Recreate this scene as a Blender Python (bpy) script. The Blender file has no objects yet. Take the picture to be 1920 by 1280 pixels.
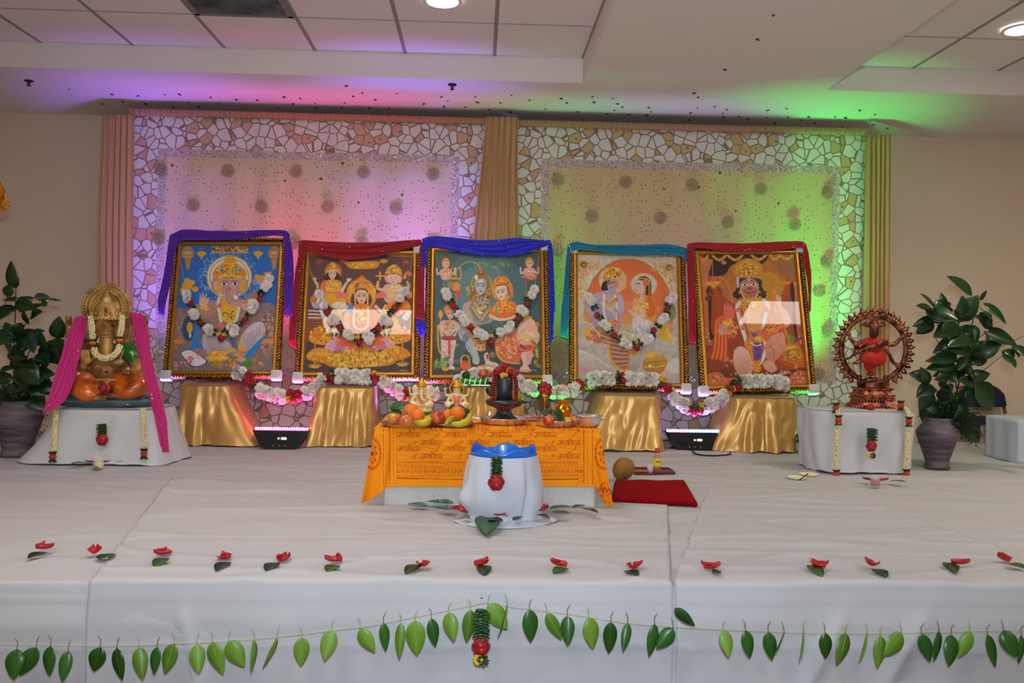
import bpy, math, random
import numpy as np
from mathutils import Vector, Matrix, Euler, noise as mnoise
C = bpy.context.scene.collection
PI = math.pi
# ------------------------------------------------------------------ camera
F = 1600.0
YAW, PITCH, ROLL = 0.0399, -0.0092, 0.0164
CAM = Vector((0, 0, 1.426))
SZ = 0.6                                   # height of the stage deck
_f = Vector((math.sin(YAW)*math.cos(PITCH), math.cos(YAW)*math.cos(PITCH), math.sin(PITCH)))
_r0 = Vector((math.cos(YAW), -math.sin(YAW), 0)); _u0 = _r0.cross(_f)
CR = _r0*math.cos(ROLL) + _u0*math.sin(ROLL); CU = -_r0*math.sin(ROLL) + _u0*math.cos(ROLL); CF = _f
cd = bpy.data.cameras.new('camera'); cam = bpy.data.objects.new('camera', cd); C.objects.link(cam)
cd.sensor_width = 36; cd.lens = F/1920*36; cd.clip_start = 0.05; cd.clip_end = 60
cam.matrix_world = Matrix(((CR.x, CU.x, -CF.x, CAM.x), (CR.y, CU.y, -CF.y, CAM.y), (CR.z, CU.z, -CF.z, CAM.z), (0, 0, 0, 1)))
bpy.context.scene.camera = cam
def ray(px, py): return CF + CR*((px-960)/F) - CU*((py-640)/F)
def at(px, py, Y):                         # pixel of the photograph -> point at depth Y
    d = ray(px, py); return CAM + d*((Y-CAM.y)/d.y)
def on(px, py, z=SZ):                      # pixel of the photograph -> point on a level surface
    d = ray(px, py); return CAM + d*((z-CAM.z)/d.z)
# ------------------------------------------------------------------ light, world, exposure
sc = bpy.context.scene
sc.view_settings.view_transform = 'Standard'; sc.view_settings.look = 'None'
sc.view_settings.exposure = 0.68; sc.view_settings.gamma = 1.0; sc.view_settings.use_curve_mapping = False
w = bpy.data.worlds.new('world'); sc.world = w; w.use_nodes = True
w.node_tree.nodes['Background'].inputs[0].default_value = (1.0, 0.93, 0.85, 1)
w.node_tree.nodes['Background'].inputs[1].default_value = 0.05
def light(name, kind, loc, power, color, size=0.1, direction=(0, 0, -1), **kw):
    l = bpy.data.lights.new(name, kind); l.energy = power; l.color = color
    if kind == 'AREA': l.size = size
    elif kind != 'SUN': l.shadow_soft_size = size
    for k, v in kw.items(): setattr(l, k, v)
    o = bpy.data.objects.new(name, l); C.objects.link(o); o.location = loc
    o.rotation_euler = Vector(direction).to_track_quat('-Z', 'Y').to_euler()
    return o
# the photographer's flash, just above the lens
light('camera_flash', 'SPOT', CAM + Vector((0.03, -0.05, 0.22)), 170, (0.68, 0.84, 1.0), 0.05, (0.04, 1, -0.05), spot_size=1.9, spot_blend=0.9)
LED = dict(purple=(0.30, 0.12, 1.0), pink=(1.0, 0.08, 0.55), blue=(0.22, 0.16, 1.0), green=(0.03, 1.0, 0.15), violet=(0.45, 0.25, 1.0))
# ------------------------------------------------------------------ helpers
def lin(c):
    c = np.asarray(c, float)/255.0
    return np.where(c <= 0.04045, c/12.92, ((c+0.055)/1.055)**2.4)
def tag(o, label=None, cat=None, group=None, kind=None):
    if label: o['label'] = label
    if cat: o['category'] = cat
    if group: o['group'] = group
    if kind: o['kind'] = kind
    return o
def thing(name, label, cat, loc=(0, 0, 0), rz=0, group=None):
    o = bpy.data.objects.new(name, None); C.objects.link(o); o.empty_display_size = 0.05
    o.location = loc; o.rotation_euler = (0, 0, rz)
    return tag(o, label, cat, group)
MATS = {}
def mat(name, rgb=(200, 200, 200), rough=0.6, metal=0.0, bump=None, var=None, gain=1.0, spec=0.5, sheen=0, trans=0, emit=None, coat=0, attr=None, sss=0, aniso=0, alpha=1):
    """rgb in 0..255; bump=(scale,strength[,detail]); var=(scale, rgb2[, stretch])"""
    if name in MATS: return MATS[name]
    m = bpy.data.materials.new(name); m.use_nodes = True; nt = m.node_tree; b = nt.nodes['Principled BSDF']; L = nt.links
    col = [min(0.95, float(x)*gain) for x in lin(rgb)] + [1]
    b.inputs['Base Color'].default_value = col; b.inputs['Roughness'].default_value = rough; b.inputs['Metallic'].default_value = metal
    b.inputs['Specular IOR Level'].default_value = spec
    if sheen: b.inputs['Sheen Weight'].default_value = sheen
    if trans: b.inputs['Transmission Weight'].default_value = trans
    if coat: b.inputs['Coat Weight'].default_value = coat; b.inputs['Coat Roughness'].default_value = 0.08
    if sss: b.inputs['Subsurface Weight'].default_value = sss; b.inputs['Subsurface Radius'].default_value = (0.02, 0.015, 0.01)
    if aniso: b.inputs['Anisotropic'].default_value = aniso
    if alpha < 1: b.inputs['Alpha'].default_value = alpha
    if emit: b.inputs['Emission Color'].default_value = (*emit[0], 1); b.inputs['Emission Strength'].default_value = emit[1]
    if attr:
        a = nt.nodes.new('ShaderNodeAttribute'); a.attribute_name = attr; L.new(a.outputs['Color'], b.inputs['Base Color'])
    if bump or var:
        tc = nt.nodes.new('ShaderNodeTexCoord')
    if var:
        n = nt.nodes.new('ShaderNodeTexNoise'); n.inputs['Scale'].default_value = var[0]; n.inputs['Detail'].default_value = 4
        mp = nt.nodes.new('ShaderNodeMapping'); mp.inputs['Scale'].default_value = var[2] if len(var) > 2 else (1, 1, 1)
        L.new(tc.outputs['Object'], mp.inputs[0]); L.new(mp.outputs[0], n.inputs['Vector'])
        r = nt.nodes.new('ShaderNodeValToRGB'); r.color_ramp.elements[0].position = 0.38; r.color_ramp.elements[1].position = 0.62
        r.color_ramp.elements[0].color = col; r.color_ramp.elements[1].color = [min(0.95, float(x)*gain) for x in lin(var[1])] + [1]
        L.new(n.outputs['Fac'], r.inputs[0]); L.new(r.outputs[0], b.inputs['Base Color'])
    if bump:
        n = nt.nodes.new('ShaderNodeTexNoise'); n.inputs['Scale'].default_value = bump[0]; n.inputs['Detail'].default_value = bump[2] if len(bump) > 2 else 4
        L.new(tc.outputs['Object'], n.inputs['Vector'])
        bp = nt.nodes.new('ShaderNodeBump'); bp.inputs['Strength'].default_value = bump[1]; bp.inputs['Distance'].default_value = 0.01
        L.new(n.outputs['Fac'], bp.inputs['Height']); L.new(bp.outputs[0], b.inputs['Normal'])
    MATS[name] = m
    return m
def fbm(x, y=0.0, z=0.0, o=3):
    s = 0; a = 1; f = 1
    for _ in range(o): s += a*mnoise.noise(Vector((x*f, y*f, z*f))); a *= 0.5; f *= 2
    return s
def frame_of(t):
    t = t.normalized(); a = Vector((0, 0, 1)) if abs(t.z) < 0.9 else Vector((0, 1, 0))
    u = t.cross(a).normalized(); return u, t.cross(u).normalized()
class MB:
    def __init__(s): s.v = []; s.f = []; s.m = []; s.sm = []; s.mi = 0
    def add(s, vs, fs, smooth=True):
        b = len(s.v); s.v += [tuple(p) for p in vs]
        for f in fs: s.f.append(tuple(b+i for i in f)); s.m.append(s.mi); s.sm.append(smooth)
        return s
    def box(s, c, d, rz=0, M=None, bev=0.0):
        c = Vector(c); x, y, z = d[0]/2, d[1]/2, d[2]/2
        R = M if M is not None else Matrix.Rotation(rz, 3, 'Z')
        if bev <= 0:
            vs = [c + R @ Vector((sx*x, sy*y, sz*z)) for sx in (-1, 1) for sy in (-1, 1) for sz in (-1, 1)]
            return s.add(vs, [(0, 1, 3, 2), (4, 6, 7, 5), (0, 4, 5, 1), (2, 3, 7, 6), (0, 2, 6, 4), (1, 5, 7, 3)], False)
        bm = bmesh.new(); bmesh.ops.create_cube(bm, size=1.0)
        for v in bm.verts: v.co = Vector((v.co.x*2*x, v.co.y*2*y, v.co.z*2*z))
        bmesh.ops.bevel(bm, geom=bm.edges[:], offset=bev, segments=3, affect='EDGES', profile=0.5)
        bm.verts.index_update(); vs = [c + R @ v.co for v in bm.verts]; fs = [[v.index for v in f.verts] for f in bm.faces]; bm.free()
        return s.add(vs, fs, True)
    def tube(s, pts, r, n=8, caps=True, flat=1.0, up=None):
        pts = [Vector(p) for p in pts]; k = len(pts); rs = list(r) if hasattr(r, '__len__') else [r]*k
        vs = []; pu = None
        for i, p in enumerate(pts):
            t = (pts[min(i+1, k-1)] - pts[max(i-1, 0)])
            if t.length < 1e-9: t = Vector((0, 0, 1))
            t.normalize()
            if up is not None:
                u = t.cross(Vector(up)).normalized(); w_ = u.cross(t)
            elif pu is None: u, w_ = frame_of(t)
            else:
                u = (pu - t*pu.dot(t)).normalized(); w_ = t.cross(u)
            pu = u
            for j in range(n):
                a = 2*PI*j/n; vs.append(p + u*(math.cos(a)*rs[i]) + w_*(math.sin(a)*rs[i]*flat))
        fs = [(i*n+j, i*n+(j+1) % n, (i+1)*n+(j+1) % n, (i+1)*n+j) for i in range(k-1) for j in range(n)]
        if caps: fs += [tuple(range(n-1, -1, -1)), tuple((k-1)*n+j for j in range(n))]
        return s.add(vs, fs)
    def lathe(s, prof, c=(0, 0, 0), n=24, sx=1.0, sy=1.0, fn=None, M=None):
        c = Vector(c); vs = []; k = len(prof)
        for (r, z) in prof:
            for j in range(n):
                a = 2*PI*j/n; q = r*(fn(a, z) if fn else 1.0); p = Vector((math.cos(a)*q*sx, math.sin(a)*q*sy, z))
                vs.append(c + (M @ p if M is not None else p))
        fs = [(i*n+j, i*n+(j+1) % n, (i+1)*n+(j+1) % n, (i+1)*n+j) for i in range(k-1) for j in range(n)]
        fs += [tuple(range(n-1, -1, -1)), tuple((k-1)*n+j for j in range(n))]
        return s.add(vs, fs)
    def ell(s, c, r, n=14, k=9, M=None, rot=None):
        c = Vector(c); r = Vector(r) if hasattr(r, '__len__') else Vector((r, r, r))
        if rot is not None: M = Euler(rot).to_matrix()
        vs = []
        for i in range(k+1):
            th = PI*i/k
            for j in range(n):
                a = 2*PI*j/n; p = Vector((r.x*math.sin(th)*math.cos(a), r.y*math.sin(th)*math.sin(a), r.z*math.cos(th)))
                vs.append(c + (M @ p if M is not None else p))
        fs = [(i*n+j, (i+1)*n+j, (i+1)*n+(j+1) % n, i*n+(j+1) % n) for i in range(k) for j in range(n)]
        return s.add(vs, fs)
    def grid(s, fn, nu, nv, smooth=True, close_u=False):
        vs = [fn(i/nu, j/nv) for j in range(nv+1) for i in range(nu+1 if not close_u else nu)]
        W = nu+1 if not close_u else nu
        fs = [(j*W+i, j*W+(i+1) % W, (j+1)*W+(i+1) % W, (j+1)*W+i) for j in range(nv) for i in range(nu)]
        return s.add(vs, fs, smooth)
    def torus(s, c, R, r, n=24, k=8, M=None, flat=1):
        c = Vector(c); vs = []
        for i in range(n):
            a = 2*PI*i/n
            for j in range(k):
                b = 2*PI*j/k; p = Vector(((R+r*math.cos(b))*math.cos(a), (R+r*math.cos(b))*math.sin(a), r*math.sin(b)*flat))
                vs.append(c + (M @ p if M is not None else p))
        return s.add(vs, [(i*k+j, ((i+1) % n)*k+j, ((i+1) % n)*k+(j+1) % k, i*k+(j+1) % k) for i in range(n) for j in range(k)])
    def prism(s, poly, y0, y1):            # outline in x,z pushed along y
        n = len(poly); vs = [(p[0], y0, p[1]) for p in poly] + [(p[0], y1, p[1]) for p in poly]
        return s.add(vs, [tuple(range(n)), tuple(range(2*n-1, n-1, -1))] + [(i, i+n, (i+1) % n+n, (i+1) % n) for i in range(n)], False)
    def sheet(s, fn, nu, nv, th=0.004):    # cloth with a real thickness
        g = [[Vector(fn(i/nu, j/nv)) for i in range(nu+1)] for j in range(nv+1)]
        vs = []; W = nu+1
        nr = []
        for j in range(nv+1):
            for i in range(nu+1):
                a = g[j][min(i+1, nu)]-g[j][max(i-1, 0)]; b = g[min(j+1, nv)][i]-g[max(j-1, 0)][i]; q = a.cross(b)
                nr.append(q.normalized() if q.length > 1e-12 else Vector((0, 0, 1)))
        P = [p for row in g for p in row]; N = len(P)
        vs = P + [p-n_*th for p, n_ in zip(P, nr)]
        fs = [(j*W+i, j*W+i+1, (j+1)*W+i+1, (j+1)*W+i) for j in range(nv) for i in range(nu)]
        fs += [tuple(N+q for q in reversed(f)) for f in list(fs)]
        for i in range(nu): fs += [(i+1, i, N+i, N+i+1), (nv*W+i, nv*W+i+1, N+nv*W+i+1, N+nv*W+i)]
        for j in range(nv): fs += [(j*W, (j+1)*W, N+(j+1)*W, N+j*W), ((j+1)*W+nu, j*W+nu, N+j*W+nu, N+(j+1)*W+nu)]
        return s.add(vs, fs)
    def mesh(s, name, mats):
        me = bpy.data.meshes.new(name); me.from_pydata(s.v, [], s.f)
        me.polygons.foreach_set('material_index', s.m); me.polygons.foreach_set('use_smooth', s.sm)
        for m in (mats if isinstance(mats, (list, tuple)) else [mats]): me.materials.append(m)
        me.update(); return me
    def build(s, name, mats, parent=None, loc=(0, 0, 0), rz=0):
        o = bpy.data.objects.new(name, s.mesh(name, mats)); C.objects.link(o)
        o.location = loc; o.rotation_euler = (0, 0, rz)
        if parent is not None: o.parent = parent
        return o
import bmesh
def inst(me, name, parent=None, M=None):
    o = bpy.data.objects.new(name, me); C.objects.link(o)
    if parent is not None: o.parent = parent
    if M is not None: o.matrix_local = M
    return o
def melt(mb, name, mats, parent=None, voxel=0.008, smooth=6, loc=(0, 0, 0)):
    """several closed shapes fused into one continuous skin"""
    o = mb.build(name, mats, None, (0, 0, 0))
    r = o.modifiers.new('r', 'REMESH'); r.mode = 'VOXEL'; r.voxel_size = voxel; r.use_smooth_shade = True
    s_ = o.modifiers.new('s', 'SMOOTH'); s_.iterations = smooth; s_.factor = 0.5
    dg = bpy.context.evaluated_depsgraph_get(); dg.update()
    me = bpy.data.meshes.new_from_object(o.evaluated_get(dg)); me.name = name
    o.modifiers.clear(); old = o.data; o.data = me; bpy.data.meshes.remove(old)
    for p in me.polygons: p.use_smooth = True
    o.location = loc; o.parent = parent
    return o
def spline(pts, n=8):
    pts = [Vector(p) for p in pts]; out = []
    P = [pts[0]*2-pts[1]] + pts + [pts[-1]*2-pts[-2]]
    for i in range(1, len(P)-2):
        for k in range(n):
            t = k/n; a, b, c, d = P[i-1], P[i], P[i+1], P[i+2]
            out.append(0.5*((2*b)+(c-a)*t+(2*a-5*b+4*c-d)*t*t+(3*b-a-3*c+d)*t**3))
    out.append(pts[-1]); return out
def basis(x, y, z, loc=(0, 0, 0)):
    M = Matrix((x, y, z)).transposed().to_4x4(); M.translation = Vector(loc); return M
def struct(name, mb, m, label=None):
    o = mb.build(name, m); o['kind'] = 'structure'
    if label: o['label'] = label
    return o
TROFFERS = [(-1.2, 3.2), (3.6, 3.2), (-3.6, 1.0), (-1.2, 0.2), (3.6, 0.2), (5.6, 1.5), (-3.6, -2.6), (-1.2, -2.6), (3.6, -2.6)]
WASHES = [  # pixel x, depth, colour, power, lean, beam
 (282, 6.06, LED['purple'], 3.6, 0.24, 1.0), (535, 6.04, LED['pink'], 3.6, 0.22, 1.0), (770, 6.04, LED['pink'], 2, 0.20, 1.0), (760, 6.12, LED['blue'], 6.5, 0.15, 0.9), (1046, 6.04, LED['green'], 1.5, 0.22, 1.0), (1300, 6.04, LED['violet'], 2.6, 0.2, 1.0), (1546, 6.10, LED['green'], 4.2, 0.22, 1.0)]
# ================================================================== the room
CEIL = 3.125; TRAY = 3.298; WALL = 7.0; YF = 5.756; XL = 0.678; XR = 2.352; TS = 0.5977
m_wall = mat('wall_paint', (232, 208, 182), 0.85, bump=(60, 0.05))
m_ceil = mat('ceiling_paint', (236, 226, 218), 0.9, bump=(80, 0.05))
m_tile = mat('ceiling_tile', (240, 228, 224), 0.9, bump=(220, 0.25))
m_tbar = mat('ceiling_grid', (150, 140, 135), 0.6)
b = MB(); b.box((0.5, 1, -0.05), (14, 13, 0.1)); struct('floor', b, mat('floor_carpet', (95, 80, 72), 0.95, bump=(90, 0.4)))
b = MB(); b.box((0.5, WALL+0.05, 1.65), (14, 0.1, 3.3)); struct('wall_back', b, m_wall)
b = MB(); b.box((-6.05, 1, 1.65), (0.1, 12, 3.3)); struct('wall_left', b, m_wall)
b = MB(); b.box((7.05, 1, 1.65), (0.1, 12, 3.3)); struct('wall_right', b, m_wall)
b = MB(); b.box((0.5, -5.05, 1.65), (14, 0.1, 3.3)); struct('wall_front', b, m_wall)
b = MB()
b.box((0.5, (YF+WALL)/2, CEIL+0.11), (13, WALL-YF, 0.22)); b.box(((XL+XR)/2, (YF-5)/2, CEIL+0.11), (XR-XL, YF+5, 0.22))
b.box(((-6+XL)/2, (YF-5)/2, TRAY+0.03), (XL+6, YF+5, 0.06)); b.box(((7+XR)/2, (YF-5)/2, TRAY+0.03), (7-XR, YF+5, 0.06))
struct('ceiling', b, m_ceil)
b = MB()                                       # acoustic tiles laid in the two trays
def tray(x0, x1, sgn):
    i = 0; y1 = YF
    while y1 > -5+0.1:
        y0 = max(-5, y1-TS); k = 0; xa = x0
        while (x1-xa)*sgn > 0.05:
            xb = xa+sgn*TS
            if (xb-x1)*sgn > 0: xb = x1
            g = 0.009
            b.box(((xa+xb)/2, (y0+y1)/2, TRAY-0.002), (abs(xb-xa)-2*g, y1-y0-2*g, 0.01))
            xa = xb; k += 1
        y1 = y0
tray(XL-0.0, -5.98, -1); tray(XR, 6.98, 1)
o = struct('ceiling_tiles', b, m_tile); o['kind'] = 'structure'
b = MB()
x = XL
while x > -6: b.box((x, (YF-5)/2, TRAY-0.004), (0.024, YF+5, 0.01)); x -= TS
x = XR
while x < 7: b.box((x, (YF-5)/2, TRAY-0.004), (0.024, YF+5, 0.01)); x += TS
struct('trim_1', b, m_tbar)
b = MB(); y = YF-TS
while y > -5:
    b.box(((XL-6)/2, y, TRAY-0.0045), (XL+6, 0.012, 0.008)); b.box(((XR+7)/2, y, TRAY-0.0045), (7-XR, 0.012, 0.008)); y -= TS
struct('trim_2', b, mat('ceiling_grid_light', (178, 172, 165), 0.6))
# air grille
p = at(440, 12, 4.95)
t = thing('air_vent', 'grey ceiling air vent grille among the white tiles', 'vent', (XL-3.5*TS-0.0, YF-1.5*TS, TRAY-0.012))
b = MB(); W_ = TS/2-0.012
for sx, sy in ((1, 0), (-1, 0), (0, 1), (0, -1)): b.box((sx*W_*0.96, sy*W_*0.96, 0), (0.03 if sx else 2*W_, 0.03 if sy else 2*W_, 0.012))
b.build('vent_frame', mat('vent_metal', (128, 120, 118), 0.5, bump=(30, .2)), t)
b = MB()
for i in range(26): b.box((0, -W_*0.92+2*W_*0.92*i/25, 0.0), (2*W_*0.93, 0.010, 0.006), M=Euler((0.6, 0, 0)).to_matrix())
b.build('vent_slats', mat('vent_dirty', (112, 104, 102), 0.6, var=(6, (70, 64, 62))), t)
# fluorescent troffers further back over the hall (they mirror in the picture glass)
m_panel = mat('lamp_diffuser', (255, 250, 235), 0.5, emit=((1.0, 0.93, 0.84), 8.3))
m_white = mat('white_enamel', (220, 218, 212), 0.5)
def troffer(x, y, lab, z=TRAY):
    t = thing('ceiling_light', lab, 'ceiling light', (x, y, z-0.03), 0, 'fluorescent ceiling lights over the hall')
    b = MB(); b.box((0, 0.29, 0.0), (1.2, 0.02, 0.04)); b.box((0, -0.29, 0.0), (1.2, 0.02, 0.04)); b.box((0.59, 0, 0), (0.02, 0.56, 0.04)); b.box((-0.59, 0, 0), (0.02, 0.56, 0.04))
    b.build('light_frame', m_white, t)
    b = MB(); b.box((0, 0, 0.0), (1.16, 0.56, 0.012)); b.build('diffuser', m_panel, t)
for (x, y) in TROFFERS: troffer(x, y, 'rectangular fluorescent ceiling light set in the tiled ceiling over the hall', )
def downlight(p, lab, power=40):
    t = thing('recessed_downlight', lab, 'ceiling light', (p[0], p[1], TRAY-0.018))
    b = MB(); b.torus((0, 0, 0), 0.098, 0.012, 32, 8, flat=0.6); b.build('trim_ring', m_white, t)
    b = MB(); b.lathe([(0.09, 0.0), (0.082, 0.004), (0.02, 0.009)], n=28); b.build('lamp_lens', mat('downlight_lens', (255, 250, 240), 0.3, emit=((1, 0.93, 0.8), 14)), t)
    l = light('downlight_lamp', 'SPOT', (p[0], p[1], TRAY-0.03), power, (1, 0.86, 0.68), 0.08, (0, 0, -1), spot_size=2.4, spot_blend=0.8)
p1 = on(830, -4, TRAY); p2 = on(1916, 50, TRAY)
downlight(p1, 'round recessed downlight glowing at the top centre of the tiled ceiling'); downlight(p2, 'round recessed downlight with a chrome rim in the right tiled ceiling')
# sprinklers
def sprinkler(px, py, lab):
    p = on(px, py-4, CEIL); t = thing('fire_sprinkler', lab, 'sprinkler', (p.x, p.y, CEIL))
    m = mat('dark_brass', (60, 52, 50), 0.4, 0.8)
    b = MB(); b.lathe([(0.03, 0.0), (0.03, -0.006), (0.012, -0.01)], n=16); b.build('escutcheon', m, t)
    b = MB(); b.tube([(0, 0, -0.008), (0, 0, -0.03)], 0.006); b.tube([(-0.01, 0, -0.008), (-0.014, 0, -0.02), (0, 0, -0.034)], 0.002, 6); b.tube([(0.01, 0, -0.008), (0.014, 0, -0.02), (0, 0, -0.034)], 0.002, 6)
    b.lathe([(0.004, -0.034), (0.016, -0.035), (0.016, -0.037), (0.002, -0.038)], n=14); b.build('deflector', m, t)
sprinkler(54, 155, 'small dark fire sprinkler on the ceiling at the left end'); sprinkler(848, 162, 'small dark fire sprinkler on the blue-lit part of the ceiling')
# small hooks dotted over the ceiling above the drapes
SP = [(130,167),(210,176),(259,179),(309,177),(336,176),(192,194),(230,190),(273,194),(325,200),(305,205),(355,191),(372,199),(395,182),(410,194),(443,186),(482,187),(521,202),(533,181),(550,194),(563,184),(591,193),(593,201),(640,201),(646,192),(650,160),(662,180),(679,174),(693,202),(704,186),(730,203),(744,175),(795,194),(828,181),(839,189),(832,199),(873,200),(891,181),(895,191),(918,205),(939,192),(959,178),(957,209),(993,187),(1023,204),(1052,184),(1063,192),(1111,181),(1114,191),(1083,209),(1139,213),(1149,184),(1158,194),(1167,200),(1152,206),(1180,214),(1216,201),(1221,209),(1213,215),(1309,182),(1340,199),(1308,202),(1295,211),(1293,224),(1355,212),(1357,219),(1386,218),(1363,205),(1402,222),(1440,206),(1475,203),(1438,220),(1453,230),(1478,219),(1503,225),(1516,218),(1528,230),(1566,218),(1585,220),(1612,206),(1641,214),(1632,227),(1637,233),(1664,240),(1580,237),(1359,130),(1420,73),(1450,28),(1302,174)]
b = MB(); b.lathe([(0.011, 0.0), (0.012, -0.003), (0.006, -0.006), (0.002, -0.008)], n=7); b.tube([(0, 0, -0.006), (0.008, 0, -0.012), (0.014, 0, -0.007)], 0.002, 5)
hk = b.mesh('ceiling_hook', mat('hook_metal', (58, 50, 48), 0.6))
for i, (px, py) in enumerate(SP):
    p = on(px, py, CEIL)
    if p.y > WALL-0.03: p = on(px, py, CEIL) ; p.y = WALL-0.05
    o = inst(hk, 'ceiling_hook', None, Matrix.Translation((p.x, p.y, CEIL)) @ Matrix.Rotation(i*1.7, 4, 'Z') @ Matrix.Scale(0.7+0.5*((i*37) % 10)/10, 4))
    tag(o, 'small dark hook in the plain ceiling above and in front of the drapes' if i < len(SP)-4 else ['small dark hook in the ceiling beam, nearest the green glow', 'small dark hook in the middle of the plain ceiling beam', 'small dark hook at the very top of the plain ceiling beam', 'small dark hook in the plain ceiling just right of the blue glow'][i-len(SP)+4], 'hook', 'small dark hooks in the ceiling')
# ================================================================== stage
m_sheet = mat('white_cotton_sheet', (184, 182, 184), 0.75, bump=(9, 0.35, 6), gain=1.0)
m_sheet2 = mat('white_cotton_sheet_cool', (214, 210, 208), 0.75, bump=(7, 0.3, 6))
Y1 = 2.781
b = MB(); b.box((0.5, (Y1+6.9)/2+0.03, SZ/2-0.02), (12.6, 6.9-Y1-0.02, SZ-0.04)); struct('trim_3', b, mat('stage_wood', (70, 60, 50), 0.8), 'wooden stage platform under the white sheets')
def ridge(t, w): return max(0.0, 1-abs(t)/w)**1.5
def sheet_h(x, y, seed, amp=1.0):
    w1 = mnoise.noise(Vector((x*1.1+seed, y*4.5, seed)))
    w2 = mnoise.noise(Vector((x*2.2+seed+0.6*y, y*9+seed, 3.1)))
    w3 = abs(mnoise.noise(Vector((x*1.6+y*1.9, y*1.7-x*1.1+seed, 7.7))))
    w4 = ridge(mnoise.noise(Vector((x*.7+seed*2, y*2.6, 1.7))), .08)+.8*ridge(mnoise.noise(Vector((x*.5+y*1.1, y*2.0-x*.3, seed))), .05)
    return amp*(0.006*w1+0.005*w2-0.010*w3*(1 if w3 < 0.12 else 0.5)+.009*w4)
def deck_sheet(name, label, quad, seed, lift, hang=0.62, nu=150, nv=110, drop=True, amp=1.0, m=None):
    """quad = back-left, back-right, front-right, front-left on the deck (x, y); the front edge falls over the stage edge"""
    bl, br, fr, fl = [Vector((q[0], q[1], 0)) for q in quad]
    nd = int(nv*0.68) if drop else nv
    def fn(u, v):
        j = v*nv
        t = min(1.0, j/nd)
        p = (bl*(1-u)+br*u)*(1-t)+(fl*(1-u)+fr*u)*t
        h = sheet_h(p.x, p.y, seed, amp)
        z = SZ+lift+0.012+h
        e = min(u, 1-u, t if True else 1)
        if e < 0.02: z += 0.006*mnoise.noise(Vector((p.x*6, p.y*6, seed)))*1.2
        z = max(z, SZ+0.002+lift*0.5)
        if drop and j > nd:
            s_ = (j-nd)/(nv-nd)
            dz = hang*s_
            # rounded edge then hanging folds
            fold = 0.022*mnoise.noise(Vector((p.x*1.7+seed, dz*1.1, 1.3)))+0.010*mnoise.noise(Vector((p.x*4+dz*3.2, dz*2+seed, 4.4)))
            for (fx, sl, wd, am) in FOLDS: fold += am*ridge(p.x-fx-sl*dz, wd)*min(1, dz*6)
            p.y = Y1-0.012-lift*1.2-0.03*min(1, dz*8)-fold*min(1, dz*7)
            p.y = min(p.y, Y1-0.012)
            p.y -= 0.004*ridge(dz-.05, .012)+0.005*ridge(dz-.20-.01*mnoise.noise(Vector((p.x, 3, seed))), .02)+0.004*ridge(mnoise.noise(Vector((p.x*.9, dz*2.4, seed+5))), .12)
            z = SZ+lift+0.012-max(0, dz-0.0)+h*max(0, 1-dz*12)
            if dz < 0.03: z = SZ+lift+0.012+h*(1-dz/0.03)-dz*dz/0.03*0.6
        return (p.x, p.y, z)
    b = MB(); b.sheet(fn, nu, nv, 0.003)
    o = b.build(name, m or m_sheet); return tag(o, label, 'sheet')
X0 = (1089-0); 
def dk(px, py): p = on(px, py, SZ); return (p.x, p.y)
FOLDS = [(at(337, 1100, Y1).x, 0.25, 0.05, 0.018), (at(1600, 1100, Y1).x, -0.55, 0.06, 0.02), (at(1750, 1100, Y1).x, -0.6, 0.07, 0.02), (at(1255, 1100, Y1).x, 0.0, 0.03, 0.006), (at(22, 1100, Y1).x, 0.05, 0.03, 0.01)]
xa = at(175, 1150, Y1).x; xb = at(1256, 1150, Y1).x
deck_sheet('stage_sheet', 'wide white sheet covering the whole back of the stage and its left end', [(-5.2, 6.7), (6.4, 6.7), (6.4, Y1), (-5.2, Y1)], 3.0, 0.0, nu=300, nv=190)
a_ = dk(320, 906); c_ = dk(1120, 940)
deck_sheet('stage_sheet', 'white overlay sheet in front of the table, hanging down the middle of the stage front', [a_, (dk(1250, 925)[0], dk(1250, 925)[1]), (xb, Y1), (xa, Y1)], 11.0, 0.010, nu=170, nv=150)
d_ = dk(1565, 924)
deck_sheet('stage_sheet', 'white overlay sheet on the right front of the stage with a slanting right edge', [(dk(1330, 918)[0], dk(1330, 918)[1]), d_, (at(2060, 1090, Y1).x, Y1), (xb+0.012, Y1)], 23.0, 0.005, nu=150, nv=150)
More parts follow.
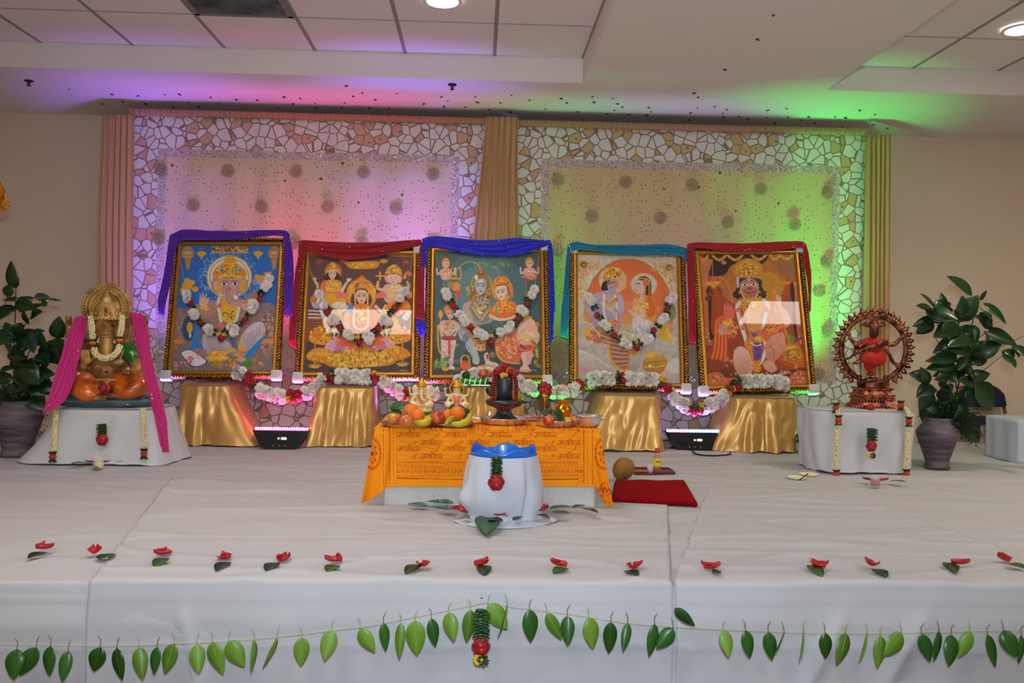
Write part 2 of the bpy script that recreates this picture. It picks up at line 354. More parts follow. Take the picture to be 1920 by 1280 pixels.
# ================================================================== drapes
def curtain_mat(name, W, H, bs, bt, bb, base, ref, seed):
    m = bpy.data.materials.new(name); m.use_nodes = True; nt = m.node_tree; L = nt.links; P = nt.nodes['Principled BSDF']
    N = lambda t, **k: nt.nodes.new(t)
    def math_(op, a, b_=None, c=None):
        n = N('ShaderNodeMath'); n.operation = op
        for i, q in enumerate((a, b_, c)):
            if q is None: continue
            if isinstance(q, (int, float)): n.inputs[i].default_value = q
            else: L.new(q, n.inputs[i])
        return n.outputs[0]
    def mix(f, a, b_):
        n = N('ShaderNodeMix'); n.data_type = 'RGBA'
        L.new(f, n.inputs[0])
        for i, q in ((6, a), (7, b_)):
            if isinstance(q, tuple): n.inputs[i].default_value = (*[float(v) for v in lin(q)], 1)
            else: L.new(q, n.inputs[i])
        return n.outputs[2]
    at_ = N('ShaderNodeAttribute'); at_.attribute_name = 'flat'          # unfolded cloth coordinates in metres
    sp = N('ShaderNodeSeparateXYZ'); L.new(at_.outputs['Vector'], sp.inputs[0]); x, z = sp.outputs[0], sp.outputs[1]
    d = math_('MINIMUM', math_('MINIMUM', math_('SUBTRACT', x, bs), math_('SUBTRACT', W-bs, x)), math_('MINIMUM', math_('SUBTRACT', z, bb), math_('SUBTRACT', H-bt, z)))
    border = math_('LESS_THAN', d, 0.0); band = math_('LESS_THAN', math_('ABSOLUTE', math_('ADD', d, -0.03)), 0.03)
    v = N('ShaderNodeTexVoronoi'); v.feature = 'DISTANCE_TO_EDGE'; v.inputs['Scale'].default_value = 13; L.new(at_.outputs['Vector'], v.inputs['Vector'])
    v2 = N('ShaderNodeTexVoronoi'); v2.inputs['Scale'].default_value = 13; L.new(at_.outputs['Vector'], v2.inputs['Vector'])
    line = math_('LESS_THAN', v.outputs['Distance'], 0.045)
    sc_ = N('ShaderNodeSeparateColor'); L.new(v2.outputs['Color'], sc_.inputs[0])
    tan = math_('LESS_THAN', sc_.outputs[0], 0.2)
    rose = math_('LESS_THAN', v2.outputs['Distance'], 0.13)
    cell = mix(tan, (222, 214, 204), ref)
    cell = mix(math_('MULTIPLY', tan, rose), cell, (140, 92, 70))
    cell = mix(line, cell, (146, 118, 98))
    # field with tiny beads
    v3 = N('ShaderNodeTexVoronoi'); v3.inputs['Scale'].default_value = 34; v3.inputs['Randomness'].default_value = 0.5; L.new(at_.outputs['Vector'], v3.inputs['Vector'])
    bead = math_('LESS_THAN', v3.outputs['Distance'], 0.17)
    v4 = N('ShaderNodeTexVoronoi'); v4.inputs['Scale'].default_value = 8; v4.inputs['Randomness'].default_value = 0.7; L.new(at_.outputs['Vector'], v4.inputs['Vector'])
    knot = math_('LESS_THAN', v4.outputs['Distance'], 0.10)
    field = mix(math_('MAXIMUM', bead, knot), base, (118, 88, 62))
    v5 = N('ShaderNodeTexVoronoi'); v5.inputs['Scale'].default_value = 110; L.new(at_.outputs['Vector'], v5.inputs['Vector'])
    gl = N('ShaderNodeSeparateColor'); L.new(v5.outputs['Color'], gl.inputs[0])
    bandc = mix(gl.outputs[0], (156, 128, 120), (216, 198, 194))
    col = mix(border, field, cell); col = mix(band, col, bandc); L.new(col, P.inputs['Base Color'])
    v6 = N('ShaderNodeTexVoronoi'); v6.inputs['Scale'].default_value = 26; L.new(at_.outputs['Vector'], v6.inputs['Vector'])
    g6 = N('ShaderNodeSeparateColor'); L.new(v6.outputs['Color'], g6.inputs[0])
    seq = math_('MULTIPLY', math_('LESS_THAN', v6.outputs['Distance'], 0.10), math_('LESS_THAN', g6.outputs[1], 0.30))
    seq = math_('MAXIMUM', seq, math_('MULTIPLY', band, math_('GREATER_THAN', gl.outputs[1], 0.9)))
    L.new(math_('MULTIPLY', seq, 0.9), P.inputs['Metallic']); L.new(math_('SUBTRACT', 0.75, math_('MULTIPLY', seq, 0.45)), P.inputs['Roughness'])
    bp = N('ShaderNodeBump'); bp.inputs['Distance'].default_value = 0.004; bp.inputs['Strength'].default_value = 0.8
    L.new(math_('MAXIMUM', math_('MAXIMUM', bead, knot), math_('MULTIPLY', border, line)), bp.inputs['Height']); L.new(bp.outputs[0], P.inputs['Normal'])
    return m
def fold_sheet(fn, W, H, nu, nv, m, name, parent=None):
    b = MB(); b.sheet(lambda u, v: fn(u*W, v*H), nu, nv, 0.003); o = b.build(name, m, parent)
    me = o.data; a = me.attributes.new('flat', 'FLOAT_VECTOR', 'POINT'); n = (nu+1)*(nv+1)
    q = [(i/nu*W, j/nv*H, 0) for j in range(nv+1) for i in range(nu+1)]*2
    a.data.foreach_set('vector', np.array(q, 'f').ravel()); return o
CY = 6.52
def medallion():
    b = MB(); 
    for k, (rr, n, s_) in enumerate(((0.0, 1, 0.009), (0.016, 9, 0.0055), (0.028, 16, 0.005), (0.038, 22, 0.005), (0.047, 26, 0.0042))):
        for i in range(n):
            a = 2*PI*i/n+k*0.3; b.ell((rr*math.cos(a), -0.003, rr*math.sin(a)), (s_, s_*0.8, s_), 6, 4)
    for i in range(8):
        a = 2*PI*i/8; b.tube([(0.01*math.cos(a), 0, 0.01*math.sin(a)), (0.04*math.cos(a), 0, 0.04*math.sin(a))], [0.005, 0.004], 5)
    return b.mesh('beaded_medallion', mat('medallion_beads', (176, 146, 120), 0.25, 0.5))
MED = medallion()
def curtain(label, x0p, x1p, ytp, base, ref, seed, meds, yb=842):
    a = at(x0p, ytp[0], CY); c = at(x1p, ytp[1], CY); xm0 = a.x; W = c.x-a.x; z1 = (a.z+c.z)/2; z0 = SZ+0.03; H = z1-z0
    def fn(s_, t_):
        x = xm0+s_; k = t_/H
        amp = 0.007+0.007*(1-k)
        y = CY+amp*math.sin(x*21+1.5*mnoise.noise(Vector((x*2, k*0.8, seed))))+0.012*mnoise.noise(Vector((x*7, k*1.2, seed)))
        x += 0.008*mnoise.noise(Vector((k*3, seed, x)))
        return (x, y, z0+t_+(0.008*mnoise.noise(Vector((x*3, 1, seed))) if k > 0.98 else 0))
    t = thing('embroidered_drape', label, 'curtain', (0, 0, 0))
    m = curtain_mat('embroidered_cloth_%d' % seed, W, H, 0.20, 0.275, 0.45, base, ref, seed)
    o = fold_sheet(fn, W, H, 260, 120, m, 'curtain_cloth', t)
    b = MB(); b.tube([(xm0, CY, z1-0.015+(a.z-z1)*0), (xm0+W, CY, z1-0.015)], 0.02, 12); b.build('curtain_rod', mat('rod_cover', (170, 120, 90), 0.7), t)
    b = MB()                                   # ruched heading along the top
    b.sheet(lambda u, v: (xm0+u*W, CY-0.03-0.006*math.sin(u*W*160)-0.012*math.sin(v*PI), z1+0.012-v*0.05), 500, 5, 0.002)
    b.build('heading_tape', mat('heading_cloth', (176, 128, 96), 0.7), t)
    for (px, py) in meds:
        q = at(px, py, CY-0.015); inst(MED, 'beaded_medallion', t, Matrix.Translation(q) @ Matrix.Scale(0.45, 4, (0, 1, 0)))
    return t
m1 = [(301,318),(427,320),(555,321),(682,322),(812,326),(362,385),(490,387),(614,387),(743,391),(297,448),(424,452),(553,455),(680,455),(812,458)]
curtain('embroidered cream drape with a mosaic border hanging on the left behind the pictures', 246, 912, (216, 218), (212, 186, 154), (206, 160, 134), 1, m1)
m2 = [(1046,336),(1173,341),(1298,346),(1427,353),(1552,361),(1110,404),(1238,408),(1365,416),(1490,420),(1046,468),(1550,490),(1536,545),(1552,620),(1536,700)]
curtain('embroidered cream drape with a mosaic border hanging on the right behind the pictures', 968, 1624, (226, 249), (208, 180, 132), (200, 168, 116), 2, m2)
def plain(label, xs, ytop, seed, col=(196, 152, 100)):
    """narrow pleated drape; xs = list of (py, x left, x right)"""
    Yp = CY-0.06
    rows = [(at(l, py, Yp), at(r, py, Yp)) for py, l, r in xs]
    def fn(u, v):
        k = v*(len(rows)-1); i = min(int(k), len(rows)-2); f = k-i
        A = rows[i][0]*(1-f)+rows[i+1][0]*f; B = rows[i][1]*(1-f)+rows[i+1][1]*f
        p = A*(1-u)+B*u; p.y += 0.016*math.sin(u*34+2*mnoise.noise(Vector((u*3, v, seed))))+0.008*math.sin(u*71+seed)
        return (p.x, p.y, max(p.z, SZ+0.03))
    b = MB(); b.sheet(lambda u, v: fn(u, 1-v), 90, 60, 0.003)
    return tag(b.build('plain_drape', mat('tan_voile', col, 0.7, sheen=0.2)), label, 'curtain')
plain('plain tan pleated drape at the left end of the backdrop', [(215, 191, 250), (420, 182, 248), (640, 181, 248), (850, 183, 250)], 0, 1.0)
plain('plain tan pleated drape between the two embroidered drapes', [(219, 911, 971), (330, 900, 970), (450, 886, 972), (845, 880, 975)], 0, 2.0)
plain('plain tan pleated drape at the right end of the backdrop', [(252, 1623, 1670), (450, 1622, 1669), (700, 1620, 1668), (860, 1620, 1668)], 0, 3.0, (180, 146, 88))
# ================================================================== light bars on the floor
def led_bar(px, py, Y, lab, colors, wpx, lights, front=True):
    p = on(px, py, SZ+0.01); p.z = SZ+0.016; 
    Wd = wpx*p.y/F
    t = thing('led_light_bar', lab, 'stage light', p)
    m = mat('black_housing', (18, 18, 20), 0.35)
    b = MB(); b.mi = 0
    h = 0.125
    b.prism([(-Wd/2, h), (Wd/2, h), (Wd/2-0.05, 0.02), (Wd/2-0.08, 0), (-Wd/2+0.08, 0), (-Wd/2+0.05, 0.02)], 0, 0.12)
    b.build('housing', m, t)
    b = MB(); b.box((0.0, -0.004, h*0.55), (Wd*0.6, 0.008, 0.05)); b.build('control_panel', mat('black_gloss', (26, 26, 28), 0.2), t)
    b = MB(); b.box((0.03, -0.01, h*0.58), (0.035, 0.004, 0.014)); b.box((-0.005, -0.01, h*0.58), (0.01, 0.004, 0.01)); b.build('display', mat('display_glow', (255, 225, 160), 0.4, emit=((1, 0.8, 0.45), 2.0)), t)
    for k in (-1, 0, 1):
        b = MB(); b.lathe([(0.006, 0), (0.006, 0.004)], (k*0.04, -0.002, 0.022), 8, M=Euler((PI/2, 0, 0)).to_matrix()); b.build('socket', mat('grey_plastic', (120, 120, 125), 0.4), t)
    n = 24
    for i, (f0, f1, col) in enumerate(colors):
        b = MB()
        for k in range(int(n*f0), int(n*f1)): b.lathe([(Wd/n*0.4, 0), (Wd/n*0.3, 0.012), (0.002, 0.016)], (-Wd/2+Wd*(k+0.5)/n, 0.06, h), 8)
        b.build('led_lenses', mat('led_glow_%d_%d' % (px, i), (255, 255, 255), 0.3, emit=(col, 9.0)), t)
    return t, p, Wd
def wash(px, Y, color, power, lean=0.10, spot=1.1):
    p = at(px, 800, Y); p.z = SZ+0.18
    l = light('led_wash', 'AREA', p, power, color, 0.36, (0.0, lean, 1), shape='RECTANGLE', size_y=0.07, spread=spot)
led_bar(524, 843, 6, 'black led light bar on the stage between the two left gold stands', [(0, 1, (1, 0.1, 0.7))], 100, None)
led_bar(1303, 845, 6, 'black led light bar lit violet and blue between the two right gold stands', [(0, 0.45, (0.8, 0.25, 1)), (0.45, 1, (0.25, 0.5, 1))], 104, None)
led_bar(1546, 852, 6, 'black led light bar half hidden behind the right white pedestal', [(0, 1, (0.05, 1, 0.2))], 90, None)
for args in WASHES: wash(*args)
# ================================================================== gold covered stands
m_gold = mat('gold_satin', (216, 166, 92), 0.36, 0.45, bump=(5, 0.3, 3), sheen=0.15)
def draped(px0, px1, pyb, pyt, Yf, D, flare=(0.03, 0.05, 0.05, 0.02), seed=1, folds=12, amp=0.02, m=None, name='draped_stand', z0=None, kk=3, tail=None):
    """cloth over a block; flare left, right, front, back at the hem"""
    z0 = SZ+0.016 if z0 is None else z0
    A = at(px0, pyt, Yf); B = at(px1, pyt, Yf); W = B.x-A.x; H = A.z*0.5+B.z*0.5-z0; cx = (A.x+B.x)/2; cy = Yf+D/2
    r = 0.03; n = 44*kk; rows = 30
    def outline(k):                            # rounded rectangle, k in 0..1
        P = 2*(W+D); s_ = k*P
        if s_ < W: x, y, nx, ny = -W/2+s_, -D/2, 0, -1
        elif s_ < W+D: x, y, nx, ny = W/2, -D/2+s_-W, 1, 0
        elif s_ < 2*W+D: x, y, nx, ny = W/2-(s_-W-D), D/2, 0, 1
        else: x, y, nx, ny = -W/2, D/2-(s_-2*W-D), -1, 0
        return x, y
    vs = []; b = MB()
    for j in range(rows+1):
        t_ = j/rows
        for i in range(n):
            x, y = outline(i/n); q = Vector((x/(W/2), y/(D/2)))
            m_ = max(abs(q.x), abs(q.y)); 
            # round the corners
            k = (abs(q.x)**6+abs(q.y)**6)**(1/6); x /= k; y /= k
            dx, dy = x/(W/2), y/(D/2)
            f = (t_**1.35)
            ox = (flare[1] if dx > 0 else -flare[0])*abs(dx)**2*f; oy = (flare[3] if dy > 0 else -flare[2])*abs(dy)**2*f
            ang = math.atan2(dy, dx)
            w_ = (abs(mnoise.noise(Vector((dx*folds*0.22+seed, dy*folds*0.22, t_*0.7+seed))))*2-0.5)*amp*(0.25+t_)+0.4*amp*mnoise.noise(Vector((dx*5+t_*2.5, dy*5, seed*2+t_*3)))
            l = math.hypot(dx, dy); ox += dx/l*w_; oy += dy/l*w_
            zz = H*(1-t_)
            if tail and t_ > 0.25:
                g = math.exp(-((ang-tail[0])/0.45)**2)*tail[1]*(t_-0.25)/0.75; ox += dx/l*g; oy += dy/l*g
            if t_ < 0.08: s_ = 1-0.03*(1-t_/0.08)**2; x *= s_; y *= s_
            hem = 0.012*mnoise.noise(Vector((dx*3, dy*3, seed+9)))+0.008 if j == rows else 0
            vs.append((x+ox, y+oy, zz+max(hem, 0)))
    fs = [(j*n+i, (j+1)*n+i, (j+1)*n+(i+1) % n, j*n+(i+1) % n) for j in range(rows) for i in range(n)]
    fs = [tuple(reversed(f)) for f in fs]
    # top
    base = len(vs); R = 10
    for q in range(1, R):
        for i in range(n):
            s_ = 1-q/R; x, y, z = vs[i]; vs.append((x*s_, y*s_, H+0.006*min(1, q/2)+0.003*mnoise.noise(Vector((x*s_*12, y*s_*12, seed)))))
    vs.append((0, 0, H+0.006))
    prev = 0
    for q in range(1, R):
        cur = base+(q-1)*n
        fs += [(prev+i, prev+(i+1) % n, cur+(i+1) % n, cur+i) for i in range(n)]; prev = cur
    fs += [(prev+i, prev+(i+1) % n, len(vs)-1) for i in range(n)]
    b.add(vs, fs)
    o = b.build(name, m or m_gold, None, (cx, cy, z0)); return o, (cx, cy, z0+H+0.006, W, D)
GS = 'stands covered with gold satin under the pictures'
o, s1 = draped(330, 430, 838, 722, 5.98, 0.42, (0.02, 0.20, 0.03, 0.02), 1, 12, 0.03, tail=(-0.55, 0.10)); tag(o, 'gold satin covered stand under the left elephant-headed deity picture', 'stand', GS)
o, s2 = draped(590, 700, 840, 726, 5.98, 0.42, (0.09, 0.02, 0.03, 0.02), 5, 14, 0.03); tag(o, 'gold satin covered stand under the seated goddess picture with red scarf', 'stand', GS)
o, s3 = draped(868, 982, 845, 725, 6.0, 0.40, (0.02, 0.04, 0.03, 0.02), 9, 12, 0.03); tag(o, 'gold satin covered stand behind the black stone idol, a green wrapped tray on it', 'stand', GS)
o, s4 = draped(1124, 1244, 858, 741, 5.95, 0.42, (0.13, 0.02, 0.04, 0.02), 14, 11, 0.03); tag(o, 'gold satin covered stand under the white lotus picture with teal scarf', 'stand', GS)
o, s5 = draped(1372, 1500, 860, 746, 5.95, 0.42, (0.10, 0.02, 0.04, 0.02), 21, 13, 0.035); tag(o, 'gold satin covered stand under the orange picture furthest right', 'stand', GS)
# ================================================================== pictures: a small painter that lays the printed colours into the print's mesh
class Art:
    SS = 2
    def __init__(s, quad, W, H, bg):
        s.W, s.H = W, H; k = s.SS; s.h, s.w = H*k, W*k
        s.c = np.zeros((s.h, s.w, 3)); s.c[:] = bg
        A = []; B = []
        for (x, y), (u, v) in zip(quad, ((0, 0), (s.w, 0), (s.w, s.h), (0, s.h))):
            A.append([x, y, 1, 0, 0, 0, -u*x, -u*y]); B.append(u); A.append([0, 0, 0, x, y, 1, -v*x, -v*y]); B.append(v)
        s.Hm = np.append(np.linalg.solve(np.array(A, float), np.array(B, float)), 1).reshape(3, 3)
        s.sc = s.w/abs(quad[1][0]-quad[0][0]); s.rng = random.Random(5)
    def m(s, pts):
        p = np.array([(x, y, 1) for x, y in pts], float) @ s.Hm.T; return p[:, :2]/p[:, 2:]
    def _fill(s, q, col, g=None, a=1.0, gx=False):
        x0, y0 = np.floor(q.min(0)).astype(int); x1, y1 = np.ceil(q.max(0)).astype(int)+1
        x0, y0 = max(x0, 0), max(y0, 0); x1, y1 = min(x1, s.w), min(y1, s.h)
        if x1 <= x0 or y1 <= y0: return
        X, Y = np.meshgrid(np.arange(x0, x1)+.5, np.arange(y0, y1)+.5); ins = np.zeros(X.shape, bool)
        n = len(q)
        for i in range(n):
            xa, ya = q[i]; xb, yb = q[(i+1) % n]
            if ya == yb: continue
            c = ((ya > Y) != (yb > Y)); ins ^= c & (X < (xb-xa)*(Y-ya)/(yb-ya)+xa)
        t = (((X-x0)/max(1, x1-x0)) if gx else ((Y-y0)/max(1, y1-y0)))[..., None]
        cc = np.array(col, float) if g is None else np.array(col, float)*(1-t)+np.array(g, float)*t
        reg = s.c[y0:y1, x0:x1]; M = ins[..., None]*a; reg[:] = reg*(1-M)+cc*M
    def P(s, pts, col, g=None, a=1.0, gx=False): s._fill(s.m(pts), col, g, a, gx); return s
    def p(s, pts, col, g=None, a=1.0, gx=False):
        n = len(pts); o = []
        for i in range(n):
            A_, b, c, d = [np.array(pts[(i+j) % n], float) for j in (-1, 0, 1, 2)]
            for k in range(5):
                t = k/5; o.append(0.5*((2*b)+(c-A_)*t+(2*A_-5*b+4*c-d)*t*t+(3*b-A_-3*c+d)*t**3))
        return s.P(o, col, g, a, gx)
    def e(s, cx, cy, rx, ry, col, rot=0, g=None, a=1.0, a0=0, a1=360):
        r = math.radians(rot); o = []
        for k in range(31):
            t = math.radians(a0+(a1-a0)*k/30); x, y = rx*math.cos(t), ry*math.sin(t); o.append((cx+x*math.cos(r)-y*math.sin(r), cy+x*math.sin(r)+y*math.cos(r)))
        return s.P(o, col, g, a)
    def ring(s, cx, cy, rx, ry, w, col, a=1.0):
        o = [(cx+rx*math.cos(t), cy+ry*math.sin(t)) for t in np.linspace(0, 2*PI, 40)]
        return s.s(o, w, col, a)
    def s(s, pts, w, col, a=1.0, sm=True):
        if sm and len(pts) > 2:
            o = []; n = len(pts)
            for i in range(n-1):
                A_, b, c, d = [np.array(pts[min(max(i+j, 0), n-1)], float) for j in (-1, 0, 1, 2)]
                for k in range(5):
                    t = k/5; o.append(0.5*((2*b)+(c-A_)*t+(2*A_-5*b+4*c-d)*t*t+(3*b-A_-3*c+d)*t**3))
            o.append(pts[-1])
        else: o = pts
        n = len(o); ws = [w]*n if not hasattr(w, '__len__') else list(np.interp(np.linspace(0, 1, n), np.linspace(0, 1, len(w)), w))
        q = s.m(o)
        x0, y0 = np.floor(q.min(0)-max(ws)*s.sc).astype(int); x1, y1 = np.ceil(q.max(0)+max(ws)*s.sc).astype(int)+1
        x0, y0 = max(x0, 0), max(y0, 0); x1, y1 = min(x1, s.w), min(y1, s.h)
        if x1 <= x0 or y1 <= y0: return s
        cov = np.zeros((y1-y0, x1-x0))
        for i in range(n-1):
            r0, r1 = ws[i]*s.sc/2, ws[i+1]*s.sc/2; rm = max(r0, r1)+1
            ax, ay = q[i]; bx, by = q[i+1]
            u0, v0, u1, v1 = int(max(min(ax, bx)-rm, x0)), int(max(min(ay, by)-rm, y0)), int(min(max(ax, bx)+rm+1, x1)), int(min(max(ay, by)+rm+1, y1))
            if u1 <= u0 or v1 <= v0: continue
            X, Y = np.meshgrid(np.arange(u0, u1)+.5, np.arange(v0, v1)+.5); dx, dy = bx-ax, by-ay; L2 = dx*dx+dy*dy+1e-9
            t = np.clip(((X-ax)*dx+(Y-ay)*dy)/L2, 0, 1); d = np.hypot(X-ax-t*dx, Y-ay-t*dy)
            c = np.clip(r0+(r1-r0)*t-d+0.5, 0, 1); sub = cov[v0-y0:v1-y0, u0-x0:u1-x0]; np.maximum(sub, c, out=sub)
        reg = s.c[y0:y1, x0:x1]; M = cov[..., None]*a; reg[:] = reg*(1-M)+np.array(col, float)*M; return s
    def k(s, cx, cy, rx, ry, cols, n, r, a=1.0, hole=0.0):
        for _ in range(n):
            t = s.rng.uniform(0, 2*PI); q = math.sqrt(s.rng.uniform(hole, 1)); x, y = cx+rx*q*math.cos(t), cy+ry*q*math.sin(t)
            rr = r*s.rng.uniform(0.6, 1.3); s.e(x, y, rr*s.rng.uniform(.7, 1.5), rr, s.rng.choice(cols), s.rng.uniform(0, 180), None, a)
        return s
    def kr(s, x0, y0, x1, y1, cols, n, r, a=1.0):
        for _ in range(n):
            rr = r*s.rng.uniform(0.6, 1.3); s.e(s.rng.uniform(x0, x1), s.rng.uniform(y0, y1), rr*s.rng.uniform(.7, 1.6), rr, s.rng.choice(cols), s.rng.uniform(0, 180), None, a)
        return s
    def face(s, cx, cy, w, h, skin, look=0.0, brow=(60, 40, 35), lip=(170, 60, 60), tilt=0, shade=None):
        R = lambda x, y: (cx+(x*math.cos(tilt)-y*math.sin(tilt))*w/2, cy+(x*math.sin(tilt)+y*math.cos(tilt))*h/2)
        sh = shade or tuple(int(v*0.82) for v in skin)
        s.p([R(-.95, -.5), R(-.6, -1), R(.6, -1), R(.95, -.5), R(.9, .1), R(.6, .65), R(.15, 1), R(-.15, 1), R(-.6, .65), R(-.9, .1)], skin)
        s.p([R(.5, -.8), R(.95, -.4), R(.9, .2), R(.5, .75), R(.62, 0)], sh, a=0.6)
        for sx in (-1, 1):
            ex, ey = sx*.42+look*.2, -.12
            s.p([R(ex-.27, ey), R(ex, ey-.13), R(ex+.27, ey), R(ex, ey+.12)], (235, 225, 215)); x, y = R(ex+look*.05, ey); s.e(x, y, w*.055, h*.055, (35, 25, 25))
            s.s([R(ex-.3, ey-.02), R(ex, ey-.16), R(ex+.3, ey-.02)], w*.035, (50, 30, 30)); s.s([R(ex-.3, ey-.26), R(ex, ey-.4), R(ex+.28, ey-.3)], w*.04, brow)
        s.s([R(look*.25, -.1), R(look*.3+.04, .22)], w*.03, sh); s.s([R(-.12+look*.25, .3), R(look*.25, .36), R(.12+look*.25, .3)], w*.05, sh)
        s.p([R(-.26+look*.25, .56), R(look*.25, .48), R(.26+look*.25, .56), R(look*.25, .68)], lip)
        x, y = R(look*.2, -.5); s.e(x, y, w*.03, h*.05, (190, 30, 20)); return s
    def petals(s, cx, cy, r, n, col, a0=0, ar=360, w=0.28, sq=1.0, edge=None):
        for i in range(n):
            t = math.radians(a0+ar*i/max(1, n-1 if ar < 360 else n)); x, y = math.cos(t), math.sin(t)
            px, py = -y*r*w, x*r*w
            q = [(cx, cy), (cx+x*r*.55+px, cy+(y*r*.55+py)*sq), (cx+x*r, cy+y*r*sq), (cx+x*r*.55-px, cy+(y*r*.55-py)*sq)]
            s.p(q, col); 
            if edge: s.s([q[1], q[2], q[3]], r*.06, edge)
        return s
    def colors(s, gain):
        k = s.SS; c = s.c.reshape(s.H, k, s.W, k, 3).mean((1, 3)); r = np.random.RandomState(7); n = sum(np.kron(r.uniform(-1, 1, (s.H//q+1, s.W//q+1)), np.ones((q, q)))[:s.H, :s.W]*w_ for q, w_ in ((2, .035), (4, .03), (9, .02))); c = c*(1+n[..., None]); return np.clip(lin(np.clip(c, 0, 255))*gain, 0, .9)
ART_GAIN = 1.4
G1, G2, G3 = (226, 152, 34), (200, 126, 30), (240, 186, 60)
def art1():
    A = Art([(160, 145), (915, 148), (862, 1142), (82, 1137)], 240, 310, (40, 100, 172))
    A.P([(60, 640), (940, 640), (940, 1160), (60, 1160)], (128, 108, 116)); A.p([(60, 700), (200, 640), (330, 600), (720, 600), (900, 660), (930, 1160), (60, 1160)], (132, 108, 112), (120, 104, 96))
    A.kr(80, 660, 880, 1130, [(160, 120, 110), (100, 84, 104), (176, 140, 96), (150, 96, 70), (110, 110, 130)], 420, 9, .8)
    A.k(525, 400, 240, 240, [(90, 150, 205), (120, 170, 210)], 260, 6, .7, .5)
    for x in (205, 872): A.e(x, 205, 48, 52, (168, 128, 84)); A.e(x, 205, 30, 10, (206, 160, 90)); A.s([(x-40, 180), (x+40, 180)], 6, (120, 90, 60)); A.s([(x-42, 235), (x+42, 235)], 6, (206, 150, 70)); A.p([(x-20, 250), (x+20, 250), (x+10, 330), (x-10, 330)], (180, 130, 60))
    for x in (310, 748): A.s([(x, 150), (x, 190)], 4, G2); A.p([(x-38, 205), (x, 192), (x+38, 205), (x, 240)], G1); A.e(x, 246, 6, 8, G3)
    A.P([(385, 152), (676, 152), (670, 198), (390, 198)], (150, 112, 72)); A.kr(390, 158, 670, 192, [(206, 160, 100), (110, 76, 50)], 60, 8)
    for i in range(12): A.e(398+i*24, 202, 11, 7, (196, 150, 84))
    A.e(524, 395, 178, 172, (178, 146, 92)); A.e(524, 395, 168, 162, (222, 206, 176)); A.ring(524, 395, 150, 146, 6, (150, 110, 80)); A.e(524, 400, 130, 130, (188, 158, 136))
    # blue cushions and stole
    A.e(212, 800, 48, 98, (52, 72, 108)); A.e(222, 790, 24, 42, (226, 150, 40)); A.e(224, 850, 9, 22, (206, 200, 196))
    A.e(805, 790, 36, 100, (60, 92, 126)); A.ring(805, 790, 36, 100, 5, (180, 150, 90))
    A.p([(255, 745), (300, 765), (285, 890), (330, 940), (240, 960), (196, 972), (250, 890)], (30, 122, 194))
    # torso and arms
    A.p([(380, 640), (450, 560), (610, 560), (690, 640), (680, 760), (640, 850), (540, 900), (430, 870), (380, 780)], (158, 126, 112), (140, 108, 96))
    A.p([(255, 620), (320, 600), (400, 580), (430, 640), (360, 720), (300, 700)], (164, 126, 110)); A.p([(640, 600), (720, 500), (770, 520), (760, 620), (700, 680)], (150, 118, 106))
    A.p([(296, 560), (300, 520), (312, 560), (318, 512), (332, 556), (346, 520), (350, 568), (372, 560), (352, 612), (330, 640), (296, 610)], (212, 162, 150)); A.e(345, 560, 9, 12, G1)
    A.k(345, 640, 40, 14, [G1, G3], 16, 8); A.k(690, 590, 50, 20, [G1, G3, G2], 22, 8)
    A.p([(600, 590), (660, 580), (700, 600), (690, 650), (640, 660)], (204, 156, 142)); A.e(668, 592, 22, 18, G1); A.s([(600, 600), (640, 596), (690, 590)], 16, G2)
    # gold flower on the left, lotus on the right
    for (x, y) in ((170, 495), (200, 425), (215, 470), (262, 490), (235, 440), (185, 460)): A.e(x, y, 25, 22, G1)
    A.s([(215, 490), (205, 540)], 9, G2); A.petals(765, 450, 70, 9, (150, 128, 184), -170, 160, .2); A.petals(770, 455, 44, 6, (176, 146, 190), -150, 120, .22)
    for (x, y) in ((740, 392), (775, 400), (810, 375), (830, 372), (760, 410)): A.e(x, y, 20, 18, G1)
    # ears, head, trunk
    A.p([(440, 400), (400, 410), (384, 450), (400, 510), (440, 530)], (176, 134, 116)); A.p([(600, 400), (650, 408), (672, 446), (650, 510), (610, 530)], (176, 134, 116)); A.p([(436, 430), (410, 440), (412, 490), (440, 505)], (206, 164, 146)); A.p([(612, 430), (645, 440), (640, 490), (612, 505)], (206, 164, 146))
    A.p([(452, 390), (600, 390), (620, 450), (604, 520), (570, 560), (500, 556), (456, 500), (446, 440)], (186, 152, 146), (164, 126, 120))
    A.s([(528, 500), (530, 560), (545, 600), (580, 612), (612, 594)], [92, 84, 70, 52, 26], (182, 144, 136)); A.s([(506, 470), (504, 560), (526, 606)], 5, (140, 104, 100))
    for i in range(7): A.s([(508+i*3, 525+i*12), (556+i*3, 520+i*12)], 3, (158, 118, 110))
    for x, y in ((484, 450), (570, 446)): A.p([(x-26, y+2), (x, y-17), (x+26, y), (x, y+15)], (226, 214, 200)); A.e(x, y, 12, 13, (70, 46, 36)); A.e(x, y, 5, 6, (10, 8, 8)); A.s([(x-28, y-4), (x, y-22), (x+28, y-6)], 5, (70, 40, 36))
    A.e(526, 492, 14, 20, (214, 92, 72)); A.p([(560, 540), (590, 545), (584, 572), (566, 566)], (236, 226, 206)); A.s([(500, 420), (526, 430), (552, 420)], 5, (210, 80, 60))
    # crown
    A.p([(400, 380), (420, 330), (470, 300), (490, 250), (530, 222), (570, 250), (590, 300), (640, 330), (660, 380), (600, 400), (526, 410), (450, 400)], G1, G2); A.e(462, 334, 26, 18, (88, 130, 180)); A.e(598, 334, 26, 18, (88, 130, 180))
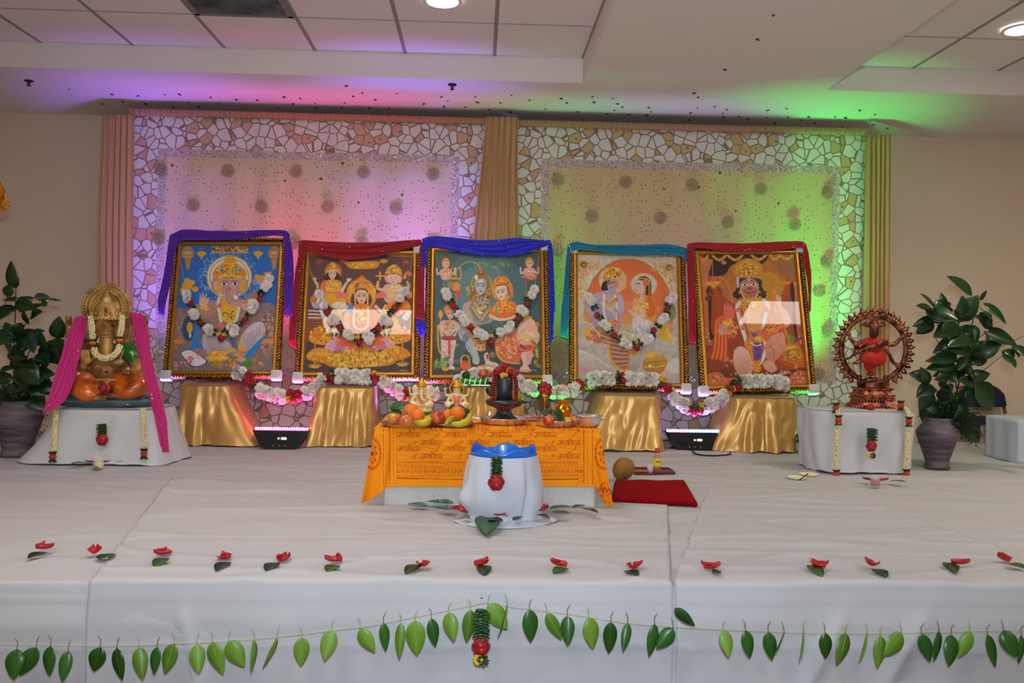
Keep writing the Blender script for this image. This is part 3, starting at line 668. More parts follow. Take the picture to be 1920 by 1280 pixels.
    A.k(528, 350, 110, 50, [G3, G2, (150, 80, 20), (250, 210, 110)], 90, 6); A.e(530, 352, 18, 24, G3); A.ring(530, 352, 18, 24, 4, (110, 60, 30)); A.e(530, 352, 7, 9, (120, 150, 60)); A.s([(485, 290), (575, 290)], 9, G3); A.s([(440, 396), (530, 384), (620, 396)], 12, G3)
    A.p([(428, 440), (440, 420), (458, 440), (462, 500), (440, 530), (425, 500)], G1); A.p([(610, 430), (630, 415), (648, 440), (645, 500), (625, 518), (610, 480)], G1)
    # necklace, garland
    A.p([(462, 570), (480, 540), (505, 600), (560, 630), (596, 625), (590, 720), (560, 750), (522, 760), (486, 740), (466, 700)], G1, (232, 170, 44)); A.k(525, 690, 55, 55, [(120, 70, 30), G3], 40, 5); A.s([(495, 672), (520, 690), (548, 672)], 5, (110, 70, 90))
    A.s([(448, 560), (440, 620), (462, 740)], 24, (206, 196, 186)); A.s([(600, 640), (590, 690), (570, 760)], 22, (206, 196, 186)); A.k(448, 625, 16, 10, [(206, 92, 80)], 8, 8); A.k(462, 775, 20, 18, [(216, 110, 90)], 12, 8); A.e(520, 820, 30, 10, (150, 116, 102))
    # dhoti legs
    A.p([(325, 850), (380, 810), (450, 850), (545, 935), (560, 980), (470, 1010), (350, 1000), (320, 920)], (196, 182, 188), (160, 140, 146)); A.p([(600, 930), (625, 850), (700, 770), (780, 752), (808, 810), (780, 880), (700, 960), (640, 985), (596, 975)], (198, 184, 192), (158, 140, 150))
    for i in range(7): A.s([(350+i*18, 850+i*8), (360+i*18, 920+i*4), (400+i*20, 985)], 5, (140, 122, 132)); A.s([(640+i*20, 860-i*12), (650+i*18, 920-i*14), (700+i*12, 930-i*18)], 5, (142, 124, 136))
    A.s([(540, 870), (560, 940), (560, 960)], 30, (70, 100, 150)); A.p([(595, 900), (640, 950), (660, 990), (610, 990)], G1)
    A.p([(650, 1020), (700, 950), (780, 870), (790, 880), (730, 980), (690, 1030)], (28, 120, 190)); A.e(600, 1000, 60, 26, (168, 126, 110)); A.e(620, 1044, 36, 20, (188, 146, 130)); A.s([(500, 1000), (540, 960), (570, 975)], 22, G1); A.e(290, 985, 60, 30, (150, 116, 104))
    # scroll, bowl, fruit
    A.p([(150, 985), (225, 962), (300, 1010), (358, 1062), (290, 1102), (220, 1090), (175, 1030)], (70, 60, 90)); A.p([(158, 988), (225, 968), (300, 1015), (348, 1060), (288, 1094), (228, 1082), (182, 1028)], (208, 196, 200)); A.kr(205, 995, 290, 1060, [(206, 110, 90)], 20, 7)
    A.e(430, 1012, 66, 34, (230, 150, 30)); A.k(430, 1000, 60, 24, [G3, (216, 120, 20)], 50, 6); A.p([(345, 1026), (518, 1026), (480, 1056), (385, 1056)], (196, 160, 40)); A.p([(405, 1056), (455, 1056), (470, 1094), (395, 1094)], (172, 120, 30)); A.s([(352, 1028), (512, 1028)], 5, (240, 200, 90))
    A.k(546, 1066, 32, 36, [(220, 90, 50), (232, 120, 60), (90, 130, 60)], 40, 9); A.p([(630, 1080), (660, 1042), (698, 1060), (694, 1090), (650, 1100)], (70, 150, 50), (50, 110, 40)); A.e(590, 1010, 20, 10, G1); A.e(722, 1050, 22, 16, (186, 120, 60)); A.e(765, 1075, 16, 16, (220, 120, 50)); A.k(170, 1075, 60, 40, [(160, 60, 60), (180, 150, 150)], 30, 7)
    A.kr(780, 680, 870, 1000, [(180, 140, 110), (120, 96, 106), (206, 120, 70)], 80, 9); A.e(840, 905, 40, 20, (206, 130, 60)); A.e(140, 900, 40, 20, (196, 116, 60)); A.s([(100, 1130), (860, 1133)], 8, (120, 92, 84))
    return A
def art2():
    A = Art([(180, 150), (1040, 145), (1010, 1170), (140, 1150)], 250, 310, (92, 62, 56))
    A.P([(130, 700), (1050, 700), (1050, 900), (130, 900)], (120, 66, 38)); A.P([(130, 890), (1050, 890), (1050, 1180), (130, 1180)], (70, 56, 54))
    for y in range(710, 880, 24): A.s([(130, y), (1050, y)], 6, (156, 90, 44))
    A.s([(180, 150), (1045, 150)], 30, (150, 96, 40)); A.p([(400, 150), (800, 150), (860, 260), (740, 190), (600, 215), (460, 200), (360, 300)], (76, 60, 66)); A.p([(480, 215), (730, 205), (745, 245), (700, 272), (520, 272), (480, 240)], (200, 130, 40)); A.k(610, 245, 120, 22, [G1, G2, (240, 190, 90)], 60, 8); A.e(450, 200, 34, 18, (206, 100, 30)); A.e(790, 205, 34, 18, (206, 130, 40))
    for x in (258, 978): A.ring(x, 212, 36, 28, 5, (150, 60, 40)); A.k(x, 212, 22, 15, [(176, 70, 44)], 18, 6)
    # left goddess
    A.e(368, 300, 72, 80, (176, 120, 40), a=.8); A.e(366, 310, 58, 66, (206, 150, 50)); A.p([(310, 300), (330, 250), (364, 215), (396, 250), (414, 300), (364, 280)], G1); A.k(364, 268, 42, 26, [G3, G2, (150, 60, 30)], 30, 5)
    A.p([(320, 310), (408, 310), (420, 400), (300, 400)], (60, 40, 34)); A.face(362, 325, 66, 84, (222, 178, 160)); A.p([(300, 385), (362, 365), (430, 385), (440, 450), (420, 500), (310, 500), (270, 450)], (206, 130, 40), (220, 150, 50)); A.p([(280, 390), (316, 380), (300, 470), (262, 450)], (226, 110, 60))
    A.k(365, 430, 55, 50, [G3, (236, 200, 110), (206, 90, 40)], 60, 6); A.s([(245, 460), (240, 420), (215, 365)], [26, 20, 14], (216, 182, 164)); A.s([(440, 470), (470, 410), (500, 370)], [28, 20, 14], (216, 182, 164)); A.e(498, 368, 20, 14, (222, 190, 172)); A.e(214, 362, 18, 13, (222, 190, 172)); A.k(242, 402, 8, 8, [G1], 5, 6)
    A.s([(180, 300), (230, 420), (290, 470), (470, 488)], 8, (150, 106, 50)); A.p([(290, 500), (440, 495), (470, 590), (300, 610), (270, 560)], (214, 152, 40)); A.p([(190, 520), (250, 480), (290, 520), (280, 600), (210, 610)], (170, 170, 190)); A.e(420, 590, 60, 30, (206, 200, 186))
    for i in range(5): A.P([(170, 625+i*15), (285, 632+i*14), (270, 646+i*14), (165, 638+i*15)], [(196, 180, 170), (120, 60, 50)][i % 2])
    A.p([(190, 520), (240, 500), (250, 560), (190, 560)], G2)
    # right elephant-headed deity
    A.s([(870, 420), (760, 350), (755, 330)], 4, (90, 70, 60)); A.e(868, 345, 74, 86, (150, 110, 50), a=.6); A.p([(800, 320), (820, 270), (876, 232), (930, 270), (944, 330), (870, 305)], G1, G2); A.k(872, 282, 56, 34, [G3, (240, 200, 110), (150, 70, 30)], 46, 6)
    A.p([(795, 345), (826, 335), (826, 395), (805, 380)], (206, 150, 140)); A.p([(915, 335), (942, 345), (935, 385), (912, 395)], (206, 150, 140)); A.p([(825, 325), (915, 325), (912, 385), (870, 410), (830, 385)], (214, 172, 156)); A.s([(870, 370), (872, 410), (880, 455), (905, 470)], [44, 40, 32, 20], (206, 160, 144))
    for x in (848, 892): A.e(x, 355, 10, 8, (230, 220, 206)); A.e(x, 355, 5, 6, (30, 20, 20))
    A.p([(790, 420), (850, 405), (930, 410), (960, 470), (940, 560), (820, 570), (780, 500)], (206, 160, 136)); A.k(880, 470, 60, 60, [(236, 226, 200), G3, (220, 160, 110)], 70, 7); A.s([(790, 460), (735, 440), (740, 385)], [30, 26, 20], (206, 160, 140)); A.s([(950, 460), (1000, 430), (985, 385)], [30, 24, 18], (206, 160, 140)); A.k(737, 425, 14, 8, [G1], 8, 7); A.k(990, 430, 14, 8, [G1], 8, 7)
    for p_ in ([(758, 300), (758, 370)], [(725, 335), (795, 335)]): A.s(p_, 15, (200, 150, 40))
    A.petals(995, 325, 36, 9, (230, 90, 90), -180, 180, .25); A.s([(995, 340), (970, 400)], 5, (70, 110, 60)); A.e(965, 345, 14, 18, G1)
    A.p([(830, 570), (950, 560), (1010, 590), (1000, 640), (900, 660), (800, 640)], (226, 130, 30)); A.e(955, 590, 50, 42, (226, 120, 40)); A.p([(940, 700), (985, 640), (1016, 650), (985, 720)], (200, 180, 170)); A.k(900, 660, 50, 20, [(206, 140, 120), (226, 180, 130)], 20, 9); A.e(1000, 500, 34, 30, (226, 150, 60))
    # central goddess: halo, crown, face
    A.e(600, 500, 128, 142, (206, 132, 30)); A.e(600, 505, 112, 128, (226, 156, 40)); A.k(600, 500, 122, 136, [(240, 180, 60), G2], 70, 7, 1, .7)
    A.e(600, 545, 90, 90, (120, 40, 90)); A.p([(520, 480), (545, 400), (606, 335), (660, 400), (680, 480), (640, 460), (600, 452), (560, 460)], (196, 130, 30), G1); A.k(602, 420, 70, 40, [G3, G2, (120, 100, 100), (160, 60, 30)], 70, 6); A.e(606, 345, 12, 18, (220, 90, 30))
    A.p([(552, 460), (650, 460), (664, 580), (540, 580)], (60, 36, 30)); A.face(602, 520, 96, 122, (222, 176, 152)); A.s([(546, 480), (552, 600)], 12, G3); A.s([(656, 480), (652, 600)], 12, G3)
    A.p([(540, 590), (600, 570), (665, 590), (735, 650), (745, 740), (690, 830), (510, 830), (450, 740), (470, 640)], (220, 112, 44), (206, 96, 40)); A.p([(490, 590), (530, 580), (524, 640), (478, 650)], (90, 130, 180)); A.p([(455, 740), (470, 650), (500, 660), (510, 780), (480, 800)], (222, 150, 110)); A.p([(690, 660), (735, 650), (750, 740), (720, 800)], (230, 120, 40))
    A.s([(545, 610), (540, 760), (600, 800)], 20, (206, 196, 170)); A.s([(655, 610), (652, 760), (600, 800)], 20, (206, 196, 170)); A.k(598, 680, 40, 70, [G1, G3, (200, 60, 40), (236, 206, 130)], 80, 7); A.s([(570, 600), (598, 660), (632, 600)], 8, G3)
    A.s([(480, 600), (440, 640), (400, 600)], [30, 24, 16], (222, 176, 152)); A.s([(720, 600), (770, 640), (800, 590)], [30, 24, 16], (222, 176, 152)); A.petals(438, 520, 50, 9, (226, 110, 90), -180, 180, .22); A.petals(768, 520, 50, 9, (226, 110, 90), -180, 180, .22)
    # throne, cushions, coins
    for sx in (-1, 1):
        c = 595
        A.p([(c+sx*160, 650), (c+sx*250, 640), (c+sx*310, 720), (c+sx*320, 780), (c+sx*410, 830), (c+sx*400, 900), (c+sx*250, 920), (c+sx*150, 800)], (196, 130, 30), (210, 140, 34)); A.k(c+sx*300, 830, 110, 70, [G1, G3, G2, (150, 90, 20)], 90, 9)
        A.e(c+sx*215, 795, 42, 62, (90, 44, 60)); A.e(c+sx*215, 790, 20, 30, (220, 180, 50)); A.s([(c+sx*215, 830), (c+sx*215, 860)], 12, (230, 200, 180)); A.e(c+sx*355, 838, 50, 24, (220, 100, 30), a=.8)
        A.p([(c+sx*60, 880), (c+sx*200, 862), (c+sx*230, 900), (c+sx*160, 950), (c+sx*60, 950)], (222, 90, 36), (200, 80, 40))
    A.petals(595, 960, 190, 15, (176, 100, 130), -178, 176, .12, .55, (206, 150, 170)); A.petals(470, 960, 170, 6, (186, 110, 146), -180, 60, .15, .6, (216, 160, 180)); A.petals(720, 960, 170, 6, (186, 110, 146), -60, 60, .15, .6, (216, 160, 180)); A.p([(450, 885), (560, 900), (540, 940), (400, 925)], (226, 96, 40)); A.p([(740, 885), (630, 900), (650, 940), (800, 925)], (226, 96, 40)); A.k(595, 960, 70, 40, [(206, 60, 40), G1, (226, 120, 60)], 60, 8)
    A.s([(430, 700), (420, 640)], 40, (200, 140, 30))
    A.p([(160, 1000), (230, 950), (330, 960), (420, 1040), (330, 1080), (180, 1050)], (212, 146, 30), (190, 120, 26)); A.p([(1005, 1000), (900, 940), (820, 950), (740, 1040), (830, 1080), (990, 1040)], (212, 146, 30), (190, 120, 26)); A.p([(300, 1060), (430, 1000), (590, 930), (740, 1000), (880, 1060), (800, 1110), (400, 1115)], (190, 126, 26)); A.k(590, 1040, 270, 75, [(226, 166, 50), (240, 190, 80), (170, 106, 20), (206, 150, 40)], 420, 10); A.k(280, 1010, 110, 50, [(226, 166, 50), (190, 116, 20)], 90, 8); A.k(890, 1000, 100, 50, [(226, 166, 50), (190, 116, 20)], 90, 8)
    for x in (224, 942): A.s([(x, 900), (x, 1100)], 12, (206, 120, 40)); A.e(x, 1095, 55, 18, (170, 120, 30)); A.e(x, 1105, 40, 12, (206, 156, 50))
    A.s([(920, 1150), (975, 1153)], 5, (200, 180, 170))
    return A
def art3():
    A = Art([(150, 152), (985, 160), (990, 1175), (130, 1180)], 245, 310, (66, 88, 92)); A.e(540, 480, 330, 330, (78, 120, 120), a=.5); A.e(540, 500, 230, 240, (96, 142, 138), a=.5); A.P([(120, 900), (1000, 900), (1000, 1190), (120, 1190)], (66, 66, 66)); A.kr(130, 700, 980, 1000, [(60, 76, 80), (76, 84, 80)], 200, 22, .5); A.k(600, 265, 150, 26, [(130, 140, 90), (96, 120, 100)], 70, 9, .8)
    for x in (200, 330): A.s([(x, 200), (x+40, 220)], 4, G2)
    # four small deities
    def small(x, y, k, skin=(226, 180, 160)):
        A.e(x, y, 34*k, 40*k, (206, 140, 60)); A.p([(x-32*k, y), (x-20*k, y-36*k), (x, y-50*k), (x+20*k, y-36*k), (x+32*k, y)], (226, 130, 50)); A.face(x, y+12*k, 44*k, 54*k, skin); A.p([(x-44*k, y+60*k), (x-20*k, y+40*k), (x+20*k, y+40*k), (x+44*k, y+60*k), (x+34*k, y+130*k), (x-34*k, y+130*k)], (200, 150, 150)); A.k(x, y+85*k, 30*k, 40*k, [G3, (206, 80, 60), (230, 210, 190)], 30, 5*k)
        for sx in (-1, 1): A.s([(x+sx*40*k, y+65*k), (x+sx*66*k, y+90*k), (x+sx*72*k, y+40*k)], 12*k, skin)
    small(237, 255, 1.0); small(903, 250, 1.0); A.k(905, 365, 55, 22, [(226, 120, 110), G1, (190, 90, 110)], 40, 8); A.s([(875, 400), (870, 520)], 12, (170, 130, 70), .6)
    # trident
    A.s([(318, 400), (318, 700)], 8, G2); 
    for x in (285, 318, 350): A.s([(x, 385), (x-(318-x)*.3, 340), (x, 290)], 10, G1)
    A.s([(285, 380), (350, 380)], 16, G1); A.e(318, 450, 36, 38, (224, 130, 60)); A.e(275, 430, 28, 30, (150, 130, 60)); A.p([(300, 480), (350, 490), (352, 520), (335, 540), (318, 500)], (206, 60, 40))
    A.s([(330, 300), (390, 250), (450, 240), (500, 270), (510, 300)], 6, (180, 180, 80))
    # main male deity
    A.e(520, 430, 90, 100, (150, 150, 60), a=.8); A.p([(440, 500), (455, 400), (490, 330), (545, 320), (580, 390), (596, 480), (590, 600), (440, 640), (400, 560)], (150, 112, 56), (120, 90, 50)); A.k(500, 520, 95, 100, [(176, 130, 60), (110, 80, 44), (190, 150, 80)], 90, 9); A.e(518, 330, 30, 26, (120, 80, 40)); A.k(518, 325, 26, 20, [(206, 110, 50), (150, 90, 40)], 20, 6); A.e(480, 370, 14, 20, (226, 220, 180))
    A.p([(490, 540), (560, 540), (590, 600), (600, 740), (400, 760), (375, 660), (400, 590), (460, 570)], (156, 150, 152), (140, 134, 140)); A.face(515, 450, 96, 128, (166, 172, 176), brow=(40, 40, 40), lip=(160, 90, 90)); A.s([(500, 398), (530, 398)], 5, (230, 220, 210)); A.s([(500, 408), (530, 408)], 5, (230, 220, 210))
    A.p([(372, 660), (380, 590), (440, 570), (470, 620), (440, 700), (470, 780), (400, 780)], (176, 150, 146)); 
    for i in range(6): A.s([(450-i*2, 550+i*16), (520, 600+i*28), (585+i*2, 550+i*14)], 9, [(150, 130, 60), (196, 166, 80), (120, 96, 60)][i % 3])
    A.k(520, 600, 50, 70, [(206, 180, 110), (150, 110, 60), (100, 70, 40)], 60, 6); A.e(510, 662, 14, 12, (240, 200, 160)); A.s([(470, 560), (430, 620), (480, 720), (560, 730), (590, 600), (560, 560)], 14, (120, 130, 90)); A.e(410, 465, 14, 24, (170, 150, 100))
    # legs of the main deity, tiger skin
    A.p([(330, 760), (420, 740), (520, 800), (560, 900), (510, 980), (440, 900), (380, 860)], (206, 140, 80), (196, 120, 60)); A.k(480, 880, 60, 60, [(120, 70, 40), (230, 170, 100)], 50, 7); A.p([(480, 930), (540, 930), (548, 968), (510, 982), (474, 966)], (214, 150, 90)); A.e(494, 950, 6, 5, (30, 20, 20)); A.e(530, 950, 6, 5, (30, 20, 20))
    A.p([(320, 760), (370, 740), (400, 830), (460, 920), (500, 1040), (490, 1090), (450, 1080), (440, 1030), (380, 930), (340, 860)], (146, 156, 162), (170, 176, 176)); A.s([(330, 780), (390, 900), (450, 1040)], 6, (110, 118, 126)); A.p([(370, 860), (400, 830), (420, 880), (380, 940), (340, 1010)], (110, 120, 130))
    # goddess
    A.e(685, 470, 86, 96, (196, 140, 60)); A.p([(610, 470), (620, 390), (670, 360), (730, 380), (765, 450), (770, 540), (730, 470), (680, 440), (640, 450)], (226, 126, 40), (206, 110, 40)); A.k(680, 420, 60, 44, [G3, (236, 150, 60), (180, 70, 30)], 50, 6); A.face(678, 500, 92, 110, (230, 190, 176), look=-.4, tilt=-.15); A.s([(650, 440), (720, 430), (745, 520)], 8, (60, 70, 90))
    A.p([(620, 600), (660, 560), (740, 560), (800, 600), (800, 690), (740, 700), (700, 720), (600, 700), (590, 650)], (222, 120, 30), (206, 104, 34)); A.k(690, 620, 80, 56, [G3, (240, 150, 60), (190, 80, 30)], 90, 6); A.s([(590, 690), (660, 720), (740, 710), (790, 690)], [26, 24, 22, 22], (222, 180, 160)); A.s([(640, 600), (650, 690)], 14, (110, 140, 90))
    A.p([(640, 840), (680, 790), (780, 780), (830, 880), (830, 1040), (780, 1080), (700, 1060), (640, 1020), (625, 920)], (214, 120, 80), (190, 96, 60)); A.k(720, 930, 85, 110, [(226, 146, 100), (190, 90, 50), (236, 170, 110)], 130, 7); A.s([(630, 940), (660, 1040), (740, 1075), (820, 1080)], 12, (206, 160, 50))
    # young son on the left
    A.s([(193, 700), (200, 1120)], 7, (190, 140, 60)); A.p([(174, 680), (194, 640), (214, 680), (194, 712)], (226, 150, 60)); A.e(264, 640, 46, 46, (206, 120, 50)); A.p([(222, 650), (240, 600), (290, 600), (306, 650), (264, 640)], (226, 130, 50)); A.face(270, 680, 62, 76, (206, 164, 150)); A.p([(180, 770), (210, 730), (310, 730), (350, 780), (330, 810), (300, 870), (210, 870), (185, 820)], (206, 160, 140)); A.s([(190, 780), (240, 820), (330, 790)], 22, (214, 170, 150)); A.k(262, 780, 40, 50, [G1, (226, 100, 50), (90, 150, 140)], 60, 6); A.s([(210, 830), (260, 870), (310, 820)], 10, (60, 110, 100)); A.s([(170, 770), (175, 950), (200, 1010)], 14, (190, 150, 60))
    A.p([(205, 880), (310, 880), (300, 1000), (290, 1100), (262, 1110), (250, 1000), (235, 1110), (205, 1100), (200, 980)], (206, 180, 180), (190, 156, 150)); A.k(250, 980, 40, 100, [(176, 150, 140), (226, 206, 190)], 60, 6); A.s([(262, 880), (262, 1000)], 22, (206, 80, 60)); A.p([(210, 860), (310, 860), (305, 890), (215, 890)], (150, 60, 50)); A.e(230, 1130, 28, 16, G1); A.e(280, 1120, 26, 14, (226, 200, 180)); A.e(340, 950, 36, 30, (150, 140, 40)); A.p([(300, 980), (370, 900), (390, 960), (330, 1060)], (70, 86, 90))
    A.P([(135, 1090), (270, 1010), (270, 1040), (135, 1140)], (70, 130, 60)); A.kr(140, 1050, 250, 1120, [(110, 150, 60), (150, 160, 70)], 26, 7); A.P([(300, 1050), (350, 1050), (350, 1085), (300, 1090)], (90, 100, 110))
    # pot, small animal
    A.e(388, 1060, 40, 50, (206, 156, 50)); A.e(388, 1056, 26, 36, (60, 56, 52)); A.e(390, 1104, 45, 34, (206, 100, 44)); A.P([(360, 1060), (418, 1060), (410, 1082), (368, 1082)], (180, 80, 36)); A.k(320, 1135, 24, 14, [(206, 60, 90), (110, 120, 60)], 16, 7)
    A.p([(535, 1020), (560, 990), (580, 1020), (580, 1060), (640, 1080), (650, 1110), (560, 1120), (545, 1060)], (200, 190, 170)); A.e(565, 1025, 12, 22, (190, 60, 40)); A.e(605, 1010, 20, 24, (140, 120, 60)); A.p([(480, 1110), (560, 1090), (640, 1110), (560, 1140)], (190, 150, 90))
    # elephant-headed son on the right
    A.e(885, 710, 34, 26, G1); A.p([(850, 730), (930, 720), (960, 800), (980, 870), (930, 950), (850, 950), (800, 870), (810, 780)], (222, 170, 150), (206, 150, 128)); A.s([(850, 760), (820, 800), (860, 830), (910, 830)], [40, 36, 30, 24], (226, 176, 156)); A.k(880, 860, 70, 60, [(236, 200, 150), G3, (226, 150, 120)], 60, 7); A.s([(960, 760), (960, 800)], 10, G1); A.s([(940, 780), (960, 740), (975, 770)], 7, G1)
    A.p([(810, 940), (940, 930), (930, 1000), (870, 990), (840, 1010), (800, 970)], (196, 70, 70)); A.s([(830, 930), (860, 970), (850, 1030)], 18, (110, 50, 110)); A.s([(820, 960), (900, 980), (930, 940)], 8, G1); A.p([(830, 1000), (880, 990), (880, 1090), (900, 1130), (850, 1150), (820, 1120), (845, 1090)], (222, 170, 156)); A.p([(880, 990), (920, 990), (905, 1080), (870, 1080)], (206, 150, 136))
    A.s([(920, 900), (960, 960), (950, 1080), (980, 1105)], 24, (130, 120, 40)); A.k(945, 1000, 20, 90, [(190, 170, 60), (90, 80, 30)], 40, 6); A.s([(905, 1133), (950, 1136)], 4, (200, 200, 200)); A.e(860, 1140, 50, 12, (206, 150, 110))
    return A
def art4():
    A = Art([(165, 155), (940, 175), (940, 1158), (158, 1137)], 242, 310, (196, 184, 162))
    A.kr(165, 170, 940, 560, [(206, 196, 176), (182, 160, 120), (212, 204, 190)], 240, 12, .5)
    A.e(560, 600, 345, 415, (178, 120, 60)); A.e(560, 600, 334, 404, (226, 104, 52)); A.e(560, 640, 320, 320, (222, 120, 66), a=.5); A.P([(150, 700), (950, 700), (950, 1170), (150, 1170)], (176, 166, 150)); A.p([(230, 600), (560, 520), (900, 600), (930, 720), (200, 720)], (206, 150, 100), (180, 160, 140), .5)
    for x, y in ((212, 238), (882, 258)):
        A.k(x+(40 if x < 500 else -40), y+10, 100, 45, [(190, 150, 80), (216, 170, 100), (226, 130, 80)], 60, 8); A.e(x, y, 30, 28, (110, 76, 30)); A.ring(x, y, 26, 24, 4, (190, 150, 60)); A.k(x, y, 14, 12, [(196, 160, 70)], 10, 4)
    for x in (190, 900): A.k(x, 380, 26, 140, [(190, 150, 80), (222, 190, 140), (220, 140, 90)], 60, 8)
    for x, y in ((240, 310), (325, 225), (850, 320), (770, 235)): A.e(x, y, 16, 16, (226, 150, 90))
    # lotus petals behind
    for (x, y, r, a) in ((250, 900, 190, -150), (300, 930, 170, -120), (360, 940, 150, -95), (180, 920, 120, -110), (640, 940, 160, -80), (720, 950, 170, -75), (800, 950, 190, -55), (880, 970, 170, -45), (930, 980, 180, -70), (230, 980, 200, -170)):
        t = math.radians(a); dx, dy = math.cos(t), math.sin(t); A.p([(x, y), (x+dx*r*.5-dy*r*.22, y+dy*r*.5+dx*r*.22), (x+dx*r, y+dy*r), (x+dx*r*.5+dy*r*.22, y+dy*r*.5-dx*r*.22)], (196, 188, 178), (160, 150, 140)); A.s([(x, y), (x+dx*r, y+dy*r)], 4, (140, 130, 120))
    A.p([(160, 900), (300, 960), (420, 1040), (400, 1110), (160, 1080)], (190, 182, 174), (158, 146, 134)); A.p([(540, 900), (620, 890), (640, 1000), (600, 1060), (540, 1040)], (180, 172, 166), (150, 142, 136)); A.p([(940, 960), (840, 1000), (800, 1090), (940, 1130)], (190, 182, 174)); A.s([(170, 900), (300, 960), (410, 1040)], 5, (210, 204, 196)); A.p([(160, 1060), (500, 1080), (930, 1080), (940, 1150), (160, 1130)], (170, 160, 148))
    A.petals(190, 1060, 60, 7, (200, 130, 150), -180, 180, .25, .7); A.petals(370, 1110, 40, 7, (206, 130, 160), -180, 180, .25, .8); A.petals(815, 1090, 60, 7, (206, 150, 160), -180, 180, .25, .8)
    # left figure
    A.e(438, 360, 110, 108, (206, 160, 110)); A.e(438, 360, 104, 102, (196, 178, 150)); A.ring(438, 360, 90, 88, 4, (222, 206, 180)); A.e(470, 370, 80, 84, (220, 160, 110), a=.7)
    A.p([(365, 350), (380, 290), (430, 255), (480, 290), (505, 270), (500, 330), (440, 330), (400, 360)], G1, G2); A.k(435, 310, 55, 34, [G3, (120, 80, 30), G2], 44, 6)
    A.p([(352, 400), (372, 366), (410, 370), (420, 430), (380, 450), (350, 430)], (50, 38, 36)); A.p([(400, 350), (462, 345), (475, 390), (452, 440), (410, 450), (395, 400)], (170, 150, 176)); A.e(455, 385, 30, 36, (206, 130, 110), a=.8); A.s([(425, 378), (450, 372)], 6, (50, 36, 40)); A.e(406, 372, 14, 20, (150, 90, 40)); A.s([(420, 418), (445, 414)], 6, (180, 80, 80))
    A.p([(300, 470), (380, 440), (440, 440), (510, 480), (515, 560), (500, 620), (480, 740), (300, 740), (290, 620), (240, 600), (228, 540)], (170, 152, 176), (160, 140, 160)); A.s([(320, 480), (250, 540), (260, 600), (320, 700)], [50, 44, 38, 30], (176, 158, 182)); A.s([(490, 500), (505, 570), (490, 610)], [44, 40, 30], (178, 160, 186)); A.s([(360, 540), (400, 570), (460, 640)], [30, 26, 20], (186, 168, 190))
    for i in range(5): A.s([(372-i*2, 460+i*22), (410, 492+i*26), (450+i*3, 462+i*22)], 9, [G1, G3, G2][i % 3])
    A.s([(370, 470), (366, 600), (400, 730)], 14, (216, 208, 190)); A.s([(455, 480), (470, 600), (460, 700)], 14, (216, 208, 190)); A.k(430, 690, 34, 30, [G1, G3, (206, 90, 50)], 40, 7); A.e(463, 512, 12, 20, (222, 110, 60)); A.s([(470, 590), (480, 750)], 10, G2); A.s([(225, 560), (230, 690)], 7, G1)
    A.p([(290, 740), (350, 720), (480, 760), (560, 830), (545, 960), (540, 1060), (440, 1030), (400, 950), (380, 850), (310, 840)], (170, 120, 96), (150, 100, 84))
    for i in range(14): A.s([(330+i*8, 765+i*20), (430+i*5, 800+i*17), (540, 830+i*14)], 5, (206, 170, 140) if i % 2 else (120, 76, 66))
    A.s([(395, 850), (410, 960), (470, 1040), (540, 1055)], 16, G1); A.s([(560, 850), (548, 1000), (520, 1070)], 12, G2); A.p([(240, 760), (300, 760), (360, 830), (310, 840), (230, 820)], (150, 110, 90)); A.k(290, 780, 60, 40, [(206, 90, 60), (190, 160, 120), G1], 50, 7); A.s([(200, 690), (260, 700), (330, 790)], 10, (196, 180, 160)); A.e(234, 760, 26, 34, (222, 160, 50)); A.s([(240, 795), (300, 850), (390, 820)], 12, G2); A.k(245, 835, 40, 14, [(200, 190, 180), G1], 14, 7)
    # right figure
    A.e(680, 392, 104, 92, (206, 160, 120)); A.e(680, 392, 98, 86, (190, 186, 160)); A.ring(680, 392, 82, 72, 4, (222, 206, 180)); A.e(640, 400, 40, 50, (170, 170, 160))
    A.p([(640, 340), (690, 325), (730, 360), (735, 440), (720, 500), (690, 480), (680, 400), (650, 370)], (70, 40, 34)); A.p([(616, 370), (660, 358), (680, 400), (672, 440), (640, 455), (612, 440), (606, 420), (612, 400)], (214, 172, 160)); A.s([(622, 386), (645, 382)], 6, (40, 26, 26)); A.s([(612, 436), (624, 434)], 6, (180, 60, 60)); A.k(700, 370, 30, 26, [(222, 90, 90), (226, 120, 110), G1], 26, 8); A.s([(640, 345), (690, 340)], 10, G1); A.s([(690, 400), (680, 480)], 14, G1); A.s([(722, 400), (718, 480)], 12, G2)
    A.p([(600, 490), (650, 460), (710, 480), (750, 530), (770, 640), (740, 680), (640, 690), (580, 660), (585, 560)], (226, 130, 50), (214, 150, 60)); A.p([(700, 500), (740, 500), (760, 620), (700, 640)], (230, 96, 40)); A.p([(590, 520), (640, 500), (650, 600), (600, 620)], (210, 150, 110)); A.k(650, 560, 60, 70, [G3, (226, 120, 80), (236, 190, 140)], 70, 7); A.s([(660, 480), (650, 560), (670, 630), (600, 640)], [26, 26, 24, 20], (214, 172, 160)); A.s([(570, 600), (620, 640), (680, 640)], [28, 24, 20], (214, 172, 160)); A.k(660, 545, 22, 8, [G1], 8, 7); A.s([(740, 500), (770, 600), (790, 760)], 12, G2); A.s([(545, 640), (540, 740)], 8, G1)
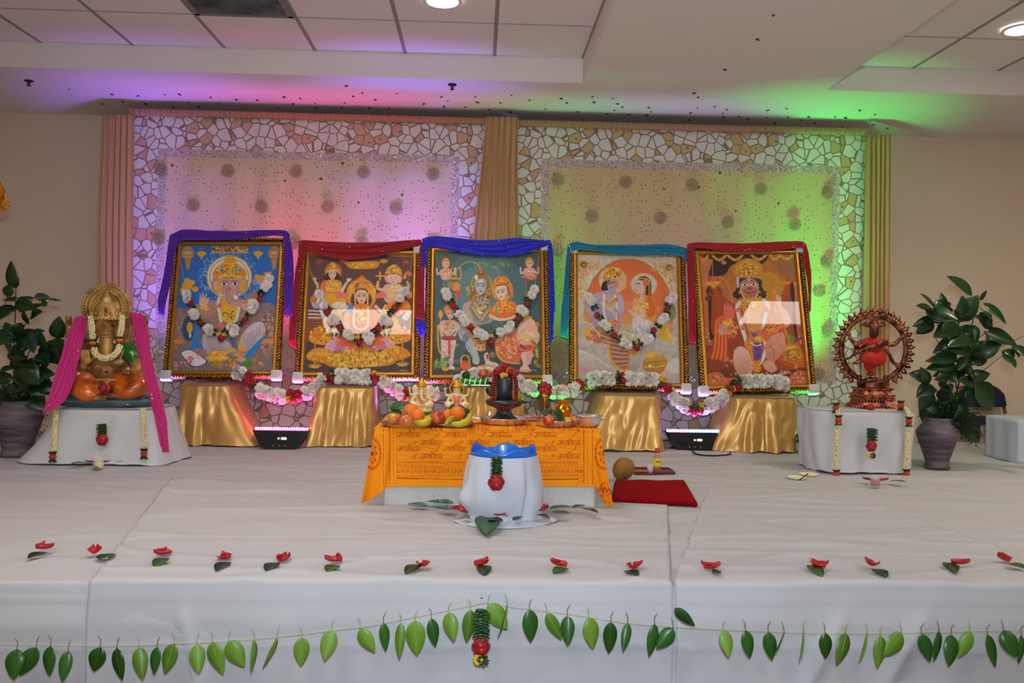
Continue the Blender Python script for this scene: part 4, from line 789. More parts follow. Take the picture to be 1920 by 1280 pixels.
    A.p([(585, 670), (640, 650), (760, 700), (800, 780), (740, 800), (700, 780), (660, 740), (640, 800), (590, 760)], (206, 196, 196), (182, 172, 172)); A.k(680, 730, 80, 40, [(170, 160, 160), (222, 210, 206)], 46, 6); A.p([(790, 700), (860, 690), (880, 780), (900, 830), (820, 830), (780, 790)], (206, 160, 60)); A.s([(840, 700), (870, 800), (920, 820)], 8, (226, 190, 90)); A.e(885, 735, 14, 28, (206, 120, 110)); A.p([(880, 520), (915, 560), (920, 640), (880, 672), (855, 640), (870, 570)], (110, 120, 90), (140, 140, 100)); A.k(560, 780, 90, 24, [(206, 200, 186), (180, 160, 130)], 50, 8)
    # golden pot
    A.p([(660, 1040), (660, 980), (710, 950), (780, 935), (832, 960), (842, 1010), (800, 1070), (720, 1088)], (196, 144, 56), (160, 110, 40)); A.p([(670, 950), (690, 920), (750, 912), (765, 932), (720, 958)], (206, 160, 70)); A.s([(665, 1000), (740, 990), (838, 985)], 7, (140, 96, 40)); A.s([(665, 1030), (740, 1030), (830, 1020)], 6, (222, 180, 96)); A.e(712, 1020, 12, 9, (240, 206, 130)); A.p([(545, 890), (600, 900), (620, 930), (570, 940)], (206, 140, 60)); A.s([(840, 1130), (900, 1125)], 4, (140, 120, 110))
    return A
def art5():
    A = Art([(135, 140), (870, 145), (945, 1160), (185, 1165)], 240, 315, (150, 66, 24))
    A.p([(130, 200), (880, 200), (960, 900), (170, 900)], (186, 80, 26), (130, 52, 26)); A.e(540, 360, 260, 200, (176, 110, 34), a=.8); A.e(660, 400, 120, 120, (190, 140, 36), a=.7); A.p([(190, 140), (640, 140), (600, 230), (400, 220), (330, 300), (210, 300), (230, 210)], (52, 34, 34)); A.P([(660, 150), (880, 150), (880, 360), (760, 300), (700, 200)], (150, 96, 50))
    A.p([(130, 190), (240, 180), (220, 240), (200, 320), (190, 370), (150, 380)], (190, 110, 76))
    for cx, w_ in ((168, 70), (292, 100), (415, 110), (598, 110), (720, 70), (810, 100)):
        for i in range(11): t = PI*i/10; A.e(cx-w_/2+w_*i/10, 150+34*math.sin(t), 11, 11, (216, 160, 64) if i % 2 else (190, 130, 44))
    A.e(326, 205, 20, 16, (200, 120, 90))
    for x0, x1 in ((165, 205), (868, 912)):
        k = 1 if x0 < 500 else 0
        A.P([(x0-10, 380), (x1-6, 380), (x1+6, 760), (x0+6, 760)], (196, 110, 60), (176, 90, 50)); A.P([(x0-18, 365), (x1+6, 365), (x1+6, 385), (x0-18, 385)], (206, 130, 80)); A.P([(x0-6, 740), (x1+16, 740), (x1+20, 850), (x0-4, 850)], (170, 90, 60)); A.kr(x0, 720, x1+10, 840, [(216, 150, 100), (130, 60, 40)], 20, 6)
    A.p([(200, 420), (215, 400), (225, 520), (215, 720), (240, 780), (205, 780)], (44, 22, 18)); A.p([(830, 400), (860, 380), (870, 620), (880, 840), (850, 700), (850, 560)], (44, 22, 18))
    A.k(210, 450, 30, 60, [(60, 40, 30), (150, 60, 30)], 30, 9)
    A.s([(238, 200), (240, 330)], 6, G2); A.p([(185, 352), (300, 350), (270, 380), (245, 405), (220, 380)], G1); A.k(242, 365, 50, 16, [G3, (206, 110, 30)], 22, 6); A.p([(750, 360), (840, 360), (800, 385)], G2)
    # tail
    A.s([(230, 340), (290, 320), (340, 350), (375, 430), (390, 510)], [10, 14, 16, 18, 20], (196, 110, 80)); A.e(290, 430, 22, 34, (150, 70, 56)); A.s([(280, 400), (300, 455)], 6, (80, 40, 30))
    # cape left and right
    A.p([(250, 660), (310, 620), (410, 680), (400, 790), (350, 800), (345, 980), (300, 1040), (200, 1045), (180, 1000), (225, 900), (240, 760)], (216, 90, 26), (196, 70, 24))
    for i in range(8): A.s([(262+i*10, 680), (245+i*14, 860), (200+i*18, 1030)], 6, (150, 50, 20) if i % 2 else (232, 130, 60))
    A.p([(690, 860), (800, 840), (900, 860), (935, 1020), (860, 1040), (760, 1000), (700, 930)], (206, 90, 26), (170, 66, 24))
    for i in range(6): A.s([(760+i*20, 960), (860+i*6, 1000-i*14), (935, 1020-i*20)], 5, (232, 140, 60))
    # halo, crown, hair, face
    A.e(512, 262, 116, 88, (196, 130, 30)); A.e(512, 268, 92, 70, (216, 150, 44)); A.s([(428, 300), (470, 226), (556, 222), (596, 296)], 12, (150, 30, 30)); A.p([(436, 330), (430, 240), (480, 200), (520, 176), (560, 205), (598, 250), (590, 340), (516, 318)], (210, 148, 44), (190, 120, 34)); A.k(514, 270, 74, 54, [(240, 196, 90), (150, 90, 20), (206, 150, 50)], 90, 6); A.e(514, 290, 9, 12, (160, 40, 30))
    A.p([(430, 380), (440, 330), (600, 335), (618, 400), (646, 470), (600, 480), (440, 480), (400, 470)], (56, 34, 30)); A.k(420, 460, 24, 30, [(40, 26, 24), (76, 46, 36)], 20, 9); A.k(622, 460, 26, 30, [(40, 26, 24), (76, 46, 36)], 20, 9); A.e(432, 360, 10, 46, (170, 190, 196))
    A.p([(450, 370), (480, 335), (560, 335), (588, 372), (592, 420), (570, 480), (520, 500), (470, 475), (448, 420)], (196, 140, 120), (180, 120, 104)); A.p([(462, 420), (500, 396), (550, 398), (584, 424), (568, 466), (520, 486), (474, 462)], (176, 100, 90))
    for x in (484, 552): A.p([(x-24, 378), (x, 362), (x+24, 376), (x, 390)], (224, 206, 190)); A.e(x, 377, 9, 10, (60, 30, 20)); A.s([(x-26, 372), (x, 358), (x+26, 370)], 5, (40, 20, 20)); A.s([(x-28, 354), (x, 340), (x+26, 352)], 6, (70, 30, 26))
    A.p([(500, 408), (522, 396), (545, 408), (522, 420)], (130, 60, 60)); A.s([(478, 430), (522, 446), (570, 430)], 7, (120, 30, 30)); A.s([(517, 330), (517, 385)], 12, (226, 210, 190)); A.s([(517, 330), (517, 385)], 5, (200, 40, 30)); A.s([(460, 450), (480, 486), (520, 498), (562, 486), (584, 450)], 7, (226, 206, 190)); A.k(450, 440, 10, 14, [G1], 6, 6); A.k(598, 440, 10, 14, [G1], 6, 6)
    # torso
    A.p([(440, 500), (520, 490), (620, 490), (740, 520), (800, 600), (820, 680), (780, 720), (700, 700), (640, 760), (520, 790), (460, 760), (440, 620)], (196, 128, 88), (176, 106, 70)); A.s([(720, 560), (790, 620), (800, 680), (730, 700)], [70, 62, 54, 44], (206, 146, 126)); A.p([(450, 500), (600, 490), (600, 540), (560, 570), (490, 575)], G1, G2); A.k(530, 530, 70, 34, [G3, (150, 90, 20), (236, 190, 90)], 60, 6); A.p([(500, 590), (560, 580), (600, 640), (590, 730), (510, 740), (490, 660)], (206, 150, 80), (210, 130, 70)); A.p([(590, 470), (620, 500), (600, 620), (570, 560)], (222, 140, 30))
    A.s([(440, 520), (420, 560), (445, 680), (480, 800), (500, 900), (555, 1000), (610, 960), (635, 860), (615, 740), (645, 600), (660, 540), (630, 500)], 27, (206, 196, 186)); A.s([(452, 560), (500, 760)], 8, (120, 60, 50))
    for x, y in ((427, 578), (645, 575), (462, 716), (490, 878), (622, 872), (558, 984)): A.k(x, y, 14, 14, [(206, 80, 70), (220, 110, 90)], 12, 8)
    # raised hand left, arm
    A.p([(320, 560), (328, 520), (342, 556), (350, 510), (366, 554), (380, 520), (386, 560), (400, 580), (395, 640), (370, 668), (335, 650), (318, 610)], (226, 110, 84), (206, 90, 70)); A.s([(300, 740), (330, 690), (360, 660)], [62, 50, 36], (200, 140, 110)); A.k(345, 670, 40, 16, [G1, G3, G2], 24, 7); A.s([(290, 700), (340, 750), (400, 740)], 30, (190, 130, 110)); A.k(395, 730, 30, 50, [(220, 120, 40), (150, 60, 30), (236, 160, 80)], 40, 8)
    # mace hand right
    A.p([(700, 490), (730, 460), (762, 480), (758, 530), (730, 560), (700, 545)], (214, 160, 140))
    for i in range(4): A.s([(704, 490+i*15), (750, 484+i*16)], 11, (222, 170, 150))
    A.s([(690, 440), (695, 700)], 30, (220, 110, 30)); A.s([(712, 430), (730, 560), (830, 860)], [14, 16, 24], (206, 120, 40)); A.e(708, 438, 14, 18, G1); A.p([(790, 860), (870, 855), (905, 920), (880, 980), (820, 990), (770, 950), (765, 900)], (200, 130, 34), (170, 104, 24)); A.k(835, 920, 60, 55, [(226, 170, 60), (150, 90, 20)], 50, 8); A.p([(800, 760), (850, 790), (852, 840), (830, 850)], (110, 130, 40)); A.e(866, 1025, 12, 20, G2)
    # orange dhoti on knee, legs, purple sash
    A.p([(600, 740), (700, 690), (770, 700), (780, 760), (720, 790), (640, 830)], (222, 100, 44), (206, 90, 40)); A.k(700, 730, 80, 34, [(236, 140, 70), (190, 70, 30)], 60, 8); A.p([(640, 830), (700, 770), (770, 760), (790, 820), (770, 900), (700, 980), (640, 960), (635, 890)], (206, 144, 116), (184, 118, 94)); A.s([(660, 850), (700, 900), (690, 950)], 7, (160, 96, 76)); A.p([(610, 1000), (640, 975), (690, 985), (720, 1040), (690, 1062), (640, 1050)], (206, 146, 124)); A.s([(636, 975), (690, 985)], 14, G1)
    A.p([(390, 900), (430, 860), (480, 880), (530, 990), (530, 1060), (480, 1088), (420, 1080), (385, 1000)], (214, 170, 150), (186, 126, 100)); A.s([(450, 990), (455, 1060)], 6, (160, 100, 80)); A.p([(470, 830), (540, 780), (600, 830), (600, 980), (540, 1000), (500, 900)], (200, 120, 40)); A.p([(540, 840), (596, 840), (600, 950), (545, 965)], (110, 70, 140))
    for i in range(4): A.s([(552+i*12, 845), (556+i*12, 955)], 4, (70, 40, 100))
    A.s([(520, 830), (560, 856), (605, 845)], 7, (230, 220, 210)); A.p([(520, 770), (560, 760), (610, 780), (600, 820), (545, 820)], (190, 110, 60)); A.e(552, 770, 22, 16, (110, 70, 130)); A.k(585, 800, 30, 24, [G1, G3], 16, 7); A.p([(540, 1010), (590, 1010), (590, 1055), (545, 1060)], (230, 130, 20)); A.e(563, 1020, 18, 8, (230, 220, 190))
    # ground, balustrade
    A.P([(170, 1050), (950, 1050), (960, 1170), (170, 1170)], (112, 44, 24)); A.p([(170, 960), (380, 1000), (520, 1090), (720, 1070), (930, 1030), (950, 1120), (170, 1120)], (100, 44, 30), a=.7)
    A.p([(390, 900), (430, 860), (480, 880), (530, 990), (530, 1060), (480, 1088), (420, 1080), (385, 1000)], (214, 170, 150), (186, 126, 100)); A.p([(610, 1000), (640, 975), (690, 985), (720, 1040), (690, 1062), (640, 1050)], (206, 146, 124)); A.p([(540, 1010), (590, 1010), (590, 1055), (545, 1060)], (230, 130, 20))
    A.kr(350, 1060, 800, 1085, [(190, 130, 120), (206, 150, 140)], 26, 7); A.kr(330, 940, 380, 1010, [(190, 120, 120)], 8, 7); A.P([(180, 1105), (950, 1100), (955, 1130), (180, 1135)], (186, 90, 40)); A.P([(180, 1132), (955, 1128), (955, 1170), (180, 1170)], (96, 40, 24))
    A.p([(185, 1080), (240, 1058), (290, 1070), (330, 1120), (360, 1150), (200, 1165)], (190, 100, 56)); A.k(250, 1105, 50, 36, [(150, 70, 40), (216, 140, 90)], 40, 7); A.p([(730, 1150), (790, 1130), (830, 1080), (890, 1050), (940, 1070), (950, 1150)], (190, 100, 56)); A.k(890, 1105, 50, 36, [(150, 70, 40), (216, 140, 90)], 40, 7); A.e(742, 1105, 18, 16, (200, 110, 64)); A.P([(726, 1115), (758, 1115), (764, 1150), (724, 1150)], (180, 96, 54))
    A.s([(740, 1075), (752, 1050), (764, 1076), (780, 1060), (790, 1074), (805, 1050), (812, 1072), (825, 1066)], 4, (220, 200, 190))
    return A
def print_mesh(A, w, h, name, parent):
    """a flat print, w x h metres, centred on x, from z=0 up, facing -y"""
    W_, H_ = A.W, A.H; cols = A.colors(ART_GAIN)
    xs = (np.arange(W_)+.5)/W_; zs = 1-(np.arange(H_)+.5)/H_; xs[0] = 0; xs[-1] = 1; zs[0] = 1; zs[-1] = 0
    X, Z = np.meshgrid(xs, zs); co = np.stack([(X-.5)*w, np.zeros_like(X), Z*h], -1).reshape(-1, 3)
    i = np.arange((H_-1)*(W_-1)); r, c = i//(W_-1), i % (W_-1); a = r*W_+c; q = np.stack([a, a+W_, a+W_+1, a+1], 1)
    me = bpy.data.meshes.new(name); me.vertices.add(len(co)); me.vertices.foreach_set('co', co.ravel()); me.loops.add(q.size); me.loops.foreach_set('vertex_index', q.ravel())
    me.polygons.add(len(q)); me.polygons.foreach_set('loop_start', np.arange(0, q.size, 4)); me.update(calc_edges=True)
    at_ = me.color_attributes.new('ink', 'FLOAT_COLOR', 'POINT'); at_.data.foreach_set('color', np.concatenate([cols.reshape(-1, 3), np.ones((W_*H_, 1))], 1).ravel())
    me.materials.append(mat('printed_paper', rough=0.5, attr='ink', spec=.3)); o = bpy.data.objects.new(name, me); C.objects.link(o); o.parent = parent; return o
# ================================================================== framed pictures
m_fr_out = mat('frame_carved_gold', (150, 104, 44), 0.35, 0.75, bump=(70, 1.0, 6), var=(60, (44, 26, 12)))
m_fr_in = mat('frame_gold', (196, 138, 52), 0.32, 0.75, bump=(30, 0.3))
m_corner = mat('corner_plastic', (206, 202, 198), 0.5)
def glass_mat():
    m = bpy.data.materials.new('picture_glass'); m.use_nodes = True; nt = m.node_tree; nt.nodes.clear(); L = nt.links
    o = nt.nodes.new('ShaderNodeOutputMaterial'); t = nt.nodes.new('ShaderNodeBsdfTransparent'); g = nt.nodes.new('ShaderNodeBsdfGlossy'); g.inputs['Roughness'].default_value = 0.012
    f = nt.nodes.new('ShaderNodeFresnel'); f.inputs['IOR'].default_value = 1.55; ad = nt.nodes.new('ShaderNodeMath'); ad.operation = 'MULTIPLY'; ad.inputs[1].default_value = 0.38
    mx = nt.nodes.new('ShaderNodeMixShader'); L.new(f.outputs[0], ad.inputs[0]); L.new(ad.outputs[0], mx.inputs[0]); L.new(t.outputs[0], mx.inputs[1]); L.new(g.outputs[0], mx.inputs[2]); L.new(mx.outputs[0], o.inputs[0]); return m
m_glass = glass_mat()
def rail(b, p0, p1, n_in, prof, y=0.0):
    """mitred rail in the x,z plane from p0 to p1; prof = (distance inwards, y) outline"""
    p0, p1, n_in = Vector(p0), Vector(p1), Vector(n_in); d = (p1-p0).normalized(); vs = []
    for (q, yy) in prof: vs.append((p0.x+n_in.x*q+d.x*q, yy, p0.z+n_in.z*q+d.z*q))
    for (q, yy) in prof: vs.append((p1.x+n_in.x*q-d.x*q, yy, p1.z+n_in.z*q-d.z*q))
    n = len(prof); b.add(vs, [(i, i+1, n+i+1, n+i) for i in range(n-1)]+[(n-1, 0, n, 2*n-1)], False)
FR = []
def framed(label, outer, inner, artf, Yb, Yt, corners, top_corners=()):
    TL, TR, BR, BL = outer
    a, b_, c, d = at(*TL, Yt), at(*TR, Yt), at(*BR, Yb), at(*BL, Yb)
    ex = ((b_-a)+(c-d)).normalized(); ey = ((a-d)+(b_-c)); ey = (ey-ex*ey.dot(ex)).normalized(); en = ex.cross(ey)   # en points away from the viewer
    w_ = ((b_-a).length+(c-d).length)/2; h_ = ((a-d).length+(b_-c).length)/2; cen = (a+b_+c+d)/4; base = cen-ey*(h_/2)
    t = thing('framed_picture', label, 'picture', (0, 0, 0), 0, None)
    M = Matrix((ex, -ex.cross(ey)*-1, ey)).transposed()
    M = Matrix((ex, ey.cross(ex), ey)).transposed().to_4x4(); M.translation = base; t.matrix_world = M
    k = w_/((TR[0]-TL[0]+BR[0]-BL[0])/2)
    l = ((inner[0][0]-TL[0])+(inner[3][0]-BL[0]))/2*k; r = ((TR[0]-inner[1][0])+(BR[0]-inner[2][0]))/2*k; s = (l+r)/2
    bt = max(0.03, s*0.95); fw, fh = w_, h_
    def ringf(q0, q1, h0, h1, bev):
        b = MB(); prof = [(q0, 0.0), (q0, -h0), ((q0*2+q1)/3, -h1), ((q0+2*q1)/3, -h1), (q1, -h0*0.7), (q1, 0.0)]
        x0, x1, z0, z1 = -fw/2, fw/2, 0, fh
        rail(b, (x0, 0, z0), (x1, 0, z0), (0, 0, 1), prof); rail(b, (x1, 0, z0), (x1, 0, z1), (-1, 0, 0), prof); rail(b, (x1, 0, z1), (x0, 0, z1), (0, 0, -1), prof); rail(b, (x0, 0, z1), (x0, 0, z0), (1, 0, 0), prof); return b
    s1 = s*0.56
    b = ringf(0, s1, 0.018, 0.032, 0)
    # carved beads along the outer moulding
    fo = b.build('carved_moulding', m_fr_out, t)
    b = MB(); st = 0.021
    n = int(fh/st); rr = random.Random(len(FR))
    for sx in (-1, 1):
        for i in range(n):
            z = (i+.5)*fh/n; x = sx*(fw/2-s1*0.5); a_ = 0.7*(1 if i % 2 else -1)*sx
            b.ell((x-sx*s1*0.18, -0.032, z), (s1*0.28, 0.006, st*0.26), 6, 4, rot=(0, a_, 0)); b.ell((x+sx*s1*0.2, -0.031, z+st*.4), (s1*0.18, 0.005, st*0.2), 5, 4, rot=(0, -a_, 0))
    n = int(fw/st)
    for sz in (0, 1):
        for i in range(n):
            x = -fw/2+(i+.5)*fw/n; z = s1*0.5 if sz == 0 else fh-s1*0.5
            b.ell((x, -0.032, z+s1*.1), (st*0.26, 0.006, s1*0.28), 6, 4, rot=(0, 0.7*(1 if i % 2 else -1), 0))
    b.build('carved_relief', mat('relief_gold', (226, 176, 86), 0.25, 0.85), fo)['label'] = 'bright gilt scrolls of the moulding'
    b = ringf(s1, s, 0.022, 0.026, 0); b.build('inner_moulding', m_fr_in, t)
    b = MB(); b.box((0, 0.006, fh/2), (fw-0.01, 0.012, fh-0.01)); b.build('backing_board', mat('brown_board', (110, 80, 54), 0.9), t)
    pw, ph = fw-2*s+0.004, fh-2*s+0.004
    o = print_mesh(artf(), pw, ph, 'picture_print', t); o.location = (0, -0.003, s-0.002)
    b = MB(); b.box((0, -0.010, fh/2), (pw, 0.002, ph)); b.build('glass_pane', m_glass, t)
    for (ax, az) in corners:
        b = MB(); cs = 0.075; x = ax*(fw/2-cs/2+0.012); z = (cs/2-0.012) if az < 0 else fh-cs/2+0.012
        b.box((x, -0.012, z), (cs, 0.058, cs), bev=0.012); b.build('corner_protector', m_corner, t)
    FR.append(dict(t=t, M=M, w=fw, h=fh, s=s)); return t
F_ = framed
F_('tall gold framed picture of an elephant-headed deity on blue, with purple scarf', [(329, 449), (538, 445), (527, 713), (305, 709)], [(339, 454), (521, 456), (509, 696), (320, 694)], art1, 6.12, 6.38, [(-1, -1), (1, -1)])
F_('gold framed picture of a seated goddess over coins, with dark red scarf', [(565, 463), (792, 461), (786, 716), (554, 713)], [(581, 474), (775, 473), (769, 705), (572, 700)], art2, 6.12, 6.38, [(-1, -1), (1, 1)])
F_('gold framed family picture of deities on teal grey, with royal blue scarf', [(800, 456), (1029, 457), (1031, 720), (794, 719)], [(815, 466), (1011, 468), (1012, 705), (810, 706)], art3, 6.12, 6.38, [(1, -1), (1, 1)])
F_('gold framed picture of a couple on white lotus petals, with teal scarf', [(1069, 463), (1283, 467), (1292, 737), (1064, 729)], [(1085, 477), (1273, 482), (1273, 720), (1084, 715)], art4, 6.12, 6.38, [(-1, 1), (1, -1)])
F_('gold framed orange picture of a monkey-faced deity kneeling with a mace, rightmost of the five', [(1298, 462), (1507, 461), (1527, 737), (1307, 740)], [(1313, 474), (1491, 475), (1509, 721), (1325, 722)], art5, 6.12, 6.38, [(-1, -1), (1, -1), (1, 1)])
def fpt(i, x, y, off=0.03):                 # point of the photograph on picture i, lifted off its face
    M = FR[i]['M']; n = M.to_3x3() @ Vector((0, -1, 0)); o = M.translation+n*off; d = ray(x, y); return CAM+d*((o-CAM).dot(n)/d.dot(n))
# ================================================================== scarves over the pictures
def cloth_mat(name, rgb, rgb2=None, rough=0.5):
    """net cloth with tiny sewn sequins"""
    if name in MATS: return MATS[name]
    m = mat(name, rgb, rough, 0.0, bump=(14, 0.5, 4), sheen=0.3, spec=0.3); nt = m.node_tree; L = nt.links; P = nt.nodes['Principled BSDF']
    tc = nt.nodes.new('ShaderNodeTexCoord'); v = nt.nodes.new('ShaderNodeTexVoronoi'); v.inputs['Scale'].default_value = 20; L.new(tc.outputs['Object'], v.inputs['Vector'])
    c = nt.nodes.new('ShaderNodeMath'); c.operation = 'LESS_THAN'; c.inputs[1].default_value = 0.085; L.new(v.outputs['Distance'], c.inputs[0])
    mx = nt.nodes.new('ShaderNodeMix'); mx.data_type = 'RGBA'; mx.inputs[6].default_value = P.inputs['Base Color'].default_value[:]; mx.inputs[7].default_value = (.8, .65, .55, 1)
    L.new(c.outputs[0], mx.inputs[0]); L.new(mx.outputs[2], P.inputs['Base Color']); return m
def ribbon(name, label, cat, rows, m, wob=0.012, seed=0, nv=10, nu=26, group=None, parent=None, th=0.004, pleat=16, org=None):
    """cloth strip between two edges; rows of (left x, y, right x, y, depth left[, depth right]) measured along its length"""
    R = []
    for r in rows:
        yl = r[4]; yr = r[5] if len(r) > 5 else r[4]; R.append((at(r[0], r[1], yl), at(r[2], r[3], yr)))
    A = spline([r[0] for r in R], nv); B = spline([r[1] for r in R], nv); n = len(A)-1
    if org is None: org = Vector(((A[0].x+B[0].x)/2, A[0].y, min(min(p.z for p in A), min(p.z for p in B))))
    def fn(u, v):
        k = v*n; i = min(int(k), n-1); f = k-i; a = A[i].lerp(A[i+1], f); b_ = B[i].lerp(B[i+1], f); p = a.lerp(b_, u)
        p = p-org; e = min(1, v*8, (1-v)*8+0.3)
        p.y -= abs(wob*math.sin(u*pleat+3*mnoise.noise(Vector((u*2, v*3, seed))))+wob*0.8*mnoise.noise(Vector((u*5, v*6, seed+3))))*e
        return p
    b = MB(); b.sheet(lambda u, v: fn(u, 1-v), nu, n, th); o = b.build(name, m, parent, org if parent is None else (0, 0, 0))
    if parent is None: tag(o, label, cat, group)
    return o, org
def scarf(label, m, strips, seed):
    t = thing('draped_scarf', label, 'scarf', (0, 0, 0))
    org = None
    for k, (nm, rows) in enumerate(strips):
        o, org = ribbon(nm, None, None, rows, m, seed=seed+k*2.3, parent=t, org=org, wob=0.014 if nm == 'scarf_top' else 0.012, pleat=9 if nm == 'scarf_top' else 14)
    t.location = org; return t
# each top run goes from left to right: (upper x, upper y, lower x, lower y, depth)
def top(xs): return [(x, yu, x, yl, 6.335 if i not in (0, len(xs)-1) else 6.35) for i, (x, yu, yl) in enumerate(xs)]
mp = cloth_mat('purple_net', (84, 22, 160)); mr = cloth_mat('red_net', (150, 6, 22)); mb = cloth_mat('blue_net', (34, 34, 196)); mt = cloth_mat('teal_net', (4, 122, 158)); mr2 = cloth_mat('scarlet_net', (176, 8, 24))
scarf('purple sequinned scarf draped over the blue picture on the left', mp, [
 ('scarf_top', top([(321, 440, 462), (345, 431, 450), (390, 432, 450), (430, 433, 450), (475, 432, 446), (510, 432, 442), (535, 433, 445), (543, 440, 460)])),
 ('scarf_tail', [(318, 440, 336, 446, 6.33), (313, 480, 328, 482, 6.31), (304, 530, 320, 532, 6.26), (297, 560, 312, 562, 6.22), (297, 588, 308, 592, 6.2)]),
 ('scarf_tail', [(531, 436, 542, 438, 6.33), (533, 470, 549, 472, 6.31), (533, 520, 551, 522, 6.27), (533, 560, 550, 562, 6.22), (534, 592, 549, 592, 6.2)])], 1)
scarf('dark red sequinned scarf sagging over the seated goddess picture', mr, [
 ('scarf_top', top([(560, 452, 475), (575, 451, 470), (610, 453, 482), (650, 455, 487), (690, 455, 484), (730, 454, 475), (765, 451, 464), (790, 450, 460)])),
 ('scarf_tail', [(562, 453, 578, 462, 6.33), (556, 500, 568, 500, 6.3), (549, 560, 562, 560, 6.24), (543, 610, 557, 612, 6.2), (541, 645, 556, 655, 6.17)]),
 ('scarf_tail', [(788, 452, 797, 458, 6.33), (786, 490, 796, 492, 6.3), (781, 540, 795, 542, 6.25), (778, 575, 796, 578, 6.2), (778, 596, 797, 600, 6.18)])], 5)
scarf('royal blue scarf sagging over the family picture in the middle', mb, [
 ('scarf_top', top([(796, 446, 470), (812, 443, 462), (850, 445, 470), (890, 450, 477), (930, 450, 480), (970, 446, 478), (1005, 449, 468), (1032, 451, 458)])),
 ('scarf_tail', [(792, 446, 806, 450, 6.33), (791, 470, 800, 472, 6.31), (791, 500, 799, 502, 6.29)]),
 ('scarf_tail', [(1026, 450, 1034, 455, 6.33), (1029, 500, 1038, 502, 6.3), (1030, 560, 1040, 560, 6.24), (1030, 610, 1038, 612, 6.2), (1029, 648, 1034, 640, 6.17)]),
 ('scarf_knot', [(783, 596, 797, 600, 6.16), (780, 608, 799, 612, 6.14), (784, 622, 797, 624, 6.14), (788, 631, 794, 631, 6.15)])], 9)
scarf('teal scarf draped over the lotus petal picture', mt, [
 ('scarf_top', top([(1064, 459, 480), (1080, 454, 468), (1110, 459, 470), (1150, 459, 476), (1200, 459, 478), (1245, 458, 478), (1275, 462, 480), (1290, 466, 494)])),
 ('scarf_tail', [(1064, 459, 1070, 466, 6.33), (1060, 500, 1068, 502, 6.3), (1055, 560, 1068, 562, 6.24), (1052, 600, 1066, 602, 6.2), (1051, 630, 1065, 634, 6.18)])], 13)
scarf('bright red scarf draped over the orange picture on the right', mr2, [
 ('scarf_top', top([(1289, 457, 466), (1310, 455, 465), (1350, 456, 470), (1400, 456, 471), (1440, 454, 470), (1480, 453, 466), (1500, 452, 464), (1511, 457, 470)])),
 ('scarf_tail', [(1288, 457, 1300, 462, 6.33), (1289, 500, 1300, 502, 6.3), (1290, 560, 1303, 562, 6.24), (1291, 610, 1304, 612, 6.2), (1291, 642, 1305, 644, 6.17)]),
 ('scarf_tail', [(1505, 456, 1512, 458, 6.33), (1508, 490, 1518, 492, 6.3), (1513, 530, 1520, 532, 6.26), (1516, 560, 1519, 562, 6.23), (1516, 582, 1519, 584, 6.21)])], 17)
# ================================================================== flowers
def flower_mesh(name, r, layers, mats, core=True, seed=0, dome=0.35, pw=0.13):
    rr = random.Random(seed); b = MB()
    for L_, (n, k, lift) in enumerate(layers):
        for i in range(n):
            a = 2*PI*i/n+L_*0.4+rr.uniform(-.1, .1); q = r*k*rr.uniform(.88, 1.05); ca, sa = math.cos(a), math.sin(a); w_ = r*pw*rr.uniform(.8, 1.2)
            P_ = lambda s_, o, h: (ca*s_-sa*o, -h, sa*s_+ca*o)
            h0, h1 = r*lift*.3, r*lift
            vs = [P_(q*.12, 0, h0), P_(q*.5, w_, h1*.8), P_(q*.5, 0, h1*.8+r*.05), P_(q*.5, -w_, h1*.8), P_(q*.88, w_*.8, h1), P_(q, 0, h1-r*dome*.3), P_(q*.88, -w_*.8, h1)]
            b.add(vs, [(0, 2, 1), (0, 3, 2), (1, 2, 5, 4), (2, 3, 6, 5)])
    if core:
        b.mi = 1; b.ell((0, -r*layers[-1][2]*.8, 0), (r*.11, r*.10, r*.11), 7, 5)
    return b.mesh(name, mats)
m_petw = mat('white_petal', (232, 224, 214), 0.6, sss=0.1); m_core = mat('flower_core', (222, 212, 150), 0.6)
m_rose = mat('red_petal', (168, 8, 20), 0.45, coat=0.1); m_rdark = mat('dark_red_petal', (120, 4, 14), 0.5); m_leafd = mat('leaf_dark', (34, 66, 26), 0.4, var=(20, (22, 50, 20)))
m_marig = mat('yellow_petal', (232, 180, 20), 0.5); m_orange = mat('orange_petal', (226, 96, 20), 0.5)
MUM = [flower_mesh('chrysanthemum', 0.043, [(19, 1.0, .25), (15, .8, .5), (11, .55, .78)], [m_petw, m_core], seed=s_) for s_ in (1, 2, 3)]
def rosem(name, r, m1, m2):
    b = MB(); rr = random.Random(3)
    for L_, (n, k) in enumerate(((6, 1.0), (5, .78), (4, .52))):
        b.mi = L_ % 2
        for i in range(n):
            a = 2*PI*i/n+L_*.6; c = Vector((math.cos(a)*r*k*.48, -r*.25*L_, math.sin(a)*r*k*.48)); b.ell(c, (r*.5*k+.002, r*.16, r*.58*k+.002), 9, 6, rot=(rr.uniform(-.4, .4), a, rr.uniform(-.4, .4)))
    b.mi = 1; b.ell((0, -r*.55, 0), (r*.22, r*.25, r*.22), 7, 5); return b.mesh(name, [m1, m2])
ROSE = rosem('rose_bloom', 0.03, m_rose, m_rdark)
MARI = flower_mesh('marigold', 0.024, [(12, 1.0, .3), (9, .7, .6)], [m_marig, mat('brown_core', (120, 50, 20), .7)], seed=7, pw=.22)
def leafcl():
    b = MB(); rr = random.Random(2)
    for i in range(7):
        a = rr.uniform(0, 2*PI); q = Vector((math.cos(a), rr.uniform(-.6, .1), math.sin(a))).normalized(); leaf3(b, q*0.004, q*0.036, 0.011, Vector((0, -1, 0)))
    return b
